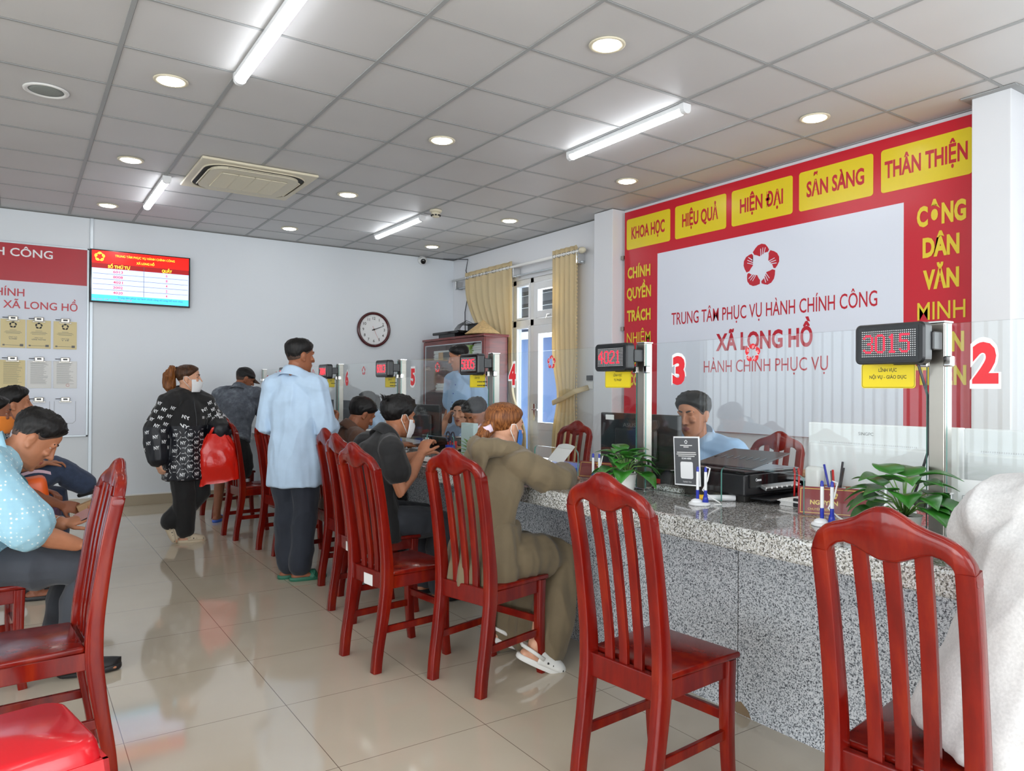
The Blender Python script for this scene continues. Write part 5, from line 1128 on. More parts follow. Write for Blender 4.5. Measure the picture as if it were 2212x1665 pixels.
class Person:
    """joints in a local frame (x ahead, y to the person's left, z up) turned by the facing angle"""
    def __init__(s, name_label, loc, face, J, sk='tan', scale=1.0, cat='person', group=None, head=1.0):
        s.t = thing('person', name_label, cat, (loc[0], loc[1], loc[2] if len(loc) > 2 else 0), 0, group)
        s.R = MX.Rotation(math.radians(face), 3, 'Z'); s.k = scale; s.J = {k: V(v)*scale for k, v in J.items() if k not in ('yaw', 'pitch', 'roll')}
        s.sk = sk; s.hs = head
        y, p, r = math.radians(J.get('yaw', 0)), math.radians(J.get('pitch', 0)), math.radians(J.get('roll', 0))
        s.HR = MX.Rotation(y, 3, 'Z') @ MX.Rotation(p, 3, 'Y') @ MX.Rotation(r, 3, 'X')
    def P(s, p): return s.R @ V(p)
    def j(s, n): return s.R @ s.J[n]
    def h(s, p): return s.R @ (s.J['head']+s.HR @ (V(p)*s.hs))      # head space -> root space
    def hd(s, d): return s.R @ (s.HR @ V(d))
    def add(s, name, me, m, parent=None, smooth=True, angle=None):
        return obj(name, me, m, parent or s.t, smooth, False, angle)
    # ---- torso sections from pelvis to neck
    def torso(s, mb, grow=0.0, fat=1.0, low=-0.09, belly=0.0, hem=None, top=True):
        J = s.J; hip = (J['hipL']+J['hipR'])/2; nk = J['neck']; sh = (J['shL']+J['shR'])/2
        rp = (J['hipL']-J['hipR']).normalized(); rs = (J['shL']-J['shR']).normalized()
        ax = (sh-hip); L_ = ax.length; d = ax.normalized()
        fw = rs.cross(d); fw = -fw if fw.dot(V((1, 0, 0))) < 0 and abs(fw.x) > 0.3 else fw
        bend = J.get('bend', V((0, 0, 0)))
        hs = (J['shL']-J['shR']).length/2
        secs = [(low/L_, 0.155, 0.105), (0.0, 0.165, 0.118), (0.18, 0.150, 0.110+belly*0.6), (0.36, 0.142, 0.105+belly), (0.60, 0.158, 0.112+belly*0.3), (0.80, 0.168, 0.105), (0.93, min(0.15, hs*0.85), 0.082)]
        if hem is not None: secs[0] = (hem/L_, 0.172, 0.125)
        pts, rad, ups = [], [], []
        for f, w_, dp in secs:
            c = hip+ax*f+bend*math.sin(PI*max(0, min(1, f)))+fw*belly*0.4*math.exp(-((f-0.35)/0.2)**2); r_ = rp.lerp(rs, max(0, min(1, f)))
            pts.append(s.R @ c); rad.append((w_*fat*s.k+grow, dp*fat*s.k+grow)); ups.append(s.R @ r_.cross(d).normalized())
        if top: pts.append(s.R @ nk); rad.append((0.066*s.k+grow*0.6, 0.062*s.k+grow*0.6)); ups.append(ups[-1])
        mb.tube(pts, rad, 20, True, ups)
        # shoulders
        for q in ('L', 'R'):
            a = s.R @ (nk.lerp(J['sh'+q], 0.25)); b = s.j('sh'+q)
            mb.limb([a-V((0, 0, 0.02)), b], [0.058*s.k*fat+grow, 0.060*s.k*fat+grow], 12)
    def arm(s, mb, q, end=1.0, grow=0.0, loose=0.0, r=(0.052, 0.042, 0.028)):
        """upper arm and forearm as far as END (0..2: 1 is the elbow)"""
        a, b, c = s.j('sh'+q), s.j('el'+q), s.j('wr'+q); k = s.k
        pts = [a, a.lerp(b, 0.5), b] if end >= 1 else [a, a.lerp(b, end*0.5), a.lerp(b, end)]
        rad = [r[0]*k+grow, (r[0]*0.55+r[1]*0.45)*k+grow+loose*0.5, r[1]*k+grow+loose] if end >= 1 else [r[0]*k+grow, r[0]*k+grow+loose*0.6, (r[0]*0.6+r[1]*0.4)*k+grow+loose*1.3]
        if end > 1:
            e = end-1; pts += [b.lerp(c, e*0.45), b.lerp(c, e)]; rad += [(r[1]*0.98)*k+grow+loose, (r[1]+(r[2]-r[1])*e)*k+grow+loose*0.8]
        mb.limb(pts, rad, 12)
    def leg(s, mb, q, end=2.0, grow=0.0, loose=0.0, r=(0.088, 0.058, 0.038), flare=0.0):
        a, b, c = s.j('hip'+q), s.j('kn'+q), s.j('an'+q); k = s.k
        a = a.lerp(b, 0.10); pts = [a, a.lerp(b, 0.5), b]; rad = [r[0]*0.90*k+grow*0.5, (r[0]*0.55+r[1]*0.45)*k+grow+loose*0.4, r[1]*k+grow+loose]
        if end > 1:
            e = end-1; cal = b.lerp(c, 0.35*min(1, e/0.6))
            pts += [cal, b.lerp(c, e)]; rad += [(r[1]*0.96)*k+grow+loose, (r[1]*0.9+(r[2]-r[1]*0.9)*e)*k+grow+loose+flare]
        elif end < 1: pts = [a, a.lerp(b, end*0.5), a.lerp(b, end)]; rad = [r[0]*k+grow, r[0]*0.9*k+grow+loose, r[0]*0.78*k+grow+loose+flare]
        mb.limb(pts, rad, 14)
    def foot(s, mb, q, grow=0.0):
        a = s.j('an'+q); d = (s.R @ s.J['toe'+q]).normalized(); k = s.k; side = d.cross(V((0, 0, 1))); side = side.normalized() if side.length > 0.2 else V((0, 1, 0)); up = side.cross(d).normalized()
        heel = a-up*0.045*k-d*0.035*k
        mb.limb([a+V((0, 0, 0.02)), a-up*0.03*k], [0.038*k, 0.036*k], 10)
        mb.limb([heel, a-up*0.045*k+d*0.06*k, a-up*0.058*k+d*0.135*k], [(0.032*k, 0.026*k), (0.040*k, 0.026*k), (0.042*k, 0.015*k)], 12, up)
        for i in range(5):
            o = (i-2)*0.016*k; sd = side.normalized() if side.length > 0.2 else V((0, 1, 0)); b0 = a-up*0.060*k+d*0.13*k+sd*o; mb.limb([b0, b0+d*(0.042-0.006*abs(i-1))*k], [0.0105*k, 0.009*k], 8)
    def hand(s, mb, q, fdir=None, palm=None, curl=0.5, spread=0.10, thumb=0.6):
        w = s.j('wr'+q); e = s.j('el'+q); k = s.k
        d = (s.R @ V(fdir)).normalized() if fdir is not None else (w-e).normalized()
        n = (s.R @ V(palm)).normalized() if palm is not None else V((0, 0, -1)); n = (n-d*n.dot(d)).normalized()
        t = n.cross(d) if q == 'R' else d.cross(n)          # thumb side
        t = t.normalized()
        mb.limb([w-d*0.01*k, w+d*0.045*k, w+d*0.082*k], [(0.026*k, 0.019*k), (0.039*k, 0.015*k), (0.038*k, 0.0125*k)], 12, n, 0.8)
        for i, (o, ln) in enumerate(((0.030, 0.070), (0.010, 0.078), (-0.010, 0.072), (-0.029, 0.058))):
            p = w+d*0.085*k+t*o*k; a = 0.0; dd = (d+t*(o*spread*12)).normalized(); pts = [p-d*0.01*k]; cu = curl*(1+0.12*i)
            for seg, f in enumerate((0.45, 0.32, 0.23)):
                a += cu*(0.75, 1.0, 0.75)[seg]; v = dd*math.cos(a)+n*math.sin(a); p = p+v*ln*f*k; pts.append(p)
            mb.limb(pts, [0.0092*k, 0.0088*k, 0.0080*k, 0.0070*k], 8)
        b0 = w+d*0.028*k+t*0.030*k; v1 = (d*0.55+t*0.75+n*0.35*thumb).normalized(); v2 = (d*0.85+t*0.35+n*0.55*thumb).normalized(); p1 = b0+v1*0.034*k; p2 = p1+v2*0.028*k; p3 = p2+(v2+n*0.3*thumb).normalized()*0.022*k
        mb.limb([w+d*0.012*k+t*0.012*k, b0, p1, p2, p3], [0.014*k, 0.0135*k, 0.0108*k, 0.0098*k, 0.0078*k], 8)
    # ---- head
    def skull(s, mb, chub=0.0):
        ZS = [(-0.114, 0.064, 0.022, 0.018), (-0.106, 0.078, -0.002, 0.034), (-0.088, 0.084, -0.030, 0.050+chub), (-0.062, 0.085, -0.056, 0.060+chub*1.2), (-0.034, 0.084, -0.074, 0.066+chub), (-0.005, 0.083, -0.090, 0.071+chub*0.6), (0.020, 0.082, -0.100, 0.074), (0.042, 0.087, -0.104, 0.076), (0.070, 0.083, -0.102, 0.076), (0.092, 0.066, -0.090, 0.067), (0.108, 0.038, -0.064, 0.046), (0.116, 0.006, -0.032, 0.020)]
        rings = []
        for z, f, b, w_ in ZS:
            c = (f+b)/2; d = (f-b)/2; r = []
            for i in range(24):
                a = 2*PI*i/24; cx, cy = math.cos(a), math.sin(a)
                ex = 0.86 if z < -0.02 else 0.95
                cx = math.copysign(abs(cx)**ex, cx); cy = math.copysign(abs(cy)**0.92, cy)
                wl = w_*(1.0-0.12*max(0, cx)**2)
                r.append(mb.bm.verts.new(s.h((c+d*cx, wl*cy, z))))
            rings.append(r)
        for k in range(len(rings)-1):
            for i in range(24): mb.face([rings[k][i], rings[k][(i+1) % 24], rings[k+1][(i+1) % 24], rings[k+1][i]])
        mb.face(list(reversed(rings[0]))); mb.face(rings[-1])
    def head_parts(s, mb, chub=0.0, nose=1.0):
        k = s.hs; h = s.h; s.skull(mb, chub); RR = s.R @ s.HR
        def ball(c, r): mb.ball(h(c), V(r)*k, RR, 14, 9)
        mb.limb([h((0.084, 0, 0.026)), h((0.094, 0, 0.0)), h((0.103*nose+0.0, 0, -0.020))], [0.0075*k, 0.0095*k, 0.0125*k], 10)
        for sg in (-1, 1):
            ball((0.089, sg*0.0125, -0.025), (0.011, 0.0085, 0.008)); ball((0.072, sg*0.040, -0.012), (0.016, 0.020, 0.014)); ball((0.076, sg*0.030, 0.036), (0.012, 0.024, 0.0075))
            ball((0.0715, sg*0.031, 0.024), (0.0125, 0.017, 0.006)); ball((0.0705, sg*0.031, 0.006), (0.0115, 0.016, 0.005))
            m2 = RR @ MX.Rotation(sg*0.25, 3, 'Z') @ MX.Rotation(0.18, 3, 'Y')
            mb.ball(h((-0.012, sg*0.076, -0.002)), V((0.017, 0.008, 0.031))*k, m2); mb.ball(h((-0.019, sg*0.083, 0.008)), V((0.013, 0.006, 0.022))*k, m2); mb.ball(h((-0.004, sg*0.078, -0.028)), V((0.009, 0.006, 0.010))*k, m2)
        ball((0.0845, 0, -0.051), (0.0105, 0.023, 0.0058)); ball((0.084, 0, -0.063), (0.0100, 0.019, 0.0062)); ball((0.074, 0, -0.099), (0.016, 0.020, 0.014)); ball((0.066, 0, -0.082), (0.016, 0.035, 0.018))
        nk = s.j('neck'); a = h((-0.022, 0, -0.055)); mb.limb([a, h((-0.024, 0, -0.105)).lerp(nk, 0.35), nk, nk.lerp((s.j('shL')+s.j('shR'))/2, 0.9)], [0.055*k, 0.052*k+chub, 0.060*k+chub, 0.07*k], 14)
    def face_features(s, brows=True, eyes=True, shut=0.0):
        k = s.hs; RR = s.R @ s.HR
        if eyes:
            for sg in (-1, 1):
                b = MB(); c = s.h((0.0630, sg*0.031, 0.0152)); b.ball(c, 0.0126*k, RR, 16, 10); b.bm.faces.ensure_lookup_table()
                ax = (RR @ V((1, sg*0.12, -0.05-shut))).normalized()
                for f in b.bm.faces: f.material_index = 1 if (f.calc_center_median()-c).normalized().dot(ax) > 0.80 else 0
                s.add('eye', b, ['eye_white', 'iris'])
        if brows:
            for sg in (-1, 1):
                b = MB(); b.limb([s.h((0.086, sg*0.014, 0.036)), s.h((0.0855, sg*0.032, 0.042)), s.h((0.071, sg*0.050, 0.036))], [(0.0030*k, 0.0042*k), (0.0030*k, 0.0045*k), (0.002*k, 0.003*k)], 8); s.add('eyebrow', b, 'brow')
    def body(s, arms=(2, 2), legs=(True, True), feet=(True, True), hands=None, chub=0.0, voxel=0.0055, fat=0.92, belly=0.0, armr=(0.050, 0.042, 0.027), eyes=True, shut=0.0, brows=True):
        mb = MB(); s.torso(mb, -0.012, fat, belly=belly)
        for q, a in zip('LR', arms):
            if a: s.arm(mb, q, 2, 0, 0, armr)
        for q, l_, f in zip('LR', legs, feet):
            if l_: s.leg(mb, q, 2, -0.006)
            if f: s.foot(mb, q)
        for q in 'LR':
            hv = (hands or {}).get(q)
            if hv is not None: s.hand(mb, q, **hv)
        s.head_parts(mb, chub)
        me = remesh(mb, voxel, 2)
        lips = [s.h((0.092, 0, -0.051)), s.h((0.091, 0, -0.0625))]; inv = (s.R @ s.HR).inverted()
        me.materials.append(SKIN[s.sk]); me.materials.append(MATS['lip'])
        o = bpy.data.objects.new('body', me); COL.objects.link(o); o.parent = s.t; me.name = 'body'; me.shade_smooth()
        h0 = s.R @ s.J['head']
        for p in me.polygons:
            c = (inv @ (p.center-h0))/s.hs
            if c.x > 0.080 and abs(c.y) < 0.022*(1-((c.z+0.057)/0.014)**2 if abs(c.z+0.057) < 0.0138 else 0): p.material_index = 1
        s.face_features(brows, eyes, shut)
        return o
    def hair(s, m='hair_black', front=38, side=2, back=-38, thick=0.016, tuft=0.006, part=0.0, seed=1, lift=0.0, name='hair', fade=0.0, burn=0):
        """a cap of hair with a hairline given as elevations in front, beside and behind the head"""
        b = MB(); NA, NE = 84, 20; k = s.hs; C0 = V((-0.008, 0, 0.022))
        tmp = MB(); s.skull(tmp); inv = (s.R @ s.HR).inverted(); h0 = s.R @ s.J['head']
        for v in tmp.bm.verts: v.co = (inv @ (v.co-h0))/s.hs
        bv = BVHTree.FromBMesh(tmp.bm); tmp.bm.free()
        def line(a):
            c = math.cos(a); f = (front if c > 0 else back); w_ = abs(c)**(1.4 if c > 0 else 0.38); v = side+(f-side)*w_
            if burn: v -= burn*math.exp(-((abs(math.degrees(math.atan2(math.sin(a), math.cos(a))))-68)/12)**2)
            return math.radians(v)
        rows = []
        for i in range(NA):
            a = 2*PI*i/NA; e0 = line(a); col = []
            fr_ = 0.5+0.5*math.cos(a)
            for j in range(NE+1):
                t = j/NE; e = e0+(PI/2-e0)*t; d = V((math.cos(e)*math.cos(a), math.cos(e)*math.sin(a), math.sin(e)))
                hit = bv.ray_cast(C0, d, 0.4); r = hit[3] if hit[0] is not None else 0.09
                ru = (0.45+0.25*fade)*(1-fr_)+0.16*fr_
                th = 0.0025+thick*sstep(t/ru)+lift*sstep(t*1.3)*max(0, d.x+0.4)
                if fade and t < 0.5: th = th*(1-0.5*fade*(1-fr_)*(1-2*t))
                nz = NZ.noise(V((a*7*math.cos(e), e*3.0, seed)))*tuft+NZ.noise(V((a*19*math.cos(e)+4, e*5, seed+3)))*tuft*0.6
                if j == 0: th = -0.004; nz = 0
                if j == 1: th = max(th, 0.0015)
                col.append(b.bm.verts.new(s.h(C0+d*(r+th+nz*min(1, t*5)))))
            rows.append(col)
        for i in range(NA):
            for j in range(NE): b.face([rows[i][j], rows[(i+1) % NA][j], rows[(i+1) % NA][j+1], rows[i][j+1]])
        bmesh.ops.remove_doubles(b.bm, verts=list(b.bm.verts), dist=0.0004)
        o = s.add(name, b, m)
        if fade and name == 'hair':
            f = s.hair('hair_fade', front, side-10, back-9, 0.0008, 0.0, 0, seed, 0, 'hair_fade', 0.0, burn); f.parent = o
        return o
    def mask(s, m, loops='paper'):
        b = MB()
        def fn(u, v):
            a = -1.18+2.36*u; z = -0.115+0.112*v; bulge = 0.016*math.sin(PI*v)*math.cos(a*0.9)**2
            r = 0.090+bulge if v > 0.2 else 0.086+bulge
            w_ = 0.070-0.012*(1-v)
            return s.h((-0.005+(r+0.008+0.010*math.exp(-((v-0.72)/0.18)**2)*math.exp(-(a/0.3)**2))*math.cos(a)*1.02, (w_+0.008)*math.sin(a)*1.05, z))
        b.grid(fn, 21, 12); o = s.add('face_mask', b, m); md = o.modifiers.new('t', 'SOLIDIFY'); md.thickness = 0.0015
        for sg in (-1, 1):
            b = MB(); b.tube([s.h((0.030, sg*0.074, -0.012)), s.h((0.0, sg*0.084, 0.022)), s.h((-0.030, sg*0.088, 0.020)), s.h((-0.034, sg*0.088, -0.012)), s.h((-0.006, sg*0.080, -0.045)), s.h((0.026, sg*0.070, -0.085))], 0.0022, 6); s.add('ear_loop', b, loops, o)
        return o
    # ---- clothes
    def shirt(s, m, sleeve=(0.7, 0.7), hem=-0.10, grow=0.010, fat=1.0, belly=0.0, fold=0.006, loose=0.010, name='shirt', collar=True, voxel=0.007, armr=(0.052, 0.044, 0.030), fscale=(9, 9, 4), seed=1.0, cm=None):
        mb = MB(); s.torso(mb, grow, fat, hem=hem, belly=belly, top=True)
        for q, e in zip('LR', sleeve):
            if e: s.arm(mb, q, e, grow, loose, armr)
        me = remesh(mb, voxel, 4, fold, fscale, seed); o = s.add(name, me, m)
        if collar:
            nk = s.j('neck'); up = (s.h((0, 0, 0))-nk).normalized(); b = MB(); fwd = s.R @ V((1, 0, 0)); fwd = (fwd-up*fwd.dot(up)).normalized(); sd = up.cross(fwd)
            def fn(u, v):
                a = 0.35+(2*PI-0.70)*u; r = 0.074*s.k*(fat*0.4+0.6)+0.020*v+grow*0.5; f = 1.0+0.20*v*math.exp(-((min(u, 1-u))/0.10)**2)
                return nk+fwd*(math.cos(a)*r*f-0.006)+sd*(math.sin(a)*r)+up*(0.034-0.072*v-0.016*math.cos(a)-(0.022*v*math.exp(-((min(u, 1-u))/0.08)**2)))
            b.grid(fn, 40, 6); c = s.add('collar', b, cm or m, o); md = c.modifiers.new('t', 'SOLIDIFY'); md.thickness = 0.003
        return o
    def trousers(s, m, end=(1.95, 1.95), grow=0.012, loose=0.010, fold=0.006, fat=1.0, flare=0.0, top=0.10, name='trousers', voxel=0.008, seed=2.0, r=(0.092, 0.064, 0.046)):
        mb = MB(); J = s.J; hip = (J['hipL']+J['hipR'])/2; sh = (J['shL']+J['shR'])/2; d = (sh-hip).normalized(); rp = (J['hipL']-J['hipR']).normalized(); up = s.R @ rp.cross(d).normalized(); k = s.k
        mb.tube([s.R @ (hip-d*0.085*k), s.R @ (hip-d*0.02*k), s.R @ (hip+d*0.06*k), s.R @ (hip+d*top*k)], [(0.13*k*fat+grow, 0.10*k*fat+grow), (0.164*k*fat+grow*0.7, 0.116*k*fat+grow*0.6), (0.150*k*fat, 0.108*k*fat), (0.135*k*fat-0.004, 0.098*k*fat-0.004)], 20, True, up)
        for q, e in zip('LR', end):
            if e: s.leg(mb, q, e, grow, loose, r, flare)
        me = remesh(mb, voxel, 3, fold, (8, 8, 5), seed); return s.add(name, me, m)
    def shoe(s, q, m, kind='clog'):
        a = s.j('an'+q); d = (s.R @ s.J['toe'+q]).normalized(); k = s.k; side = d.cross(V((0, 0, 1))).normalized() if d.cross(V((0, 0, 1))).length > 0.2 else V((0, 1, 0)); up = side.cross(d).normalized()
        base = a-up*0.071*k
        def pt(x, y, z): return base+d*x*k+side*y*k+up*z*k
        nm = {'clog': 'clog', 'slipper': 'slipper', 'shoe': 'shoe', 'sandal': 'sandal'}[kind]
        b = MB(); n = 24; prof = []
        for i in range(n):
            t = 2*PI*i/n; x = 0.055+0.130*math.cos(t); w_ = 0.047*(1.0+0.12*math.cos(t)) * abs(math.sin(t))**0.75*math.copysign(1, math.sin(t)); prof.append((x, w_))
        zz = [(0.0, 0.95), (0.006, 1.0), (0.022, 1.0), (0.026, 0.95)]
        rg = [[b.bm.verts.new(pt(0.055+(x-0.055)*f, y*f, z-0.004)) for x, y in prof] for z, f in zz]
        for i in range(len(zz)-1):
            for j_ in range(n): b.face([rg[i][j_], rg[i][(j_+1) % n], rg[i+1][(j_+1) % n], rg[i+1][j_]])
        b.face(list(reversed(rg[0]))); b.face(rg[-1])
        o = s.add(nm, b, m, None, True, 50)
        if kind in ('clog', 'shoe'):
            u = MB(); x0 = 0.02 if kind == 'clog' else -0.075
            def fn(p, v):
                t = PI*v; x = x0+(0.183-x0)*p; w_ = 0.049*(1-max(0, (p-0.55)/0.45)**2.2)**0.5 if p < 1 else 0.0; hh = (0.072-0.040*p)*(1-max(0, (p-0.75)/0.25)**2)**0.5 if kind == 'clog' else 0.066-0.036*p
                return pt(x, w_*math.cos(t), 0.016+hh*math.sin(t)**0.8)
            u.grid(fn, 14, 14); c = s.add('upper', u, m, o); md = c.modifiers.new('t', 'SOLIDIFY'); md.thickness = 0.006*k
            if kind == 'clog':
                st_ = MB(); st_.tube([pt(0.045, 0.050, 0.045), pt(-0.02, 0.046, 0.058), pt(-0.072, 0.018, 0.062), pt(-0.072, -0.018, 0.062), pt(-0.02, -0.046, 0.058), pt(0.045, -0.050, 0.045)], [(0.004*k, 0.009*k)]*6, 8, True, up); s.add('heel_strap', st_, m, o)
                hl = MB()
                for i in range(4): hl.ball(pt(0.07+0.028*i, -0.047+0.004*i, 0.036-0.003*i), 0.0055*k, None, 8, 5); hl.ball(pt(0.07+0.028*i, 0.047-0.004*i, 0.036-0.003*i), 0.0055*k, None, 8, 5)
                s.add('vent_hole', hl, 'dark_slot', o)
        else:
            for (xa, xb) in ((0.06, 0.105), (0.105, 0.06)) if kind == 'slipper' else ((0.12, 0.055), (0.12, 0.05)):
                sgn = 1 if (xa, xb) in ((0.06, 0.105), (0.12, 0.055)) else -1; u = MB()
                if kind == 'slipper': pts = [pt(xa, -0.048, 0.015), pt(xa*0.6+xb*0.4, -0.026, 0.050), pt((xa+xb)/2, 0, 0.060), pt(xa*0.4+xb*0.6, 0.026, 0.050), pt(xb, 0.048, 0.015)]; wd = 0.024
                else: pts = [pt(0.135, 0.010, 0.020), pt(0.11, 0.010+0.010*sgn, 0.045), pt(0.08, 0.030*sgn, 0.042), pt(0.045, 0.046*sgn, 0.018)]; wd = 0.009
                u.tube(pts, [(wd*k, 0.004*k)]*len(pts), 8, True, up); s.add('strap', u, m, o)
        return o
STAND = dict(hipL=(0, .088, .86), hipR=(0, -.088, .86), knL=(.02, .09, .46), knR=(.02, -.09, .46), anL=(-.02, .09, .075), anR=(-.02, -.09, .075), toeL=(1, .12, 0), toeR=(1, -.12, 0),
             shL=(-.005, .178, 1.335), shR=(-.005, -.178, 1.335), neck=(-.012, 0, 1.40), head=(.02, 0, 1.535), elL=(-.03, .235, 1.06), elR=(-.03, -.235, 1.06), wrL=(.06, .25, .83), wrR=(.06, -.25, .83))
SIT = dict(hipL=(0, .088, .54), hipR=(0, -.088, .54), knL=(.40, .10, .50), knR=(.40, -.10, .50), anL=(.38, .10, .075), anR=(.38, -.10, .075), toeL=(1, .1, 0), toeR=(1, -.1, 0),
           shL=(.02, .175, 1.00), shR=(.02, -.175, 1.00), neck=(.03, 0, 1.065), head=(.075, 0, 1.195), elL=(.10, .22, .76), elR=(.10, -.22, .76), wrL=(.32, .16, .78), wrR=(.32, -.16, .78))
def pose(base, **kw): d = dict(base); d.update(kw); return d
# ------------------------------------------------------------------ 1 the man standing with papers
p = Person('person standing with back turned in light blue shirt, holding papers', (1.60, 5.06), 42, pose(STAND, yaw=-32, pitch=4, head=(.045, -.01, 1.537), neck=(-.005, 0, 1.40),
    shL=(-.01, .160, 1.325), shR=(-.01, -.160, 1.325), elL=(.0, .215, 1.05), elR=(.04, -.215, 1.03), wrL=(.25, .09, 1.07), wrR=(.26, -.165, 1.09), knL=(.03, .075, .46), knR=(.03, -.065, .46), anL=(.02, .055, .075), anR=(-.01, -.055, .075), toeL=(.78, -.62, 0), toeR=(.72, -.70, 0)), 'brown')
p.body(hands={'L': dict(palm=(0, -1, 0.2), curl=0.55), 'R': dict(palm=(0, 1, 0.3), curl=0.55, thumb=0.9)})
p.hair('hair_black', 28, -2, -34, 0.010, 0.004, fade=0.6, seed=2, lift=0.006)
p.shirt('cloth_sky', (1.45, 1.35), -0.21, 0.024, 0.98, 0.0, 0.010, 0.010, fscale=(11, 11, 3), seed=3)
p.trousers('cloth_navy', (1.93, 1.93), 0.010, 0.010, 0.010, 0.96, 0.002, seed=5, r=(.090, .064, .050))
p.shoe('L', 'rubber_green', 'slipper'); p.shoe('R', 'rubber_green', 'slipper')
pp = thing('held_papers', 'sheaf of curling white papers in the standing man\'s hand', 'papers', (2.0, 5.25, 1.0))
for k in range(3):
    b = MB(); c0 = V((1.868, 5.215, 1.115)); ux = V((0.80, -0.55, -0.16)).normalized(); uy = V((0.18, 0.12, -0.95)).normalized()
    b.grid(lambda u, v: c0+V((0.004*k, 0.006*k, -0.004*k))+ux*(0.30*u-0.05)+uy*(0.21*v-0.04+0.10*u)+V((0.5, 0.8, 0.1))*(0.05*math.sin(2.6*u+1.2*v+0.4*k)), 14, 10)
    obj('sheet', b, 'paper', pp, True, True)
b = MB(); c1 = c0+ux*0.14+uy*0.14-V((0.5, 0.8, 0.1))*0.0
b.tube([c0+ux*(0.13+0.020*math.cos(q*PI/8))+uy*(0.115+0.020*math.sin(q*PI/8))+V((0.5, 0.8, 0.1))*(0.05*math.sin(2.6*0.6+1.2*0.55))-V((0.50, 0.80, 0.1))*0.004 for q in range(17)], 0.0016, 5, False); obj('drawing', b, 'print_grey', pp, True, True)
# ------------------------------------------------------------------ 2 the woman in the monogram jacket
p = Person('person in black and white monogram jacket and white mask, standing by the wall', (1.21, 6.78), -68, pose(STAND, yaw=50, pitch=0, head=(.02, .01, 1.535),
    hipL=(-.01, .088, .86), hipR=(.01, -.088, .86), knL=(.05, .11, .46), knR=(.05, -.045, .45), anL=(-.07, -.155, .17), anR=(.02, -.015, .075), toeL=(.16, .12, -1), toeR=(.45, .9, 0),
    elR=(-.05, -.265, 1.06), wrR=(.0, -.27, .80), elL=(.06, .27, 1.10), wrL=(.215, .235, 1.05), shL=(0, .175, 1.315), shR=(0, -.175, 1.315)), 'light', 0.905, head=0.96)
p.body(hands={'L': dict(fdir=(.35, .3, -.9), palm=(-.6, -.6, -.2), curl=0.6), 'R': dict(palm=(0, 1, 0), curl=0.45)})
p.hair('hair_dark_brown', 34, -6, -30, 0.012, 0.003, seed=5)
b = MB(); b.limb([p.h((-.085, 0, .075)), p.h((-.125, 0, .085)), p.h((-.155, .0, .03)), p.h((-.160, .01, -.06)), p.h((-.135, .02, -.15))], [(.020, .022), (.036, .038), (.048, .050), (.044, .046), (.010, .014)], 16)
me = remesh(b, 0.005, 2, 0.010, (30, 30, 6), 4.0); pt_ = p.add('ponytail', me, 'hair_brown')
b = MB(); b.tube([p.h((-.100+.022*math.cos(q*PI/6)*0.3, .028*math.cos(q*PI/6), .080+.026*math.sin(q*PI/6))) for q in range(13)], 0.006, 8, False); p.add('hair_tie', b, 'cloth_black', pt_)
p.mask('cloth_mask_white')
jk = p.shirt('cloth_black', (1.93, 1.90), -0.235, 0.034, 1.05, 0.01, 0.012, 0.026, 'jacket', True, 0.0065, seed=8)
jk.data.materials.append(mat('cloth_monogram_base', (22, 24, 32), 0.45))
zy = 1.10*p.k
for f in jk.data.polygons:
    arm_ = False
    for q in 'LR':
        a_, e_ = p.j('sh'+q), p.j('el'+q); dd = (f.center-a_).dot((e_-a_).normalized())
        if (f.center-(a_+(e_-a_).normalized()*dd)).length < 0.085 and dd > 0.05: arm_ = True
    if f.center.z < zy or arm_: f.material_index = 1
def wrap_prints(p, o, name, m, items, grow=0.0016):
    """letters and dashes wrapped on a garment: items are (origin, axis, ref, list of (text or None, angle, height, size))"""
    bv = BVHTree.FromPolygons([v.co for v in o.data.vertices], [list(f.vertices) for f in o.data.polygons]); b = MB()
    cache = {}
    for org, ax, ref, cells in items:
        ax = ax.normalized(); x = (ref-ax*ref.dot(ax)).normalized(); y = ax.cross(x)
        def hit(a, h):
            d = x*math.cos(a)+y*math.sin(a); c = org+ax*h; r = bv.ray_cast(c+d*0.6, -d, 0.62); return (r[0], r[1]) if r[0] is not None else (None, None)
        for tx, a0, h0, sz in cells:
            c, n = hit(a0, h0)
            if c is None: continue
            rad = max(0.03, (c-(org+ax*h0)).length)
            if rad > 0.245 or n.dot(x*math.cos(a0)+y*math.sin(a0)) < 0.45: continue
            if tx: 
                if tx not in cache: mm = text_bm(tx, 1.5, 1.0, 0.03); cache[tx] = ([v.co.copy() for v in mm.vertices], [list(q.vertices) for q in mm.polygons]); bpy.data.meshes.remove(mm)
                vs, fs = cache[tx]
            else:
                vs, fs = [], []
                for k in range(6):
                    aa = k*PI/3+PI/6; cx, cy = 1.55*math.cos(aa), 1.55*math.sin(aa)+0.5; ddx, ddy = -math.sin(aa)*0.40, math.cos(aa)*0.40; nx_, ny_ = math.cos(aa)*0.06, math.sin(aa)*0.06; i0 = len(vs)
                    vs += [V((cx-ddx-nx_, cy-ddy-ny_, 0)), V((cx+ddx-nx_, cy+ddy-ny_, 0)), V((cx+ddx+nx_, cy+ddy+ny_, 0)), V((cx-ddx+nx_, cy-ddy+ny_, 0))]; fs.append([i0, i0+1, i0+2, i0+3])
            cs = []
            for v in vs:
                w_, n_ = hit(a0+v.x*sz/rad, h0+(v.y-0.5)*sz); cs.append(b.bm.verts.new(w_+n_*grow) if w_ is not None and (w_-c).length < sz*2.1 and n_.dot(n) > 0.35 else None)
            for f in fs:
                if all(cs[i] is not None for i in f): b.face([cs[i] for i in f])
    bm = b.bm; me = bpy.data.meshes.new(name); bm.to_mesh(me); bm.free(); return p.add(name, me, m, o, False)
cells = []
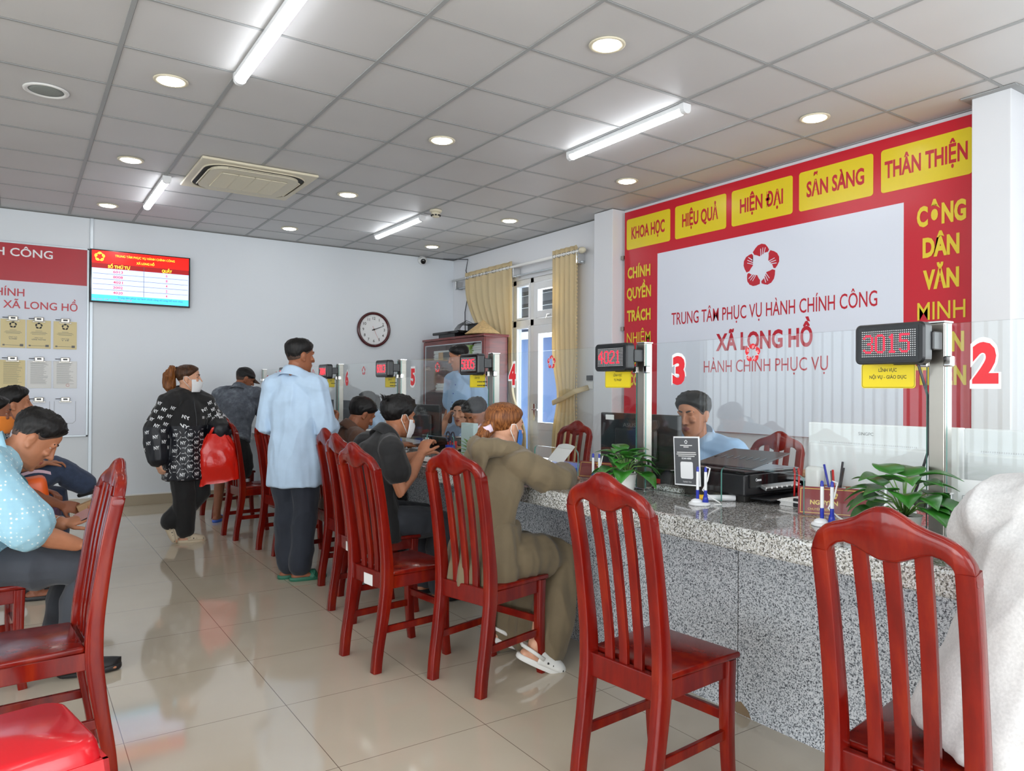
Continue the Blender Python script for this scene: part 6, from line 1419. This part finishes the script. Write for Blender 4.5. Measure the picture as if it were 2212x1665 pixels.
for r in range(9):
    z = 0.655*p.k+0.066*r
    for c in range(9): a0 = (c+0.5*(r % 2))*2*PI/9; cells.append(('NY', a0, z, 0.028)); cells.append((None, a0, z, 0.028))
hipc = (p.j('hipL')+p.j('hipR'))/2; items = [(V((hipc.x, hipc.y, 0)), V((0, 0, 1)), p.P((1, 0, 0)), [c for c in cells if c[2] < zy-0.02])]
for q in 'LR':
    a_, e_, w_ = p.j('sh'+q), p.j('el'+q), p.j('wr'+q)
    for s0, s1, n_ in ((a_, e_, 6), (e_, w_, 4)):
        ln = (s1-s0).length; cc = []
        for r in range(n_):
            for c in range(5): cc.append(('NY', (c+0.5*(r % 2))*2*PI/5, ln*(0.12+0.86*r/n_) if s0 is a_ else ln*(0.08+0.75*r/n_), 0.027))
        # letters read downwards-up: axis from elbow to shoulder
        items.append((s1, s0-s1, p.P((1, 0, 0)), [(t_, an, ln-h_, z_) for t_, an, h_, z_ in cc]))
wrap_prints(p, jk, 'monogram_print', 'sticker_white', items)
wrap_prints(p, jk, 'chest_logo', 'sticker_white', [(V((hipc.x, hipc.y, 0)), V((0, 0, 1)), p.P((1, 0, 0)), [('///', 0.50, 1.175*p.k, 0.020)])])
b = MB(); 
fr_ = p.P((1, 0, 0)); bvj = BVHTree.FromPolygons([v.co for v in jk.data.vertices], [list(f.vertices) for f in jk.data.polygons]); zz_ = []
for k in range(14):
    z = (1.33-0.018*k)*p.k; r_ = bvj.ray_cast(V((hipc.x, hipc.y, z))+fr_*0.5, -fr_, 0.6)
    if r_[0] is not None: zz_.append(r_[0]+fr_*0.001)
if len(zz_) > 2: b.tube(zz_, 0.0032, 6); p.add('zip', b, 'dark_grey', jk)
p.trousers('cloth_black', (1.86, 1.86), 0.020, 0.014, 0.005, 1.06, 0.002, seed=6)
p.shoe('L', 'rubber_beige'); p.shoe('R', 'rubber_beige')
hb = p.t.location+p.j('wrL'); bg = thing('plastic_bag', 'bright red plastic carrier bag hanging from the woman\'s hand', 'bag', (hb.x-0.04, hb.y, 0.55))
b = MB(); BC = V((hb.x-0.045, hb.y-0.03, 0.035)); ex, ey = V((0.97, -0.2, 0)), V((0.2, 0.97, 0))
def bagf(u, v):
    a = 2*PI*u; z = 0.890-0.415*v; w_ = (0.075+0.075*min(1, v*3.2))*(1+0.08*v); d_ = 0.018+0.040*math.sin(PI*min(1, v*1.05))
    q = NZ.noise(V((math.cos(a)*2, math.sin(a)*2, v*4)))*0.020; sk_ = 0.02*v
    return BC+ex*((w_+q)*math.copysign(abs(math.cos(a))**0.7, math.cos(a))+sk_)+ey*((d_+q*0.6)*math.sin(a))+V((0, 0, z+0.03*v*math.cos(a)-0.010*abs(math.sin(3*a))*v))
b.grid(bagf, 48, 26, True); 
bo = obj('bag_body', b, 'bag_red', bg, True, True)
for sg in (-1, 1):
    b = MB(); b.tube([BC+ex*(-0.06)+ey*sg*0.016+V((0, 0, 0.885)), BC+ex*(-0.035)+ey*sg*0.014+V((0, 0, 0.935)), BC+ex*0.0+ey*sg*0.012+V((0, 0, 0.945)), BC+ex*0.035+ey*sg*0.014+V((0, 0, 0.93)), BC+ex*0.06+ey*sg*0.016+V((0, 0, 0.885))], [(0.012, 0.003)]*5, 8, True, ey); obj('bag_handle', b, 'bag_red', bg, True, True)
# ------------------------------------------------------------------ 3 the man in the denim jacket and cap
p = Person('person in grey denim jacket and black cap kneeling on a chair at the counter', (1.76, 7.62), 52, pose(STAND, yaw=-48, pitch=22, hipL=(0, .088, .83), hipR=(0, -.088, .80), knL=(.02, .10, .45), anL=(-.05, .10, .075), knR=(.09, -.10, .50), anR=(-.22, -.12, .52), toeR=(-.5, 0, -.6),
    shL=(.20, .185, 1.235), shR=(.20, -.185, 1.235), neck=(.235, 0, 1.285), head=(.315, -.01, 1.405), elL=(.36, .27, 1.02), wrL=(.55, .20, .95), elR=(.33, -.27, 1.0), wrR=(.55, -.14, .94)), 'brown', 1.0, head=0.97)
p.body(hands={'L': dict(palm=(0, 0, -1)), 'R': dict(palm=(0, 0, -1))})
p.hair('hair_black', 10, -6, -34, 0.006, 0.002, fade=0.6, seed=4)
b = MB(); NA = 40
def capf(u, v):
    a = 2*PI*u; e = math.radians(14+76*v) if True else 0; d = V((math.cos(e)*math.cos(a), math.cos(e)*math.sin(a), math.sin(e))); r = 1/math.sqrt((d.x/0.108)**2+(d.y/0.090)**2+(d.z/0.112)**2); return p.h(V((-0.008, 0, 0.022))+d*r)
b.grid(capf, NA, 12, True); cp = p.add('baseball_cap', b, 'cloth_black'); md = cp.modifiers.new('t', 'SOLIDIFY'); md.thickness = 0.003
b = MB(); b.grid(lambda u, v: p.h((0.085+0.085*v*(1-abs(2*u-1)**2.2), (2*u-1)*0.074*(1-0.25*v), 0.050-0.03*v-0.018*(2*u-1)**2)), 17, 7); c_ = p.add('cap_peak', b, 'rubber_brown', cp); md = c_.modifiers.new('t', 'SOLIDIFY'); md.thickness = 0.004
jd = p.shirt('cloth_denim', (1.95, 1.95), -0.02, 0.030, 1.02, 0.0, 0.011, 0.022, 'denim_jacket', True, 0.0075, seed=11)
p.trousers('cloth_black', (0.72, 1.05), 0.022, 0.016, 0.005, 1.0, 0.006, name='shorts', seed=7)
p.shoe('L', 'folder_blue', 'sandal')
# ------------------------------------------------------------------ 4 the seated man in black
p = Person('person seated in black polo shirt and white mask, leaning on the counter', (1.77, 4.07), 8, pose(SIT, yaw=-3, pitch=8, head=(.175, .02, 1.140), neck=(.085, .01, 1.025), shL=(.03, .175, .970), shR=(.0, -.165, .960), bend=(-.05, 0, 0),
    elR=(.03, -.225, .735), wrR=(.215, -.155, .925), elL=(.20, .24, .83), wrL=(.42, .16, .888), knL=(.42, .13, .50), knR=(.40, -.10, .49), anL=(.46, .14, .08), anR=(.42, -.09, .08)), 'tan')
p.body(hands={'R': dict(fdir=(.45, .1, .75), palm=(.75, .3, -.5), curl=0.75, thumb=0.9), 'L': dict(palm=(0, 0, -1), curl=0.35)}, armr=(.052, .046, .030))
p.hair('hair_black', 32, -6, -38, 0.020, 0.010, seed=9, lift=0.012, burn=14)
b = MB()
for k in range(9):
    a = math.radians(110+18*k); b.tube([p.h((-.09+.02*math.cos(a), .03*math.sin(a*3), .085)), p.h((-.115, .04*math.sin(a*3), .11+.006*(k % 3))), p.h((-.135+.006*(k % 2), .045*math.sin(a*3), .098+.004*k))], [0.005, 0.004, 0.001], 6)
p.add('hair_tuft', b, 'hair_black')
p.mask('cloth_mask_white')
sh_ = p.shirt('cloth_black', (0.50, 0.50), -0.11, 0.018, 1.0, 0.02, 0.008, 0.014, 'polo_shirt', seed=14)
p.trousers('cloth_charcoal', (1.95, 1.95), 0.014, 0.012, 0.009, 1.0, 0.0, seed=15)
p.shoe('L', 'rubber_black', 'sandal'); p.shoe('R', 'rubber_black', 'sandal')
kr = p.t.location+p.j('wrR')+p.P((.05, .035, .075)); ky = thing('key_bunch', 'bunch of metal keys in the hand of the man in black', 'keys', kr)
for k in range(4): obj('key', MB().box((kr.x+0.01*k-0.01, kr.y-0.006+0.004*k, kr.z-0.075), (kr.x+0.01*k-0.002, kr.y-0.004+0.004*k, kr.z-0.01), 0.001, MX.Rotation(0.35*k-0.5, 3, 'Y')), 'chrome', ky, False, True)
obj('ring', MB().tube([(kr.x+0.014*math.cos(q*PI/6), kr.y, kr.z-0.004+0.014*math.sin(q*PI/6)) for q in range(13)], 0.0018, 6, False), 'chrome', ky, True, True)
# ------------------------------------------------------------------ 5 the woman in the olive dress
p = Person('person seated in long olive dress with copper hair and blue mask', (1.845, 2.93), 10, pose(SIT, yaw=-4, pitch=6, head=(.160, .06, 1.128), neck=(.085, .03, 1.030), shL=(.085, .160, .975), shR=(.075, -.135, .968), bend=(-.06, 0, 0),
    elR=(.255, -.205, .880), wrR=(.475, -.05, .885), elL=(.27, .20, .89), wrL=(.46, .10, .888), hipL=(0, .09, .54), hipR=(0, -.09, .54), knL=(.34, .11, .49), knR=(.33, -.11, .48), anL=(.22, .12, .12), anR=(.16, -.16, .11), toeL=(.8, -.3, -.35), toeR=(.75, -.5, -.42)), 'light', 1.0, head=0.95)
p.body(hands={'R': dict(palm=(0, .2, -1), curl=0.5), 'L': dict(palm=(0, 0, -1), curl=0.4)})
p.hair('hair_copper', 36, -6, -34, 0.014, 0.0012, seed=21)
b = MB(); b.limb([p.h((-.085, 0, .02)), p.h((-.130, 0, -.03)), p.h((-.165, .005, -.085)), p.h((-.150, .01, -.150)), p.h((-.105, .01, -.165)), p.h((-.085, .008, -.115))], [(.034, .034), (.032, .030), (.030, .028), (.028, .024), (.024, .020), (.016, .014)], 14)
me = remesh(b, 0.005, 2, 0.006, (30, 30, 8), 3.0); bn_ = p.add('hair_bun', me, 'hair_copper')
b = MB(); b.tube([p.h((-.118, -.040, -.005)), p.h((-.140, -.030, -.020)), p.h((-.145, 0, -.024)), p.h((-.140, .030, -.020)), p.h((-.118, .040, -.005))], [(0.006, 0.020)]*5, 8, True, p.hd((-.5, 0, .8))); p.add('hair_clip', b, mat('clip_lilac', (226, 204, 220), 0.4), bn_)
p.mask('cloth_mask_blue')
mb = MB(); p.torso(mb, 0.020, 0.96, hem=-0.06)
for q in 'LR': p.arm(mb, q, 1.96, 0.012, 0.016, (.054, .046, .032))
me = remesh(mb, 0.0065, 4, 0.010, (9, 9, 5), 31.0); up_ = p.add('dress_top', me, 'cloth_olive')
b = MB(); nk = p.j('neck')     # the hood lying on the shoulders
hd_ = MB(); hd_.limb([p.P((.165, .085, 1.01)), p.P((.07, .115, 1.035)), p.P((-.02, .075, 1.05)), p.P((-.055, .01, 1.035)), p.P((-.02, -.055, 1.05)), p.P((.07, -.095, 1.035)), p.P((.16, -.075, 1.005))], [(.024, .028), (.034, .034), (.042, .044), (.040, .056), (.042, .044), (.034, .034), (.024, .028)], 14)
hd_.limb([p.P((-.050, 0, 1.01)), p.P((-.085, -.01, .93)), p.P((-.080, -.01, .85))], [(.055, .03), (.048, .022), (.012, .010)], 12)
me = remesh(hd_, 0.006, 3, 0.006, (14, 14, 8), 5.0); p.add('hood', me, 'cloth_olive', up_)
mb = MB(); hip = p.P((0, 0, .54)); 
mb.tube([p.P((-.02, 0, .42)), p.P((-.015, 0, .50)), p.P((-.01, 0, .57)), p.P((0, 0, .655)), p.P((.005, 0, .70))], [(.19, .165), (.20, .165), (.185, .145), (.165, .125), (.155, .115)], 22, True, p.P((1, 0, 0)))
for q in 'LR':
    sg = 1 if q == 'L' else -1
    mb.limb([p.P((.02, sg*.09, .53)), p.P((.20, sg*.115, .525)), p.P((.345, sg*.115, .50)), p.P((.34, sg*.125, .38)), p.P((.29, sg*.14, .22)), p.P((.25, sg*.15, .085))], [.105, .098, .088, .090, .092, .085], 16)
mb.limb([p.P((.10, 0, .52)), p.P((.33, 0, .49)), p.P((.30, 0, .30)), p.P((.26, 0, .10))], [(.10, .09), (.10, .085), (.11, .08), (.11, .07)], 14)
me = remesh(mb, 0.0075, 5, 0.018, (10, 10, 2.2), 12.0); p.add('dress_skirt', me, 'cloth_olive')
p.shoe('L', 'rubber_white'); p.shoe('R', 'rubber_white')
# ------------------------------------------------------------------ 6 the officer at counter 3
p = Person('person seated behind the glass at counter 3 in light blue shirt, looking down', (3.24, 2.87), 196, pose(SIT, yaw=-6, pitch=10, roll=0, head=(.115, 0, 1.178), neck=(.045, 0, 1.045), shL=(.03, .20, .975), shR=(.03, -.20, .975), elL=(.12, .29, .80), elR=(.14, -.28, .84), wrL=(.34, .18, .875), wrR=(.34, -.14, .875)), 'tan')
p.body(hands={'L': dict(palm=(0, 0, -1)), 'R': dict(palm=(0, 0, -1))}, shut=0.25)
p.hair('hair_black', 33, -4, -36, 0.015, 0.007, seed=31, lift=0.012, burn=8, fade=0.3)
p.shirt('cloth_sky2', (1.6, 1.6), -0.10, 0.018, 1.02, 0.02, 0.008, 0.016, seed=33)
p.trousers('cloth_navy', (1.95, 1.95)); p.shoe('L', 'rubber_black', 'shoe'); p.shoe('R', 'rubber_black', 'shoe')
# ------------------------------------------------------------------ 7 the clerk standing before the cabinet
p = Person('person standing before the cabinet in light blue shirt with dark buttons', (3.66, 6.28), 190, pose(STAND, yaw=-38, pitch=14, head=(.055, -.01, 1.545), neck=(.0, 0, 1.405)), 'tan', 1.05)
p.body(hands={'L': dict(palm=(0, -1, 0)), 'R': dict(palm=(0, 1, 0))})
p.hair('hair_black', 34, 0, -34, 0.013, 0.005, seed=41, lift=0.014, fade=0.4)
s_ = p.shirt('cloth_sky2', (0.75, 0.75), -0.16, 0.020, 1.0, 0.02, 0.007, 0.014, seed=43)
bv_ = BVHTree.FromPolygons([v.co for v in s_.data.vertices], [list(f.vertices) for f in s_.data.polygons]); fr_ = p.P((1, 0, 0)); b = MB(); 
for k in range(7):
    z = 1.36-0.085*k; r_ = bv_.ray_cast(V((0, 0, z))+fr_*0.6, -fr_, 0.6)
    if r_[0] is not None: b.lathe(r_[0], [(0.006, 0), (0.006, 0.002), (0.001, 0.003)], 10, fr_)
p.add('button', b, 'pen_blue', s_)
p.trousers('cloth_navy', (1.97, 1.97)); p.shoe('L', 'rubber_black', 'shoe'); p.shoe('R', 'rubber_black', 'shoe')
# ------------------------------------------------------------------ 8 the clerk on the telephone
p = Person('person seated behind the glass in light blue shirt with a telephone at the ear', (3.44, 5.84), 208, pose(SIT, yaw=4, pitch=4, head=(.10, 0, 1.095), neck=(.045, 0, .975), shL=(.03, .165, .905), shR=(.03, -.165, .905), elR=(.14, -.27, .80), wrR=(.155, -.135, 1.02), elL=(.16, .24, .84), wrL=(.36, .10, .875)), 'light', 1.0, head=0.95)
p.body(hands={'R': dict(fdir=(-.25, .35, .9), palm=(-.2, 1, 0), curl=0.7), 'L': dict(palm=(0, 0, -1))})
p.hair('hair_black', 36, -16, -40, 0.013, 0.005, seed=51, burn=20)
p.shirt('cloth_sky2', (0.8, 0.8), -0.10, 0.016, 0.95, 0.0, 0.007, 0.014, seed=53)
p.trousers('cloth_navy', (1.95, 1.95)); p.shoe('L', 'rubber_black', 'shoe'); p.shoe('R', 'rubber_black', 'shoe')
w_ = p.t.location; b = MB(); b.limb([w_+p.h((.045, -.105, -.075)), w_+p.h((.01, -.112, -.02)), w_+p.h((-.01, -.105, .045))], [(.020, .016), (.014, .012), (.021, .016)], 10); tag(obj('telephone_handset', b, 'black_plastic', None, True), 'black telephone handset held by the seated clerk', 'telephone')
# ------------------------------------------------------------------ 9 the clerk bending down beside the 5005 post
p = Person('person bending down behind the glass below the 5005 display in light blue shirt', (3.10, 4.86), 196, pose(SIT, yaw=0, pitch=34, head=(.20, 0, 1.12), neck=(.09, 0, 1.02), shL=(.05, .19, .95), shR=(.05, -.19, .95), elL=(.20, .27, .80), wrL=(.40, .16, .875), elR=(.20, -.14, .86), wrR=(.455, .02, .885), bend=(-.04, 0, 0)), 'tan')
p.body(hands={'R': dict(palm=(0, 0, -1), curl=0.6), 'L': dict(palm=(0, 0, -1))}, shut=0.5)
p.hair('hair_black', 32, 0, -36, 0.014, 0.006, seed=61, lift=0.010)
p.shirt('cloth_sky2', (0.75, 0.75), -0.10, 0.016, 1.0, 0.0, 0.007, 0.014, seed=63)
p.trousers('cloth_navy', (1.95, 1.95)); p.shoe('L', 'rubber_black', 'shoe'); p.shoe('R', 'rubber_black', 'shoe')
# ------------------------------------------------------------------ 10 the clerk with the long ponytail
p = Person('person seated behind the glass with a long black ponytail, seen in profile', (3.42, 7.90), 178, pose(SIT, yaw=-8, pitch=6, head=(.10, 0, 1.165), neck=(.045, 0, 1.04), shL=(.03, .165, .965), shR=(.03, -.165, .965), elL=(.16, .24, .86), wrL=(.36, .14, .875), elR=(.16, -.24, .86), wrR=(.36, -.14, .875)), 'light', 1.0, head=0.95)
p.body(hands={'R': dict(palm=(0, 0, -1)), 'L': dict(palm=(0, 0, -1))})
p.hair('hair_black', 34, -10, -34, 0.014, 0.004, seed=71)
b = MB(); b.limb([p.h((-.085, 0, .055)), p.h((-.125, 0, .05)), p.h((-.145, 0, -.04)), p.h((-.150, 0, -.15)), p.h((-.14, 0, -.25))], [(.024, .024), (.034, .034), (.036, .036), (.032, .032), (.012, .012)], 14); me = remesh(b, 0.006, 2, 0.006, (30, 30, 6), 2.0); p.add('ponytail', me, 'hair_black')
p.shirt('cloth_sky2', (0.8, 0.8), -0.10, 0.016, 0.95, 0.0, 0.007, 0.014, seed=73)
p.trousers('cloth_navy', (1.95, 1.95)); p.shoe('L', 'rubber_black', 'shoe'); p.shoe('R', 'rubber_black', 'shoe')
# ------------------------------------------------------------------ 11 the customer hidden behind the standing man
p = Person('person seated at the counter with only the black hair showing behind the papers', (1.96, 5.15), 4, pose(SIT, yaw=0, pitch=30, head=(.17, 0, 1.12), neck=(.09, 0, 1.01), shL=(.06, .18, .95), shR=(.06, -.18, .95), elL=(.24, .25, .84), wrL=(.44, .14, .888), elR=(.24, -.25, .84), wrR=(.44, -.12, .888)), 'brown')
p.body(hands={'R': dict(palm=(0, 0, -1)), 'L': dict(palm=(0, 0, -1))})
p.hair('hair_black', 30, -8, -44, 0.018, 0.006, seed=81)
p.shirt('cloth_brown', (0.8, 0.8), -0.10, 0.016, 1.0, seed=83); p.trousers('cloth_black', (1.95, 1.95)); p.shoe('L', 'rubber_brown', 'shoe'); p.shoe('R', 'rubber_brown', 'shoe')
# ------------------------------------------------------------------ 12 the seated man with the phone
p = Person('person seated at left in dotted light blue shirt looking down at a phone', (-0.17, 3.99), 4, pose(SIT, yaw=-4, pitch=41, head=(.235, -.03, 1.075), neck=(.120, -.01, 1.015), shL=(.065, .195, .955), shR=(.065, -.205, .950), bend=(-.05, 0, 0),
    elR=(.215, -.245, .690), wrR=(.385, -.20, .615), elL=(.13, .24, .72), wrL=(.355, -.01, .680), knL=(.43, .13, .50), knR=(.43, -.13, .50), anL=(.36, .13, .08), anR=(.40, -.12, .08)), 'tan', 1.0, head=1.04)
p.body(hands={'R': dict(palm=(0, 0, -1), curl=0.6), 'L': dict(fdir=(.95, -.18, .22), palm=(.1, -.35, .9), curl=0.45, thumb=-0.3)}, chub=0.008, fat=1.05, belly=0.02, armr=(.054, .046, .032), shut=0.55)
p.hair('hair_black', 36, 2, -30, 0.018, 0.008, seed=91, lift=0.012, fade=0.7, burn=6)
p.shirt('cloth_dotted', (0.86, 0.86), -0.12, 0.018, 1.16, 0.045, 0.008, 0.026, seed=93, armr=(.060, .054, .034))
p.trousers('cloth_charcoal', (1.95, 1.95), 0.016, 0.012, 0.008, 1.12, seed=95); p.shoe('L', 'rubber_black', 'shoe'); p.shoe('R', 'rubber_black', 'shoe')
b = MB(); w_ = p.j('wrL'); d_ = (p.j('wrL')-p.j('elL')).normalized(); s0 = d_.cross(V((0, 0, 1))).normalized(); u0 = s0.cross(d_)
b.tube([w_-d_*0.02+s0*0.033*math.cos(q*PI/8)+u0*0.030*math.sin(q*PI/8) for q in range(17)], [(0.0075, 0.003)]*17, 8, False); wt = p.add('wristwatch', b, 'brushed')
ph0 = p.t.location+p.j('wrL')+p.P((.105, -.03, .048)); ph = thing('mobile_phone', 'black mobile phone in the seated man\'s palm', 'phone', ph0)
RM = MX.Rotation(math.radians(-22), 3, 'Z') @ MX.Rotation(math.radians(-28), 3, 'Y') @ MX.Rotation(math.radians(35), 3, 'X')
def pb(a, c): b = MB(); b.box(a, c, 0.003); 
b = MB(); b.box((-.078, -.037, -.004), (.078, .037, .004), 0.003, RM, (0, 0, 0)); obj('case', b, 'black_plastic', ph)
b = MB(); b.box((-.074, -.034, .0040), (.074, .034, .0046), 0, RM, (0, 0, 0)); obj('screen', b, mat('phone_screen', (150, 110, 108), 0.15, emit=(150, 105, 100), estr=0.25), ph)
# ------------------------------------------------------------------ 13 and 14 the people waiting behind him
p = Person('person in black and white checked shirt seated with one leg crossed', (-0.17, 6.25), 2, pose(SIT, yaw=-2, pitch=-2, head=(.165, 0, 1.185), neck=(.080, 0, 1.06), knR=(.42, -.06, .73), anR=(.60, -.04, .60), toeR=(1, -.2, .30), knL=(.42, .10, .50), anL=(.42, .10, .08)), 'tan')
p.body(hands={'R': dict(palm=(0, 0, -1)), 'L': dict(palm=(0, 0, -1))})
p.hair('hair_black', 30, -2, -36, 0.017, 0.006, seed=101, lift=0.014, burn=10)
p.shirt('cloth_checked', (0.8, 0.8), -0.10, 0.016, 1.0, 0.02, seed=103)
p.trousers('cloth_jeans', (1.95, 1.93), 0.016, 0.016, 0.007, seed=105); p.shoe('L', 'rubber_black', 'sandal'); p.shoe('R', 'rubber_black', 'sandal')
chair(-0.17, 6.22, 2, 'wooden chair under the man in the checked shirt', 'wooden chairs of the waiting area')
p = Person('person at the left edge with orange mask, teal flowered clothes and purple trousers', (-0.27, 5.50), 4, pose(SIT, yaw=-8, pitch=4, head=(.16, 0, 1.142), neck=(.10, 0, 1.01), shL=(.07, .17, .935), shR=(.07, -.17, .935), elR=(.26, -.21, .70), wrR=(.50, -.13, .575), elL=(.24, .20, .72), wrL=(.42, .05, .66), knL=(.42, .12, .50), knR=(.42, -.10, .50)), 'deep', 1.0, head=0.95)
p.body(hands={'R': dict(fdir=(.9, .1, -.25), palm=(0, 1, -.3), curl=0.7), 'L': dict(palm=(0, -.3, -1), curl=0.6)})
p.hair('hair_black', 36, -8, -34, 0.013, 0.003, seed=111); p.mask('cloth_mask_orange')
p.shirt('cloth_teal', (0.9, 0.9), -0.10, 0.018, 1.0, seed=113); p.trousers('cloth_purple', (1.6, 1.6), 0.022, 0.022, 0.010, seed=115, flare=0.01); p.shoe('L', 'rubber_black', 'sandal'); p.shoe('R', 'rubber_black', 'sandal')
chair(-0.27, 5.50, 4, 'wooden chair under the person with the orange mask', 'wooden chairs of the waiting area')
lo = p.t.location; ob = thing('orange_bag', 'orange fabric bag on the lap of the person with the orange mask', 'bag', lo+V((.36, -.06, .60)))
b = MB(); b.box(lo+V((.26, -.16, .60)), lo+V((.44, .04, .755)), 0.035, MX.Rotation(-0.15, 3, 'Y'), None, 3); obj('bag_body', b, 'bag_orange', ob, True, True)
b = MB()
def flap(u, v): return lo+V((.30+.17*v-.02*v*v, .19-.26*u, .735-.05*v-.22*max(0, v-.45)**1.2))
b.grid(flap, 14, 14); sc_ = obj('flowered_cloth', b, 'cloth_teal', None, True); tag(sc_, 'teal cloth with yellow flower over the knee of the person in the orange mask', 'cloth'); md = sc_.modifiers.new('t', 'SOLIDIFY'); md.thickness = 0.006
b = MB()
for k in range(7):
    a = k*2*PI/7; c0 = flap(0.78+0.09*math.cos(a), 0.78+0.10*math.sin(a)); b.ball(c0+V((.004, -.002, .004)), (.016, .018, .016), None, 10, 6)
f_ = obj('yellow_flower', b, 'yellow_tape', sc_, True)
b = MB(); b.ball(flap(0.80, 0.98)+V((.003, 0, 0)), (.012, .040, .030), None, 10, 6); obj('green_patch', b, mat('patch_green', (60, 160, 140), 0.7), sc_, True)
wl = lo+p.j('wrR')+p.P((.10, .0, -.01)); b = MB(); b.box(wl-V((.012, .045, .03)), wl+V((.09, .012, .02)), 0.006, MX.Rotation(-0.4, 3, 'Y')); tag(obj('wallet', b, mat('wallet_tan', (150, 116, 80), 0.6)), 'brown folded wallet in the hand of the person with the orange mask', 'wallet')
mk = MB(); mk.grid(lambda u, v: lo+V((.30+.16*u, .12-.10*v, .765+.02*math.sin(3*u)-.01*v)), 8, 6); tag(obj('spare_mask', mk, mat('mask_pink', (226, 190, 204), 0.7), None, True), 'folded pink and white face mask lying on the knee beside the orange bag', 'mask')
# ------------------------------------------------------------------ 15 the person in pale grey at the right edge
p = Person('person in pale grey sweatshirt seated at counter 2 at the right edge', (1.955, 0.775), -6, pose(SIT, yaw=-30, head=(.18, -.20, 1.28), neck=(.10, -.13, 1.13), shL=(.09, .085, 1.0), shR=(.09, -.31, 1.0), elL=(.17, .175, .90), wrL=(.38, .05, .885), elR=(.26, -.36, .86), wrR=(.45, -.24, .885), hipL=(0, .09, .55), hipR=(0, -.09, .55)), 'light')
p.body(hands={'R': dict(palm=(0, 0, -1)), 'L': dict(palm=(0, 0, -1))})
p.hair('hair_black', 30, 0, -36, 0.015, seed=121)
p.shirt('cloth_grey', (1.9, 1.9), -0.10, 0.030, 1.06, 0.02, 0.012, 0.030, 'sweatshirt', False, 0.0075, seed=123, fscale=(7, 7, 4)); p.trousers('cloth_black', (1.95, 1.95), seed=125); p.shoe('L', 'rubber_white', 'shoe'); p.shoe('R', 'rubber_white', 'shoe')
